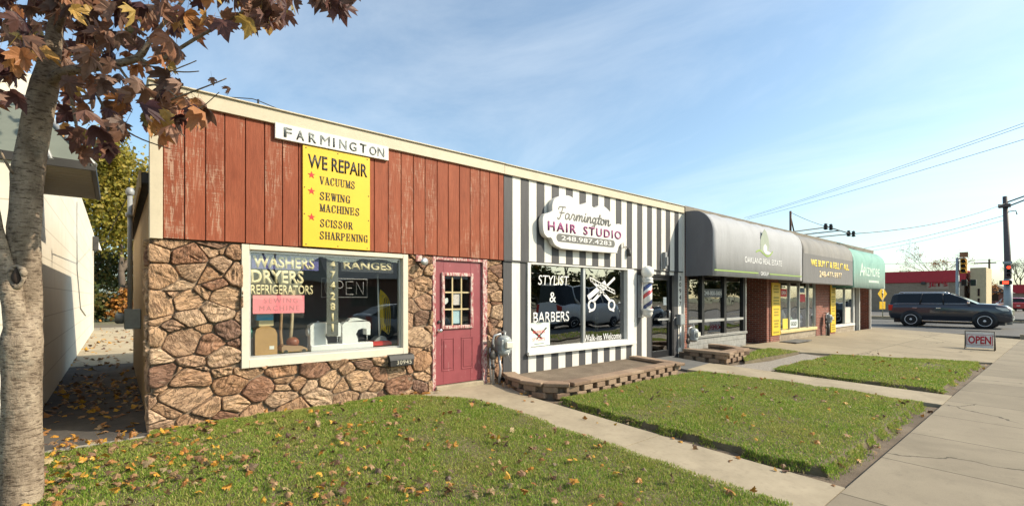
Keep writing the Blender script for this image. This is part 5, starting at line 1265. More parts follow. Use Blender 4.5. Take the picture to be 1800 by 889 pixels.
# awnings
def fabric(name, col, col2):
    m, t, b = nt_new(name); v = OBJ(t)
    c = RAMP(t, NOISE(t, OBJ(t, (1, 1, .5)), 1.6, 7, .65), [(.3, col), (.7, col2)])
    c = MIX(t, MA(t, 'MULTIPLY', RAMP(t, NOISE(t, OBJ(t, (1.5, 1, .35)), 3.0, 7, .7), [(.50, 0.0), (.72, 1.0)]), .28), c, sc(col, .55))
    L(t, c, b.inputs['Base Color']); b.inputs['Roughness'].default_value = .7; b.inputs['Specular IOR Level'].default_value = .3
    b.inputs['Sheen Weight'].default_value = .3
    BUMP(t, b, MA(t, 'ADD', NOISE(t, OBJ(t, (1, 1, .4)), 2.5, 4), MA(t, 'MULTIPLY', NOISE(t, v, 200, 2), .05)), .25, .05); return m
def awning(label, x0, x1, mats, zb, zt, p=.87, r=.56, panel=False):
    t = thing('awning', label, 'awning', ((x0+x1)/2, 0, zb), 'curved awnings on the brick shop block')
    n = 10; prof = [(-p, zb), (-p, zt-r*1.05)]+[(-p+r*(1-math.cos(a)), zt-r*1.05+r*1.05*math.sin(a)) for a in lin(0, math.pi/2, n)][1:]+[(-.132, zt+.005)]
    k = len(prof); nx = 28
    mb = MB(); vs = []; fs = []
    for i in range(nx+1):
        xx = x0+(x1-x0)*i/nx
        for j, (y, z) in enumerate(prof):
            sag = .018*math.sin(i*math.pi)*0 + (.022*(.5-.5*math.cos(i*math.pi/2)) if 1 < j < k-1 else 0)+(.004*noise.noise(Vector((xx*2, j*.7, 0))) if 0 < j < k-1 else 0)
            vs.append((xx, y+sag*.7, z-sag))
    for i in range(nx):
        for j in range(k-1): fs.append((i*k+j, i*k+j+1, (i+1)*k+j+1, (i+1)*k+j))
    mb.add(vs, fs, 0, True)
    cover = mb.build('cover', mats[0], t)
    s = cover.modifiers.new('thick', 'SOLIDIFY'); s.thickness = .012; s.offset = -1
    end = prof+[(-.132, zb)]
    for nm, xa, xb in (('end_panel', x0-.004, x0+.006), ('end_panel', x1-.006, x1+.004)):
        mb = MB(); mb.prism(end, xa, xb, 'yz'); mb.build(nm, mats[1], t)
    mb = MB(); mb.box(x0+.01, x1-.01, -p+.014, -p+.05, zb-.005, zb+.03); mb.build('frame_bar', M['alu'], t)
    return t
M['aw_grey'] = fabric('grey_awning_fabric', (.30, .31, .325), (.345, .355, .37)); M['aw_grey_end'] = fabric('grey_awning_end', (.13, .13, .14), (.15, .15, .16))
M['aw_char'] = fabric('faded_charcoal_fabric', (.13, .125, .115), (.22, .205, .18)); M['aw_panel'] = fabric('charcoal_sign_fabric', (.085, .082, .078), (.10, .096, .09))
M['aw_green'] = fabric('green_awning_fabric', (.11, .30, .24), (.18, .40, .33))
awn_label = M['decal']
FY = -.874
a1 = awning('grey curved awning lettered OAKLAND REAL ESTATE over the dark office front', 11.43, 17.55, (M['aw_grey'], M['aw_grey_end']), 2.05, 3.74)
ftext('OAKLAND REAL ESTATE', fx(1309, FY), fx(1374, FY), 2.46, 2.62, FY, M['decal'], a1, ext=.003); ftext('GROUP', fx(1337, FY), fx(1351, FY), 2.13, 2.24, FY, M['decal'], a1, ext=.003)
M['lime'] = pm('lime_stripe', (.25, .37, .08), .6, var=.05)
mb = MB(); mb.box(11.5, fx(1333, FY), FY-.003, FY+.002, 2.17, 2.205); mb.box(fx(1353, FY), 17.5, FY-.003, FY+.002, 2.17, 2.205)
strokes(mb, [(smooth_pts([(13.95, 2.79), (14.2, 2.85), (14.45, 2.77), (14.7, 2.71), (14.9, 2.74), (15.1, 2.86)], 4), .045)], 0, 0, 1, 1, FY, 0, 0, .004); mb.build('lime_stripe', M['lime'], a1)
mb = MB(); cx_ = 14.55
mb.prism([(cx_-.30, 2.86), (cx_-.33, 3.02), (cx_-.28, 3.22), (cx_-.16, 3.38), (cx_-.02, 3.50), (cx_+.12, 3.40), (cx_+.26, 3.22), (cx_+.32, 3.02), (cx_+.25, 2.86), (cx_+.12, 2.80), (cx_, 2.88), (cx_-.12, 2.80)], FY-.003, FY+.002); mb.build('tree_emblem', pm('pale_green_print', (.30, .34, .27), .6, var=.15, scale=8), a1)
mb = MB(); mb.prism([(cx_-.10, 2.86), (cx_-.10, 2.98), (cx_+.02, 3.06), (cx_+.14, 2.98), (cx_+.14, 2.86), (cx_+.45, 2.82), (cx_+.25, 2.76), (cx_, 2.78)], FY-.0042, FY+.002); mb.build('house_emblem', M['decal'], a1)
a2 = awning('faded charcoal awning lettered WE BUY IT & SELL IT ALL', 17.60, 23.28, (M['aw_char'], M['aw_char']), 1.98, 3.70)
mb = MB(); mb.box(17.62, 23.26, FY-.0045, FY+.001, 2.0, 2.98); mb.build('sign_panel', M['aw_panel'], a2)
M['gold_letter'] = pm('yellow_lettering', (.86, .64, .03), .5, var=.05); M['tan_letter'] = pm('pale_tan_lettering', (.75, .58, .30), .5, var=.05)
ftext('WE BUY IT & SELL IT ALL.', fx(1425, FY), fx(1492, FY), 2.58, 2.82, FY-.005, M['gold_letter'], a2, bold=.018); ftext('248-477-9977', fx(1440, FY), fx(1479, FY), 2.22, 2.44, FY-.005, M['tan_letter'], a2, bold=.008)
a3 = awning('faded green awning lettered in pale capitals at the far end of the block', 23.33, 28.6, (M['aw_green'], M['aw_green']), 1.90, 3.66, .87, .62)
M['pale_green_letter'] = pm('pale_green_lettering', (.62, .74, .64), .6, var=.05)
ftext('A', fx(1511.5, FY), fx(1519, FY), 2.42, 2.98, FY, M['pale_green_letter'], a3); ftext('RIZMORE', fx(1518.5, FY), fx(1546, FY), 2.44, 2.82, FY, M['pale_green_letter'], a3)
mb = MB()
q = fx(1527, FY)
while q < fx(1545, FY): l = rnd.uniform(.05, .12); mb.box(q, q+l, FY-.003, FY+.001, 2.16, 2.26); q += l+.03
mb.build('lettering', M['pale_green_letter'], a3)

# ------------------------------------------------------------------ service mast and insulator arms on the flat roof
t_ = thing('service_mast', 'thin rusty service mast with a slanting brace on the brick block roof', 'mast', (18.0, 1.2, 3.86))
mx0 = fx(1389.5, 1.2); 
mb = MB(); mb.cyl((mx0, 1.2, 3.80), (mx0, 1.2, fz(1389.5, 371, 1.2)), .045); mb.build('mast_tube', pm('rusty_pipe', (.10, .05, .035), .8, var=.3), t_)
mb = MB(); mb.cyl((mx0, 1.2, fz(1389.5, 380, 1.2)), (mx0+.75, 1.2, 3.85), .03); mb.build('brace', M['wood_pole'], t_)
t_ = thing('insulator_rack', 'steel arms with dark insulators reaching past the roof edge towards the street', 'insulator rack', (21, .6, 3.86))
A1, A2 = at(1456, 399, 19.5), at(1496, 411, 20.5)
mb = MB()
for (a, b_) in ((Vector((19.0, 1.0, 3.86)), A1), (Vector((20.0, 1.0, 3.86)), (A1+A2)/2), (Vector((21.2, 1.0, 3.86)), A2), (A1, A2), (Vector((19.0, 1.0, 3.8)), Vector((19.0, 1.0, 3.9))), (Vector((21.2, 1.0, 3.8)), Vector((21.2, 1.0, 3.9))), (Vector((20.0, 1.0, 3.8)), Vector((20.0, 1.0, 3.9)))): mb.cyl(a, b_, .024, n=6)
mb.build('arms', M['dark_metal'], t_)
for Q in (A1, A2):
    for s in (-.16, .16):
        mb = MB(); c_ = Q+Vector((s, -s*.3, .02)); mb.lathe([(.03, -.14), (.085, -.11), (.05, -.05), (.085, .0), (.05, .06), (.075, .10), (0.0, .13)], c_, 'z', 10); mb.build('insulator', M['black'], t_)
# ------------------------------------------------------------------ the building across the alley
lb = thing('pale_block_building', 'pale cream block building with a grey mansard canopy behind the maple trunk', 'building', (-3, 1, 0))
def pale_block():
    m, t, b = nt_new('cream_block_paint'); tcn = N(t, 'ShaderNodeTexCoord'); sp = N(t, 'ShaderNodeSeparateXYZ'); cb = N(t, 'ShaderNodeCombineXYZ')
    L(t, tcn.outputs['Object'], sp.inputs[0]); L(t, MA(t, 'ADD', sp.outputs[0], sp.outputs[1]), cb.inputs[0]); L(t, sp.outputs[2], cb.inputs[1])
    br = N(t, 'ShaderNodeTexBrick'); L(t, cb.outputs[0], br.inputs['Vector']); br.inputs['Scale'].default_value = 1; br.inputs['Brick Width'].default_value = 3.2; br.inputs['Row Height'].default_value = .41; br.inputs['Mortar Size'].default_value = .008
    c = RAMP(t, NOISE(t, OBJ(t, (1, .35, 1)), 1.2, 7, .65), [(.3, (.66, .61, .49)), (.7, (.74, .70, .59))])
    c = MIX(t, MA(t, 'MULTIPLY', br.outputs['Fac'], .5), c, (.30, .25, .18))
    c = MIX(t, MA(t, 'MULTIPLY', RAMP(t, NOISE(t, OBJ(t, (3, 3, .3)), 1.5, 6, .7), [(.55, 0.0), (.75, 1.0)]), .25), c, (.35, .28, .2))
    L(t, c, b.inputs['Base Color']); b.inputs['Roughness'].default_value = .8; BUMP(t, b, MA(t, 'SUBTRACT', NOISE(t, OBJ(t), 50, 4), br.outputs['Fac']), .3, .006); return m
mb = MB(); mb.box(-9, -.75, 2.1, 22, -.3, 4.4); mb.box(-1.3, -.752, .12, 2.099, -.3, 2.86); mb.build('wall', pale_block(), lb, bevel=.01)
M['mansard'] = pm('grey_green_mansard', (.155, .175, .145), .6, var=.1, scale=3, spot=.08); M['soffit'] = pm('brown_soffit', (.22, .19, .14), .6, var=.08)
X1, Z0, Z1 = -.17, 2.9, 3.72
mb = MB()
mb.add([(-7, .1, Z0), (X1, .1, Z0), (-.74, .85, Z1), (-7, .85, Z1), (X1, 2.08, Z0), (-.74, 2.08, Z1)], [(0, 1, 2, 3), (1, 4, 5, 2)]); mb.box(-7, -.74, .85, 2.08, Z1-.05, Z1)
mb.build('mansard_roof', M['mansard'], lb)
mb = MB()
for k in range(14):
    xx = -.50-k*.46; f = Vector((xx, .085, Z0)); g_ = Vector((min(xx, -.78), .835, Z1)); mb.tube([f, g_], .022, 6)
mb.tube([(X1, .09, Z0), (-.74, .84, Z1)], .03, 6); mb.build('batten', M['grey_metal'], lb)
mb = MB()
y = .12; mb.box(-7, X1-.03, .12, 2.09, 2.862, 2.89)
while y < 2.05: mb.box(-7, X1-.035, y+.006, y+.155, 2.848, 2.861); y += .162
mb.build('soffit', M['soffit'], lb)
mb = MB(); mb.box(-7, X1+.012, .085, .118, 2.845, 2.93); mb.box(X1-.028, X1+.012, .119, 2.10, 2.845, 2.93); mb.build('drip_edge', M['dark_metal'], lb)
mb = MB(); mb.lathe([(.0, 0), (.10, 0), (.10, -.015), (0, -.016)], (-1.0, .8, 2.847), 'z', 14); mb.build('soffit_vent', M['black'], lb)
mb = MB(); mb.frame(-3.1, -1.9, 3.0+.8, 4.3, 2.04, 2.098, .08); wn_ = mb.build('window', M['white'], lb); mb = MB(); mb.box(-3.02, -1.98, 2.06, 2.07, 3.88, 4.22); mb.build('pane', M['dark_glass'], wn_)
mb = MB(); mb.box(-7, -1.31, 1.9, 2.09, -.2, 2.84); mb.build('front_wall', pm('front_wall_tan', (.42, .36, .27), .8, var=.1, bump=.3), lb)
t_ = thing('wall_pack_light', 'small brown light box high on the far edge of the pale alley wall', 'lamp', (-.7, 20.5, 2.8))
mb = MB(); mb.box(-.749, -.55, 20.3, 20.7, 3.5, 4.1); mb.build('housing', M['dark_metal'], t_, bevel=.02); mb = MB(); mb.prism([(-.549, 3.55), (-.45, 3.52), (-.549, 3.9)], 20.32, 20.68); mb.build('lens', M['paper'], t_)
mb = MB(); mb.tube([(-.735, 9.5, 3.9), (-.735, 9.5, 2.2), (-.735, 11, 1.2), (-.735, 14, .9)], .012, 6); tag(mb.build('wall_cable', M['grey_metal']), 'thin cable running down the pale alley wall', 'cable')
# electric service on the side wall of the repair shop
t_ = thing('service_conduit', 'pale upright conduit with weather cap rising above the eave in the alley', 'conduit', (.2, 3, 0))
mb = MB(); mb.cyl((.17, 2.6, 1.3), (.17, 2.6, 3.05), .032); mb.build('conduit_pipe', M['grey_metal'], t_)
mb = MB(); mb.lathe([(.035, 0), (.05, .02), (.055, .08), (.03, .12), (0.0, .125)], (.17, 2.6, 3.04), 'z', 12); mb.lathe([(.055, 0), (.055, .06)], (.17, 2.6, 2.72), 'z', 12); mb.build('weather_cap', M['grey_metal'], t_)
mb = MB(); mb.box(.10, .298, 2.5, 2.72, 1.02, 1.32); mb.lathe([(.08, 0), (.08, -.08), (.06, -.11), (0, -.11)], (.10, 2.61, 1.18), 'x', 14); mb.build('meter_box', M['meter_grey'], t_, bevel=.01)
mb = MB(); mb.tube([(.17, 2.6, 3.1), (-.2, 9, 2.9), (-.6, 20.5, 3.85)], .008, 5); tag(mb.build('service_wire', M['wire']), 'thin service wire crossing the alley between conduit and pale wall', 'wire')
# wire along the parapet
mb = MB(); mb.tube([(.9, .2, 3.97), (1.35, .2, 4.06), (1.42, .2, 4.055), (2.2, .2, 3.9)], .006, 5); mb.cyl((1.42, .2, 3.88), (1.42, .2, 4.07), .012, n=6); mb.cyl((3.0, .2, 3.88), (3.0, .2, 3.97), .008, n=5); tag(mb.build('roof_wire', M['wire']), 'thin wire on short pegs along the cream roof edge above the red boards', 'wire')

# ------------------------------------------------------------------ the maple in front
def bark():
    m, t, b = nt_new('maple_bark'); v = OBJ(t)
    c = RAMP(t, NOISE(t, OBJ(t, (1, 1, .6)), 7, 8, .7), [(.32, (.12, .09, .062)), (.5, (.255, .20, .145)), (.68, (.39, .32, .235))])
    lent = NOISE(t, OBJ(t, (22, 22, 75)), 1.0, 4, .6, .3)
    c = MIX(t, MA(t, 'MULTIPLY', RAMP(t, lent, [(.52, 0.0), (.62, 1.0)]), .8), c, (.065, .045, .032))
    c = MIX(t, MA(t, 'MULTIPLY', RAMP(t, NOISE(t, v, 3.2, 6, .7), [(.55, 0.0), (.7, 1.0)]), .35), c, (.34, .33, .27))
    L(t, c, b.inputs['Base Color']); b.inputs['Roughness'].default_value = .85; b.inputs['Specular IOR Level'].default_value = .2
    BUMP(t, b, MA(t, 'SUBTRACT', MA(t, 'MULTIPLY', NOISE(t, OBJ(t, (14, 14, 5)), 2.0, 8, .7), 1.2), lent), .8, .012); return m
M['bark'] = bark()
D0 = 3.5
mp_ = thing('maple_tree', 'young maple with pale bark and bronze purple leaves at the front of the lawn', 'tree', tuple(at(38, 893, D0)))
def limb(pts, n=14, sub=5, wob=.006):
    """pts: (px, py, depth, diameter px) -> a rough barked tube through them"""
    P = [at(p[0], p[1], p[2]) for p in pts]
    rs = [p[3]/2/825*p[2]/math.sqrt(1+((p[0]-900)/825)**2)*1.0 for p in pts]
    Q, q = [], []
    for i in range(len(P)-1):
        p0, p1, p2, p3 = P[max(i-1, 0)], P[i], P[i+1], P[min(i+2, len(P)-1)]
        for j in range(sub):
            t = j/sub; Q.append(.5*((2*p1)+(p2-p0)*t+(2*p0-5*p1+4*p2-p3)*t*t+(3*p1-p0-3*p2+p3)*t**3)); q.append(rs[i]+(rs[i+1]-rs[i])*t)
    Q.append(P[-1]); q.append(rs[-1])
    mb = MB(); mb.tube(Q, q, n)
    if wob: 
        out = []
        for v in mb.v:
            V = Vector(v); out.append(tuple(V+Vector((noise.noise(V*9), noise.noise(V*9+Vector((5, 0, 0))), noise.noise(V*9+Vector((0, 7, 0)))))*wob+Vector((noise.noise(V*3.3), noise.noise(V*3.3+Vector((9, 0, 0))), 0))*wob*1.5))
        mb.v = out
    return mb
trunk = limb([(36, 935, D0, 92), (38, 880, D0, 82), (38, 760, D0, 77), (39, 660, D0, 75), (40, 600, D0, 80), (46, 540, D0+.05, 60), (46, 470, D0+.03, 52), (43, 400, D0, 62), (48, 310, D0, 62), (64, 220, D0, 56), (80, 150, D0, 54), (88, 105, D0, 40), (100, 40, D0, 28), (112, -30, D0, 24), (130, -160, D0, 18), (140, -320, D0, 9)], 22, 6)
o = trunk.build('trunk', M['bark'], mp_)
limb([(34, 660, D0, 50), (31, 610, D0-.03, 48), (24, 536, D0-.06, 44), (4, 452, D0-.08, 38), (-8, 401, D0-.1, 34), (-50, 250, D0-.12, 28), (-120, 60, D0, 20), (-170, -140, D0, 10)], 14).build('limb', M['bark'], mp_)
_k = at(33, 486, D0-.17)
mb = MB(); mb.sphere(tuple(_k), (.038, .03, .065), 14); mb.v = [tuple(Vector(v)+Vector((noise.noise(Vector(v)*22), 0, noise.noise(Vector(v)*22+Vector((4, 0, 0)))))*.012) for v in mb.v]; mb.build('knot_hole', pm('knot_dark', (.045, .03, .022), .95, bump=.6, bscale=40), mp_)
mb = MB(); mb.tube([_k+RT*((.043+.008*math.sin(2*a+1))*math.cos(a))+Vector((0, 0, .075*math.sin(a)))-F*.012 for a in lin(0, 2*math.pi, 18)], [.016+.006*math.sin(3*a) for a in lin(0, 2*math.pi, 18)], 7); mb.build('knot_rim', M['bark'], mp_)
mb = limb([(78, 430, D0-.06, 14), (100, 400, D0-.1, 3)], 7, 3, 0)
LIMBS = [
 [(86, 150, D0, 30), (110, 128, 3.45, 24), (150, 120, 3.4, 20), (189, 115, 3.35, 18), (243, 101, 3.3, 15), (270, 62, 3.28, 9), (322, 0, 3.25, 7), (360, -60, 3.2, 5), (420, -140, 3.2, 3)],
 [(243, 101, 3.3, 9), (272, 110, 3.3, 8), (340, 70, 3.25, 7), (412, 30, 3.2, 5), (470, -10, 3.15, 4), (540, -50, 3.1, 4), (600, -70, 3.1, 3)],
 [(90, 120, D0, 18), (60, 100, 3.45, 14), (30, 60, 3.4, 12), (14, 10, 3.4, 11), (0, -60, 3.4, 9)],
 [(100, 60, D0, 14), (122, 0, 3.4, 12), (140, -70, 3.35, 9)],
 [(46, 330, D0, 10), (20, 300, 3.4, 7), (0, 265, 3.35, 5)],
 [(205, 112, 3.33, 7), (236, 150, 3.3, 5), (280, 150, 3.25, 4), (318, 178, 3.2, 3), (345, 215, 3.2, 2.5)],
 [(300, 175, 3.2, 3.5), (350, 157, 3.2, 3), (398, 138, 3.2, 2)], [(250, 113, 3.3, 4), (310, 126, 3.28, 3), (349, 125, 3.25, 2)],
 [(290, 130, 3.3, 3), (345, 107, 3.3, 2)], [(150, 122, 3.4, 8), (175, 175, 3.35, 6), (200, 215, 3.3, 5), (250, 245, 3.3, 3), (300, 262, 3.3, 2)],
 [(120, 140, 3.45, 9), (130, 200, 3.45, 6), (140, 250, 3.42, 5), (165, 290, 3.4, 3)], [(345, 195, 3.2, 2.5), (365, 180, 3.2, 2), (385, 162, 3.2, 1.5)], [(190, 116, 3.35, 6), (165, 60, 3.3, 5), (140, 10, 3.3, 4), (128, -40, 3.3, 3)]]
for lm in LIMBS: limb(lm, 8, 4, .002).build('limb', M['bark'], mp_)
M['leaf'] = leaf_mat('maple_leaf', [(0, (.065, .028, .033)), (.16, (.14, .065, .06)), (.36, (.24, .125, .08)), (.50, (.12, .07, .05)), (.62, (.34, .21, .15)), (.76, (.33, .15, .085)), (.87, (.50, .22, .08)), (.94, (.60, .40, .11)), (1, (.17, .16, .07))], .36)
V, Fc = [], []
def in_poly(p, poly):
    c = False
    for i in range(len(poly)):
        a, b_ = poly[i], poly[i-1]
        if (a[1] > p[1]) != (b_[1] > p[1]) and p[0] < (b_[0]-a[0])*(p[1]-a[1])/(b_[1]-a[1])+a[0]: c = not c
    return c
MASS = [(-60, -80), (60, -60), (330, -60), (520, -90), (520, 30), (490, 50), (425, 60), (395, 45), (330, 75), (330, 108), (300, 130), (330, 165), (370, 195), (345, 235), (308, 222), (285, 245), (240, 225), (195, 262), (160, 285), (90, 225), (100, 150), (60, 100), (40, 150), (-60, 200)]
TIP = [(540, -60), (640, -60), (632, 5), (600, 30), (545, 5)]
def hang_leaf(pos, size):
    a = rnd.uniform(0, 6.283); droop = rnd.gauss(1.05, .5)       # tip swings from level to straight down
    m3 = Matrix.Rotation(a, 3, 'Z') @ Matrix.Rotation(-droop, 3, 'X') @ Matrix.Rotation(rnd.gauss(0, .5), 3, 'Y')
    add_leaf(V, Fc, pos, m3, size, rnd.uniform(.2, 1.9), rnd.uniform(-.2, .9), rnd.uniform(.35, .8))
n = 0
while n < 450:
    p = (rnd.uniform(-60, 520), rnd.uniform(-90, 290))
    if not in_poly(p, MASS): continue
    d = 3.35+rnd.gauss(0, .28)
    if 60 < p[0] < 130 and p[1] > 40 and d < 3.7: d = rnd.uniform(3.7, 4.1)        # leaves stay clear of the trunk's front
    hang_leaf(at(p[0], p[1]-14, d), rnd.uniform(.09, .165)); n += 1
for k in range(10):
    p = (rnd.uniform(540, 640), rnd.uniform(-60, 30))
    if in_poly(p, TIP): hang_leaf(at(p[0], p[1]-18, 3.1), rnd.uniform(.11, .15))
for (px, py, s) in ((404, 168, .06), (372, 152, .05), (70, 95, .17), (120, 150, .15), (20, 175, .15), (330, 30, .15), (495, 25, .14), (590, 20, .14), (572, 5, .15), (615, -10, .13), (450, 30, .13), (190, 270, .13), (205, 225, .14), (330, 200, .11), (345, 190, .09), (318, 215, .10)): hang_leaf(at(px, py-16, 3.2), s)
tip = at(110, -260, D0)
for k in range(520):                                                       # the rest of the crown above the picture
    v = Vector((rnd.gauss(0, 1), rnd.gauss(0, 1), rnd.gauss(0, 1))).normalized()*rnd.uniform(.25, 1)**.6
    q = tip+Vector((v.x*1.4, v.y*1.4, v.z*1.35+.1))
    if (q.z-1.5)/max(.1, (q-CAMP).dot(F)) > .66: hang_leaf(q, rnd.uniform(.11, .17))
finish_leaves('crown', V, Fc, M['leaf'], mp_)

# ------------------------------------------------------------------ trees behind and far off
def crown_cloud(mb_v, mb_f, c, r, n, s0, s1, clumps=26, squash=.9):
    cl = []
    for k in range(clumps):
        v = Vector((rnd.gauss(0, 1), rnd.gauss(0, 1), rnd.gauss(0, 1))).normalized()*rnd.uniform(.25, .92); cl.append((Vector((c[0]+v.x*r[0], c[1]+v.y*r[1], c[2]+v.z*r[2])), rnd.uniform(.18, .42)))
    for k in range(n):
        cc, cr_ = cl[rnd.randrange(clumps)]
        v = Vector((rnd.gauss(0, .55), rnd.gauss(0, .55), rnd.gauss(0, .55)))*cr_
        p = cc+Vector((v.x*r[0], v.y*r[1], v.z*r[2]*squash)); s = rnd.uniform(s0, s1)
        m3 = rand_rot(1.0); b0 = len(mb_v)
        mb_v.extend([p+m3 @ Vector(q)*s for q in ((-.5, -.3, 0), (.1, -.45, .1), (.6, .1, 0), (.0, .5, -.1))]); mb_f.append((b0, b0+1, b0+2, b0+3))
    return cl
M['fol_olive'] = leaf_mat('olive_foliage', [(0, (.17, .17, .03)), (.35, (.31, .28, .04)), (.6, (.44, .36, .055)), (.8, (.52, .38, .07)), (1, (.20, .19, .04))], .4)
M['fol_dark'] = leaf_mat('dark_green_foliage', [(0, (.03, .05, .012)), (.5, (.07, .09, .02)), (.8, (.14, .12, .03)), (1, (.22, .13, .03))], .25)
M['fol_orange'] = leaf_mat('orange_foliage', [(0, (.42, .17, .03)), (.5, (.50, .24, .05)), (.8, (.30, .10, .03)), (1, (.14, .13, .03))], .25)
M['twig'] = pm('bare_twigs', (.11, .085, .065), .9, var=.25)
def branchy(mb, p, d, l, r, depth, spread, ends=None):
    q = p+d*l; mid = (p+q)/2+Vector((rnd.gauss(0, .05), rnd.gauss(0, .05), rnd.gauss(0, .03)))*l
    mb.tube([p, mid, q], [r, r*.85, r*.68], 5 if depth < 3 else 7, 0, False)
    if depth == 0:
        if ends is not None: ends.append(q)
        return
    for k in range(rnd.choice((2, 3, 3)) if depth > 1 else 3):
        dd = (d+Vector((rnd.gauss(0, spread), rnd.gauss(0, spread), rnd.gauss(.12, spread*.6)))).normalized()
        branchy(mb, q if k else q, dd, l*rnd.uniform(.62, .85), r*.62, depth-1, spread, ends)
def leafy_tree(label, x, y, h, r, nleaf, mat, s=(.11, .26), group=None, z0=0.0, low=.35):
    t = thing('tree', label, 'tree', (x, y, z0), group); mb = MB(); ends = []
    branchy(mb, Vector((x, y, z0-.2)), Vector((rnd.gauss(0, .05), rnd.gauss(0, .05), 1)).normalized(), h*.28, h*.022, 4, .42, ends); mb.build('trunk', M['twig'], t)
    V_, F_ = [], []; crown_cloud(V_, F_, (x, y, z0+h*(1+low)/2), (r, r, h*(1-low)/2), nleaf, *s, clumps=34); finish_leaves('crown', V_, F_, mat, t); return t
def bare_tree(label, x, y, h, depth=6, z0=-.2, leaves=None, spread=.38, rk=.018):
    t = thing('bare_tree', label, 'tree', (x, y, z0)); mb = MB(); ends = []
    branchy(mb, Vector((x, y, z0-.2)), Vector((rnd.gauss(0, .04), rnd.gauss(0, .04), 1)).normalized(), h*.24, h*rk, depth, spread, ends); mb.build('trunk', M['twig'], t)
    if leaves:
        V_, F_ = [], []
        for e in ends:
            for k in range(2):
                p = e+Vector((rnd.gauss(0, .2), rnd.gauss(0, .2), rnd.gauss(0, .2))); m3 = rand_rot(1); b0 = len(V_); V_.extend([p+m3 @ Vector(q)*rnd.uniform(.1, .22) for q in ((-.5, -.3, 0), (.6, .1, 0), (.0, .5, 0))]); F_.append((b0, b0+1, b0+2))
        finish_leaves('crown', V_, F_, leaves, t)
    return t
leafy_tree('tall olive yellow tree rising over the back street at the end of the alley', .3, 36, 12.5, 3.4, 17000, M['fol_olive'])
leafy_tree('olive yellow tree behind the pale wall, left of the tallest alley tree', -4.5, 40, 13.5, 4.0, 11000, M['fol_olive'])
leafy_tree('olive yellow tree behind the repair shop, right of the tallest alley tree', 4.2, 39, 11.5, 3.6, 11000, M['fol_olive'])
leafy_tree('dark green tree standing low behind the alley trees', -1.2, 45, 8.5, 4.2, 6000, M['fol_dark'], low=.05)
leafy_tree('dark green low tree behind the orange shrub', 3.2, 46, 7.5, 4.0, 5000, M['fol_dark'], low=.05)
leafy_tree('brown topped tree showing over the awnings beside the roof mast', fx(1372, 22), 22, 9.0, 3.6, 5000, M['fol_orange'], low=.4)
def shrub(label, x, y, h, r, n, mat, s=(.12, .25), z0=0.0):
    t = thing('shrub', label, 'shrub', (x, y, z0)); V_, F_ = [], []; crown_cloud(V_, F_, (x, y, z0+h*.5), (r, r, h*.5), n, *s, clumps=22); finish_leaves('foliage', V_, F_, mat, t)
    mb = MB()
    for k in range(5): mb.tube([(x, y, z0-.1), (x+rnd.gauss(0, r*.4), y+rnd.gauss(0, r*.4), z0+h*.7)], [.03, .01], 5)
    mb.build('stem', M['twig'], t)
shrub('rounded orange shrub beyond the back street at the end of the alley', .55, 32.5, 1.9, 1.0, 1500, M['fol_orange'])
shrub('dark green shrub left of the orange shrub', -1.1, 33, 2.6, 1.3, 2200, M['fol_dark'])
shrub('tall dark green shrub behind the orange shrub', 1.9, 34.5, 3.4, 1.6, 2600, M['fol_dark'])

# far side of the crossroads
def px_at_X(px, X):
    u = (px-900)/825; return X*(.7638-.6455*u)/(.6455+.7638*u)-6.6
def zz(py, px, X):
    y = px_at_X(px, X); return 1.5+(522-py)/825*(.6455*X+.7638*(y+6.6))
JX = 72.0
jt = thing('pizza_shop', 'tan single storey shop with a broad red band along the roof beyond the side street', 'shop', (JX, 10, 0))
M['tan_wall'] = brick_mat('tan_brick_wall', (.36, .27, .19), (.31, .23, .155), (.30, .24, .18), .4, .13, .2)
M['red_band'] = pm('red_metal_band', (.42, .02, .03), .45, var=.08)
yl, yr = px_at_X(1500, JX), px_at_X(1694, JX)
zt, zb_ = zz(477, 1600, JX), zz(497, 1600, JX)
mb = MB(); mb.box(JX, JX+16, yr, yl, -.4, zb_); mb.build('wall', M['tan_wall'], jt)
mb = MB(); mb.box(JX-.15, JX+16, yr-.15, yl, zb_+.01, zt); mb.build('roof_band', M['red_band'], jt, bevel=.03)
mb = MB(); mb.box(JX-.06, JX-.0, px_at_X(1668, JX), px_at_X(1629, JX), zz(508, 1648, JX), zz(494, 1648, JX)); sg_ = mb.build('sign_panel', pm('tan_sign_panel', (.34, .25, .18), .6), jt)
text_obj('lettering', "JET'S", M['red_band'], jt, (JX-.062, px_at_X(1632, JX), zz(505, 1648, JX)), (0, -1, 0), (0, 0, 1), px_at_X(1632, JX)-px_at_X(1666, JX), zz(496, 1648, JX)-zz(505, 1648, JX), bold=.03, ext=.05)
mb = MB(); ya, yb = px_at_X(1733, JX), px_at_X(1700, JX)
mb.box(JX+.3, JX+6, ya, yb-.2, -.4, zz(470, 1715, JX)); mb.build('entrance_tower', pm('cream_tower', (.50, .40, .24), .7, var=.1), jt, bevel=.03)
mb = MB(); mb.box(JX+.24, JX+.299, ya+.5, yb-.8, zz(520, 1715, JX), zz(507, 1715, JX)); mb.box(JX+.24, JX+.299, ya+.5, yb-.8, zz(545, 1715, JX), zz(524, 1715, JX)); mb.build('window', M['car_glass'], jt)
mb = MB(); mb.box(JX-.3, JX-.01, px_at_X(1627, JX), px_at_X(1620, JX), zz(500, 1623, JX), zz(495, 1623, JX)); mb.build('wall_lamp', M['dark_metal'], jt)
bare_tree('broad bare tree with a few leaves standing behind the red roof band', 92, px_at_X(1660, 92), 11.0, 6, leaves=M['fol_orange'], spread=.36, rk=.012)
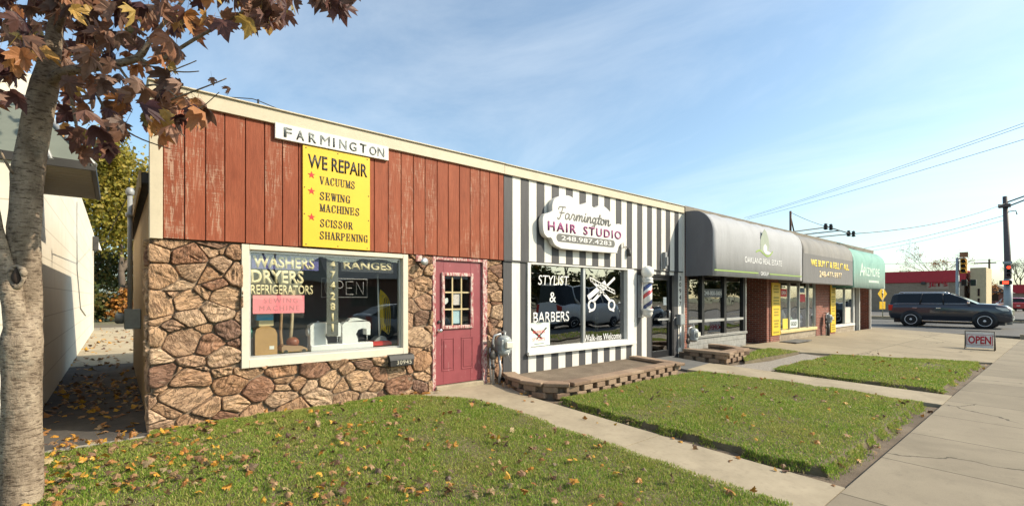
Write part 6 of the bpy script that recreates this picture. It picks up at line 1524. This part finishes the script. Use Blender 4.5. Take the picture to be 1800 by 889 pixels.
bare_tree('smaller bare tree behind the pizza shop roof, nearest the green awning', 95, px_at_X(1590, 95), 7.8, 6, leaves=M['fol_dark'], spread=.42, rk=.012)
bare_tree('low bare tree with reddish twigs beside the entrance tower of the pizza shop', 84, px_at_X(1742, 84), 5.5, 6, leaves=M['fol_orange'], spread=.45)
bare_tree('far bare tree behind the traffic light pole by the main street', 150, px_at_X(1793, 150), 13, 6, leaves=M['fol_dark'], spread=.5)
fb = thing('brick_house', 'far brown brick building with a low gabled roof between traffic poles', 'building', (105, 4, 0))
ya, yb = px_at_X(1768, 105), px_at_X(1732, 105); 
mb = MB(); mb.box(105, 118, ya, yb, -.4, zz(515, 1750, 105)); mb.build('wall', M['brick'], fb)
mb = MB(); zr = zz(515, 1750, 105); mb.prism([(ya-.4, zr+.01), (yb+.4, zr+.01), ((ya+yb)/2, zr+1.3)], 104.6, 118.4, 'yz'); mb.build('roof', M['roofing'], fb)
for k in range(3): yy = ya+.8+k*1.9; mb = MB(); mb.box(104.95, 104.999, yy, yy+1.1, .9, 2.2); mb.build('window', M['car_glass'], fb)
fb = thing('red_roof_shop', 'far shop with a reddish roof at the picture edge behind the parked red car', 'shop', (125, -2, 0))
ya, yb = px_at_X(1806, 125), px_at_X(1772, 125); mb = MB(); mb.box(125, 140, ya, yb, -.4, zz(515, 1790, 125)); mb.build('wall', pm('far_shop_wall', (.30, .22, .17), .8), fb)
mb = MB(); mb.box(124.5, 140, ya-.3, yb+.3, zz(515, 1790, 125)+.01, zz(500, 1790, 125)); mb.build('roof', M['red_band'], fb)
# sign and poles at the crossroads
XS = 50.0; y_ = px_at_X(1551.5, XS)
t_ = thing('warning_sign', 'yellow diamond pedestrian sign with a small plate below, beside the green awning', 'sign', (XS, y_, -.2))
M['sign_yellow'] = pm('road_sign_yellow', (.80, .48, .01), .4, var=.03)
zc = zz(516, 1551.5, XS); r_ = .52
mb = MB(); mb.cyl((XS, y_, -.3), (XS, y_, zc+.4), .035); mb.build('post', M['steel'], t_)
tw = Matrix.Rotation(R(64), 3, 'Z'); SC = Vector((XS-.06, y_, 0))
def turned(mb): mb.v = [tuple(SC+tw @ (Vector(v)-SC)) for v in mb.v]; return mb
mb = MB(); mb.prism([(y_-r_, zc), (y_, zc-r_*1.15), (y_+r_, zc), (y_, zc+r_*1.15)], XS-.06, XS-.04, 'yz'); turned(mb).build('diamond', M['sign_yellow'], t_, bevel=.005)
mb = MB(); mb.box(XS-.06, XS-.04, y_-.32, y_+.32, zc-1.30, zc-.66); turned(mb).build('plate', M['sign_yellow'], t_)
mb = MB(); mb.prism([(y_-.05, zc-.28), (y_+.03, zc-.28), (y_+.10, zc+.05), (y_+.02, zc+.12), (y_-.10, zc+.03)], XS-.068, XS-.0605, 'yz'); mb.lathe([(.06, -.069+.0), (.06, -.0605)], (XS, y_, zc+.2), 'x', 10); turned(mb).build('walker_symbol', M['ink'], t_)
M['pole_paint'] = pm('signal_pole_paint', (.30, .33, .33), .5, metal=.3, var=.12, scale=3)
M['pole_dark'] = pm('dark_pole', (.09, .075, .075), .6, var=.2, scale=3)
M['signal_yellow'] = pm('signal_housing_yellow', (.62, .30, .02), .5, var=.1)
M['red_lit'] = emis('red_signal_lamp', (1.0, .05, .02), 2.2)
X_ = 47.0; y_ = px_at_X(1683, X_)
sp_ = thing('signal_post', 'slim grey signal post with a short top arm behind the black car', 'signal post', (X_, y_, -.2))
zt_ = zz(453, 1683, X_)
mb = MB(); mb.tube([(X_, y_, -.4), (X_, y_, zt_)], [.13, .09], 12); mb.cyl((X_, y_, -.4), (X_, y_, -.1), .22); mb.build('post', M['pole_paint'], sp_)
mb = MB(); yh = px_at_X(1694, X_); mb.cyl((X_, y_+.05, zt_-.06), (X_, yh-.1, zt_-.06), .05, n=8); mb.build('arm', M['pole_dark'], sp_)
def signal(label, X, px, py0, py1, mat, lit=None, side=-1, dx=0.0):
    y = px_at_X(px, X); z0, z1 = zz(py1, px, X), zz(py0, px, X); h = (z1-z0)/3; X += dx
    t = thing('traffic_signal', label, 'traffic signal', (X, y, z0))
    mb = MB(); mb.box(X-.14, X+.14, y-h*.5, y+h*.5, z0, z1); mb.build('housing', mat, t, bevel=.02)
    for k in range(3):
        zc = z0+h*(k+.5); mb = MB()
        mb.tube([(X-.14, y-h*.0, zc), (X-.145, y, zc)], h*.36, 12) if 0 else mb.lathe([(h*.38, -.142), (h*.38, -.16), (0, -.165)], (X, y, zc), 'x', 14)
        ln = mb.build('lens', M['red_lit'] if lit == k else M['black'], t)
        mb = MB(); 
        pr = [(y+h*.42*math.cos(a), zc+h*.42*math.sin(a)) for a in lin(-.3, math.pi+.3, 10)]; pi_ = [(y+h*.39*math.cos(a), zc+h*.39*math.sin(a)) for a in lin(math.pi+.3, -.3, 10)]
        mb.prism(pr+pi_, X-.36, X-.141, 'yz'); mb.build('visor', mat, t)
    return t
signal('yellow traffic signal hanging from the short arm of the grey post', X_, 1694, 455, 480, M['signal_yellow'])
t_ = thing('lane_sign', 'brown rectangular sign panel above the yellow traffic signal', 'sign', (X_, yh, zt_))
mb = MB(); mb.box(X_-.05, X_-.02, px_at_X(1702, X_), px_at_X(1687, X_), zz(452, 1694, X_), zz(443, 1694, X_)); mb.build('panel', pm('brown_sign_panel', (.26, .12, .05), .6), t_); mb = MB(); mb.cyl((X_, yh, zt_-.1), (X_, yh, zz(443, 1694, X_)), .03, n=6); mb.build('bracket', M['pole_dark'], t_)
for (pa, lab) in ((1695, 'dark pedestrian signal box on the grey post, nearer the post'), (1711, 'dark pedestrian signal box beside another one, farther from the post')):
    t_ = thing('pedestrian_signal', lab, 'pedestrian signal', (X_, px_at_X(pa, X_), zz(502, pa, X_)), 'pedestrian signals on the grey post'); yy = px_at_X(pa, X_); hh = abs(px_at_X(1690, X_)-px_at_X(1700, X_))/2
    mb = MB(); mb.box(X_-.15, X_+.1, yy-hh, yy+hh, zz(502, pa, X_), zz(491, pa, X_)); mb.build('housing', M['black'], t_, bevel=.02); mb = MB(); mb.box(X_-.16, X_-.151, yy-hh*.7, yy+hh*.7, zz(500.5, pa, X_), zz(492.5, pa, X_)); mb.build('face', M['car_glass'], t_)
mb = MB(); mb.cyl((X_, y_, zz(496, 1683, X_)), (X_, px_at_X(1711, X_), zz(496, 1683, X_)), .04, n=8); mb.build('side_arm', M['pole_dark'], sp_)
X2 = 45.0; y2 = px_at_X(1772, X2)
lp = thing('street_light_pole', 'tall dark metal street pole with upper arms at the corner beyond the car', 'street pole', (X2, y2, -.2))
zt2 = zz(345, 1768, X2)
mb = MB(); mb.tube([(X2, y2, -.4), (X2, y2+.02, zz(460, 1771, X2)), (X2, y2+.14, zt2)], [.20, .17, .12], 14); mb.build('pole', M['pole_dark'], lp)
mb = MB(); mb.cyl((X2, y2, -.4), (X2, y2, zz(490, 1772, X2)), .205, n=14); mb.build('lower_sleeve', M['pole_paint'], lp)
mb = MB()
for (a, b_) in ((358, 340), (366, 346)): mb.tube([(X2, y2+.1, zz(a-2, 1770, X2)), (X2-.3, y2-1.2, zz(b_+2, 1796, X2)), (X2-.6, y2-3.4, zz(b_-16, 1830, X2))], .045, 8)
mb.box(X2-.3, X2+.3, y2-.12, y2+.45, zz(364, 1768, X2), zz(359, 1768, X2)); mb.tube([(X2, y2, zz(372, 1770, X2)), (X2, y2-.35, zz(371, 1775, X2)), (X2, y2-.4, zz(378, 1776, X2))], .03, 6); mb.build('arm', M['pole_dark'], lp)
mb = MB(); ya, yb = px_at_X(1780, X2), px_at_X(1763, X2); mb.box(X2-.26, X2-.21, ya, yb, zz(464, 1771, X2), zz(459.5, 1771, X2)); tag(mb.build('street_name_plate', M['pole_paint'], bevel=.01), 'plain grey plate across the tall dark pole above the red signal', 'sign')
signal('traffic signal with lit red lamp on the tall dark pole', X2, 1774.5, 467, 487, M['pole_dark'], 2, dx=-.45)
t_ = thing('pedestrian_signal', 'red lit hand signal box low on the tall dark pole', 'pedestrian signal', (X2-.3, y2, zz(502, 1769, X2))); yy = px_at_X(1769, X2)
mb = MB(); mb.box(X2-.45, X2-.21, yy-.28, yy+.30, zz(500, 1769, X2), zz(493, 1769, X2)); mb.build('housing', M['black'], t_, bevel=.02); mb = MB(); mb.box(X2-.46, X2-.451, yy-.13, yy+.15, zz(499, 1769, X2), zz(494, 1769, X2)); mb.build('face', M['red_lit'], t_)
t_ = thing('utility_pole', 'far brown wooden utility pole with a crossarm beyond the pizza shop', 'utility pole', (120, px_at_X(1739, 120), -.3))
yu = px_at_X(1739, 120); zu = zz(455, 1739, 120); mb = MB(); mb.tube([(120, yu, -.4), (120, yu, zu)], [.20, .14], 8); mb.build('pole', M['wood_pole'], t_); mb = MB(); mb.box(119.8, 119.9, yu-.9, yu+1.9, zu-.8, zu-.6); mb.build('crossarm', M['wood_pole'], t_)
# overhead cables
def sag(a, b_, s, n=14): return [a+(b_-a)*t+Vector((0, 0, -4*s*t*(1-t))) for t in lin(0, 1, n)]
def cable(lab, a, b_, s, r): mb = MB(); mb.tube(sag(a, b_, s), r, 5); tag(mb.build('overhead_cable', M['wire']), lab, 'cable')
cable('topmost of the overhead cables rising to the upper edge of the sky', at(1930, 170, 20), at(1308, 383, 48), .15, .012)
cable('overhead cable just below the topmost one in the sky', at(1930, 176, 20), at(1314, 383, 48), .15, .012)
cable('third overhead cable from the top in the sky over the awnings', at(1930, 205, 20), at(1312, 386, 48), .15, .013)
cable('thin cable from the roof mast down to the insulators', Vector((mx0, 1.2, fz(1389.5, 373, 1.2))), A1, .05, .010)
cable('cable from the roof insulators to the top of the tall dark pole', A2, Vector((X2, y2+.1, zz(357, 1768, X2))), .35, .016)
cable('upper of two thin cables running low behind the green awning to the tall pole', at(1490, 440, 60), Vector((X2, y2+.1, zz(378, 1768, X2))), .3, .018)
cable('lower of two thin cables running low behind the green awning to the tall pole', at(1490, 446, 60), Vector((X2, y2+.1, zz(386, 1768, X2))), .3, .014)
cable('far thin cable strung level above the pizza shop roof', at(1480, 462, 100), Vector((120, yu, zu-.1)), .4, .03)
cable('far thin cable from the wooden pole towards the main street', Vector((120, yu, zu-.1)), at(1830, 462, 95), .3, .03)

# ------------------------------------------------------------------ cars
def wheel(t, x, y, r, side, rim_mat, spokes=10):
    mb = MB(); mb.lathe([(r*.66, -.115), (r*.93, -.12), (r, -.085), (r, .085), (r*.93, .12), (r*.66, .115)], (x, y, r), 'y', 28); w = mb.build('wheel', M['tyre'], t)
    mb = MB(); yo = y+side*.10
    mb.lathe([(r*.70, 0), (r*.70, side*.015), (r*.63, side*.02), (r*.62, -side*.05)], (x, yo, r), 'y', 28)
    for k in range(spokes):
        a = 2*math.pi*k/spokes; m3 = Matrix.Rotation(-a, 3, 'Y'); c = Vector((x, yo-side*.005, r))+m3 @ Vector((r*.36, 0, 0)); mb.obox(c, (r*.60, .035, r*.17), m3)
    mb.lathe([(r*.16, -side*.02), (r*.15, side*.02), (0.0, side*.025)], (x, yo, r), 'y', 14); mb.build('rim', rim_mat, w)
    mb = MB(); mb.lathe([(r*.62, 0), (0.0, -side*.002)], (x, yo-side*.06, r), 'y', 20); mb.build('brake_shadow_disc', M['black'], w) if 0 else mb.build('brake_disc', M['dark_metal'], w)
def make_car(name, label, cat, Lc, Wc, Hc, paint, roofline, belt, lower, axles, r, rim, chrome=True, win_x=None, pillars=(), rails=False):
    """side profiles are (x, z) from tail to nose; built pointing along +x, centred on y"""
    t = thing(name, label, cat, (0, 0, 0)); W2 = Wc/2
    fb, fl = pw([(-p[0], p[1]) for p in belt]), pw([(-p[0], p[1]) for p in lower]); top = lambda x: fb(-x); low = lambda x: fl(-x)
    xs = sorted({*lin(0, Lc, 34), *[p[0] for p in belt], *[p[0] for p in lower]})
    def halfw(x): 
        e = min(x/.55, 1); f = min((Lc-x)/.9, 1); return W2*(.86+.14*math.sin(e*math.pi/2))*(.78+.22*math.sin(f*math.pi/2))
    rings = []
    for x in xs:
        w = halfw(x); zt, zl = top(x), low(x); zm = zl+(zt-zl)*.45
        rings.append([(x, s*a, z) for s, seq in ((1, [(w*.86, zl), (w*.97, zl+.10), (w, zm), (w*.985, zl+(zt-zl)*.75), (w*.93, zt-.02), (w*.82, zt), (w*.4, zt+.02), (0, zt+.025)]), (-1, [(w*.4, zt+.02), (w*.82, zt), (w*.93, zt-.02), (w*.985, zl+(zt-zl)*.75), (w, zm), (w*.97, zl+.10), (w*.86, zl)])) for a, z in seq])
    k = len(rings[0]); mb = MB(); vs = [p for r_ in rings for p in r_]
    fs = [(i*k+j, i*k+(j+1) % k, (i+1)*k+(j+1) % k, (i+1)*k+j) for i in range(len(rings)-1) for j in range(k)]
    mb.add(vs, fs, 0, True); mb.add(rings[0], [tuple(range(k))]); mb.add(rings[-1], [tuple(range(k-1, -1, -1))]); body = mb.build('body', paint, t)
    # cabin: glass sides, painted roof
    fr = pw([(-p[0], p[1]) for p in roofline]); rf = lambda x: fr(-x); x0, x1 = roofline[0][0], roofline[-1][0]
    gx = sorted({*lin(x0, x1, 22), *[p[0] for p in roofline]}); cab = MB(); roof = MB(); cr_, rr_ = [], []
    for x in gx:
        zb, zt = top(x)-.03, max(rf(x), top(x)-.02); w = halfw(x)*.93; wt = w-(zt-zb)*.27; f = .955
        cr_.append([(x, w, zb), (x, wt+(w-wt)*(1-f), zb+(zt-zb)*f), (x, wt*.93, zt-.012), (x, -wt*.93, zt-.012), (x, -wt-(w-wt)*(-(1-f))*-1 if 0 else -(wt+(w-wt)*(1-f)), zb+(zt-zb)*f), (x, -w, zb)])
    k = 6; cab.add([p for r_ in cr_ for p in r_], [(i*k+j, i*k+j+1, (i+1)*k+j+1, (i+1)*k+j) for i in range(len(cr_)-1) for j in (0, 1, 2, 3, 4)], 0, False)
    cab.add(cr_[0], [tuple(range(6))]); cab.add(cr_[-1], [(5, 4, 3, 2, 1, 0)]); cab.build('windows', M['car_glass'], t)
    xr0 = next(x for x in gx if rf(x) > Hc-.10); xr1 = max(x for x in gx if rf(x) > Hc-.10)
    for x in [g for g in gx if xr0 <= g <= xr1]:
        zb, zt = top(x)-.03, rf(x); w = halfw(x)*.93; wt = w-(zt-zb)*.27
        rr_.append([(x, wt+.012, zt-.05), (x, wt-.03, zt+.004), (x, wt*.5, zt+.022), (x, 0, zt+.026), (x, -wt*.5, zt+.022), (x, -wt+.03, zt+.004), (x, -wt-.012, zt-.05)])
    k = 7; roof.add([p for r_ in rr_ for p in r_], [(i*k+j, i*k+j+1, (i+1)*k+j+1, (i+1)*k+j) for i in range(len(rr_)-1) for j in range(6)], 0, True); ro = roof.build('roof', paint, t); sl = ro.modifiers.new('thick', 'SOLIDIFY'); sl.thickness = .02; sl.offset = -1
    for s in (1, -1):
        for (xa, xb) in pillars:                         # xa at the belt, xb at the roof
            mb = MB()
            za, zt = top(xa)-.02, rf(xb)-.03; w = halfw(xa)*.93; wt = w-(zt-za)*.27
            mb.tube([(xa, s*(w+.004), za), (xb, s*(wt+.008), zt)], .045, 6); mb.build('pillar', paint if not chrome else M['black'], t)
        if chrome:
            mb = MB(); mb.tube([(x, s*(halfw(x)*.945), top(x)-.004) for x in lin(win_x[0], win_x[1], 14)], .014, 6); mb.build('belt_trim', M['chrome'], t)
            mb = MB(); 
            for hx in (win_x[0]+1.05, win_x[0]+2.15): mb.rbox((hx, s*halfw(hx)*1.0, low(hx)+(top(hx)-low(hx))*.74), (.22, .035, .035), 0)
            mb.build('door_handle', M['chrome'], t, bevel=.008)
            mb = MB(); mb.box(axles[0]+.5, axles[1]-.5, s*(W2-.06)-.06, s*(W2-.06)+.06, low(Lc/2)-.05, low(Lc/2)+.0); mb.build('running_board', M['chrome'], t, bevel=.01)
        if rails: mb = MB(); mb.tube([(xr0+.25, s*.66, Hc-.0), (xr0+.35, s*.66, Hc+.065), (xr1-.4, s*.66, Hc+.065), (xr1-.25, s*.66, Hc+.02)], .022, 8); mb.build('roof_rail', M['chrome'], t)
        mx__ = win_x[1]+.02 if win_x else axles[1]-.7
        mb = MB(); mb.rbox((mx__-.05, s*(W2+.05), top(mx__)+.07), (.13, .20, .15), 0); mb.build('mirror', M['chrome'] if chrome else paint, t, bevel=.03, seg=2)
        mb = MB(); hx = Lc-.33; zt = top(hx)
        mb.prism([(hx-.42, zt-.07), (hx+.14, zt-.13), (hx+.20, zt-.30), (hx-.05, zt-.28)], s*halfw(hx)*.80, s*halfw(hx-.15)*1.0, 'xz'); mb.build('headlight', M['lamp_clear'], t, bevel=.02)
        mb = MB(); zt = top(.1); mb.prism([(-.012, zt-.05), (.22, zt-.08), (.16, zt-.42), (-.012, zt-.42)], s*halfw(.1)*.70, s*halfw(.14)*1.012, 'xz'); mb.build('taillight', M['lamp_red'], t, bevel=.015)
        for ax in axles:
            mb = MB(); mb.lathe([(r*1.22, -.02), (r*1.22, .02), (0.0, .02)] if s > 0 else [(r*1.22, .02), (r*1.22, -.02), (0.0, -.02)], (ax, s*(W2-.012), r+.02), 'y', 26); mb.build('wheel_arch', M['black'], t)
            wheel(t, ax, s*(W2-.085), r, s, rim)
    mb = MB(); mb.box(.25, Lc-.3, -W2*.8, W2*.8, .22, low(Lc/2)+.05); mb.build('underbody', M['black'], t)
    mb = MB(); zt = top(Lc-.06); mb.box(Lc-.10, Lc+.012, -W2*.52, W2*.52, zt-.38, zt-.06); mb.box(Lc-.10, Lc+.02, -W2*.6, W2*.6, low(Lc-.1)+.05, low(Lc-.1)+.16); mb.build('grille', M['chrome'] if chrome else M['black'], t, bevel=.01)
    for xx, nm in ((Lc+.014, 'number_plate'), (-.014, 'number_plate')):
        mb = MB(); mb.box(xx-.006, xx+.006, -.16, .16, .62, .72); mb.build(nm, M['white'], t)
    return t
M['lamp_clear'] = pm('headlamp_lens', (.62, .66, .62), .08, .6, var=.1); M['lamp_red'] = pm('tail_lamp_lens', (.55, .03, .02), .12, .6, var=.1)
M['paint_black'] = car_paint('black_car_paint', (.018, .022, .032)); M['paint_red'] = car_paint('red_car_paint', (.38, .015, .03)); M['paint_white'] = car_paint('white_car_paint', (.75, .75, .73)); M['paint_silver'] = car_paint('silver_car_paint', (.36, .37, .38))
M['alloy'] = pm('alloy_rim', (.75, .74, .72), .35, metal=.15, var=.05)
SUVR = [(.06, 1.40), (.15, 1.88), (.23, 1.98), (.7, 2.04), (2.4, 2.05), (2.95, 2.00), (3.35, 1.83), (4.05, 1.44)]
SUVB = [(0, 1.20), (.04, 1.40), (1.5, 1.42), (3.9, 1.43), (4.2, 1.43), (4.8, 1.39), (5.2, 1.31), (5.40, 1.14), (5.46, .85)]
SUVL = [(0, .62), (.10, .48), (.6, .42), (1.6, .40), (3.9, .40), (4.9, .38), (5.3, .36), (5.46, .45)]
suv = make_car('large_suv', 'large shiny black SUV with silver rims waiting on the side street', 'car', 5.46, 2.0, 2.05, M['paint_black'], SUVR, SUVB, SUVL, (1.12, 4.38), .44, M['alloy'], True, (.25, 3.75), ((1.55, 1.62), (2.62, 2.55)), True)
suv.location = (38.9, px_at_X(1562, 38)+.0, -.31); suv.rotation_euler = (0, 0, R(-90))
SEDR = [(.25, .98), (.9, 1.36), (1.3, 1.45), (2.2, 1.46), (2.6, 1.40), (3.5, .98)]
HATR = [(.10, 1.02), (.35, 1.52), (.7, 1.62), (2.2, 1.63), (2.6, 1.52), (3.35, 1.05)]
SEDB = [(0, .90), (.1, 1.0), (3.5, 1.0), (4.2, .88), (4.5, .70), (4.56, .55)]; SEDL = [(0, .42), (.2, .32), (4.2, .30), (4.56, .36)]
red = make_car('parked_car', 'red hatchback parked across the crossroads at the picture edge', 'car', 4.56, 1.8, 1.63, M['paint_red'], HATR, [(p[0], p[1]+.05) for p in SEDB], SEDL, (.9, 3.6), .33, M['alloy'], False, (.5, 3.3), ((1.2, 1.2), (2.2, 2.15)))
red.location = (83, px_at_X(1790, 83), -.2); red.rotation_euler = (0, 0, R(20))
# traffic and trees across the street, seen only as reflections in the shop glass
VANR = [(.02, 1.5), (.08, 2.5), (.3, 2.6), (3.8, 2.6), (4.4, 2.42), (5.0, 1.62)]; VANB = [(0, 1.5), (4.8, 1.5), (5.2, 1.35), (5.7, 1.18), (5.9, .9)]; VANL = [(0, .45), (.3, .38), (5.6, .36), (5.9, .45)]
van = make_car('parked_van', 'white van standing across the street, mirrored in the barber window', 'van', 5.9, 2.0, 2.6, M['paint_white'], VANR, VANB, VANL, (1.2, 4.8), .36, M['alloy'], False, (.6, 4.6), ((1.6, 1.6), (2.8, 2.8), (3.9, 3.85)))
van.location = (19.5, -13.2, -.4)
sed = make_car('parked_car', 'silver saloon standing across the street, mirrored in the barber window', 'car', 4.56, 1.8, 1.46, M['paint_silver'], SEDR, SEDB, SEDL, (.9, 3.6), .33, M['alloy'], False, (.5, 3.3), ((1.2, 1.25), (2.2, 2.1)))
sed.location = (26.5, -13.4, -.4)
s2 = copy_tree(sed); s2.location = (8.5, -14.2, -.4); s2['label'] = 'silver saloon standing across the street, mirrored in the repair shop window'
ob2 = thing('opposite_shop', 'low brick shop with pale shingle roof across the street, mirrored in the windows', 'shop', (20, -34, 0))
mb = MB(); mb.box(14, 34, -42, -33, -.5, 3.0); mb.build('wall', M['brick'], ob2)
mb = MB(); mb.prism([(-42.6, 3.01), (-32.2, 3.01), (-34.5, 4.9), (-40, 4.9)], 13.4, 34.6, 'yz'); mb.build('roof', pm('pale_shingles', (.50, .49, .45), .9, var=.15, scale=9), ob2)
for k in range(4): mb = MB(); mb.box(15.5+k*4.6, 18+k*4.6, -32.99, -32.95, .6, 2.3); mb.build('window', M['car_glass'], ob2)
for (x, y, h, lab) in ((40, -31, 12, 'bare street tree beside the opposite shop'), (27, -28.5, 13, 'bare street tree in front of the opposite shop'), (9, -30, 12, 'bare street tree at the near end of the opposite shop'), (72, -70, 12, 'bare street tree on the far verge across the street'), (95, -70, 13, 'farthest bare street tree across the street')):
    bare_tree(lab+', mirrored in the glass', x, y, h, 5, -.3)
flat('far_verge', [(-300, -60), (500, -60), (500, -24.3), (-300, -24.3)], -.30, M['turf'])
_ft = leafy_tree('dark bushy tree in the row far across the street, mirrored in the glass', 66, -62, 8.5, 4.5, 2600, M['fol_dark'], (.35, .7), 'trees far across the street', -.3, .1)
for (fx_, fy_, fs_) in ((80, -64, .9), (96, -66, 1.1), (111, -62, .95), (124, -68, 1.15), (138, -64, 1.05), (152, -66, .9), (168, -70, 1.1), (185, -66, 1.0), (203, -72, 1.2)):
    c_ = copy_tree(_ft); c_.location = (fx_, fy_, -.3); c_.scale = (fs_,)*3; c_.rotation_euler = (0, 0, fx_)
shrub('long dark hedge clump across the street, mirrored in the office glass', 75, -80, 4, 12, 3000, M['fol_dark'], (.4, .8), -.3)
shrub('second dark hedge clump across the street, mirrored in the office glass', 120, -80, 5, 14, 3000, M['fol_dark'], (.4, .8), -.3)
# folding OPEN sign on the sidewalk edge

def gnd(px, py, z):
    u = (px-900)/825; d = (z-1.5)/((522-py)/825); return CAMP+F*d+RT*(u*d)
pO = gnd(1721, 615, -.33)
t_ = thing('open_board', 'small folding pavement sign reading OPEN in red on white', 'sign', (pO.x, pO.y, -.33))
XO, yO = pO.x, pO.y; ww = abs(px_at_X(1696, XO)-px_at_X(1748, XO))/2; yc = (px_at_X(1696, XO)+px_at_X(1748, XO))/2; zo0, zo1 = zz(615, 1721, XO), zz(582, 1721, XO)
mb = MB()
for yy in (yc-ww, yc+ww): mb.cyl((XO, yy, zo0-.02), (XO+.08, yy, zo1), .014, n=6); mb.cyl((XO+.36, yy, zo0-.02), (XO+.10, yy, zo1), .014, n=6)
for (xx, z) in ((XO, zo0+.02), (XO+.085, zo1)): mb.cyl((xx, yc-ww, z), (xx, yc+ww, z), .014, n=6)
mb.build('frame', M['dark_metal'], t_)
h_ = zo1-zo0
def tilt(v, e=0): return (XO+.006-.0+.08*(v-zo0)/h_-e, v)
for (nm, mat, y0_, y1_, z0_, z1_, e) in (('panel', M['white'], yc-ww*.93, yc+ww*.93, zo0+.12*h_, zo1-.06*h_, .0), ('inner_border', M['red_band'], yc-ww*.88, yc+ww*.88, zo0+.27*h_, zo1-.18*h_, .006), ('panel_face', M['white_clean'], yc-ww*.84, yc+ww*.84, zo0+.29*h_, zo1-.20*h_, .011)):
    mb = MB(); a = tilt(z0_, e); b_ = tilt(z1_, e); mb.add([(a[0], y0_, z0_), (a[0], y1_, z0_), (b_[0], y1_, z1_), (b_[0], y0_, z1_), (a[0]+.01, y0_, z0_), (a[0]+.01, y1_, z0_), (b_[0]+.01, y1_, z1_), (b_[0]+.01, y0_, z1_)], [(0, 1, 2, 3), (4, 7, 6, 5), (0, 4, 5, 1), (1, 5, 6, 2), (2, 6, 7, 3), (3, 7, 4, 0)]); mb.build(nm, mat, t_)
up = Vector((.08, 0, h_)).normalized(); z0_ = zo0+.33*h_
text_obj('lettering', 'OPEN', pm('red_open_letters', (.45, .02, .03), .5), t_, (tilt(z0_, .0125)[0], yc+ww*.78, z0_), (0, -1, 0), tuple(up), ww*1.56, h_*.42, bold=.03, ext=.004)
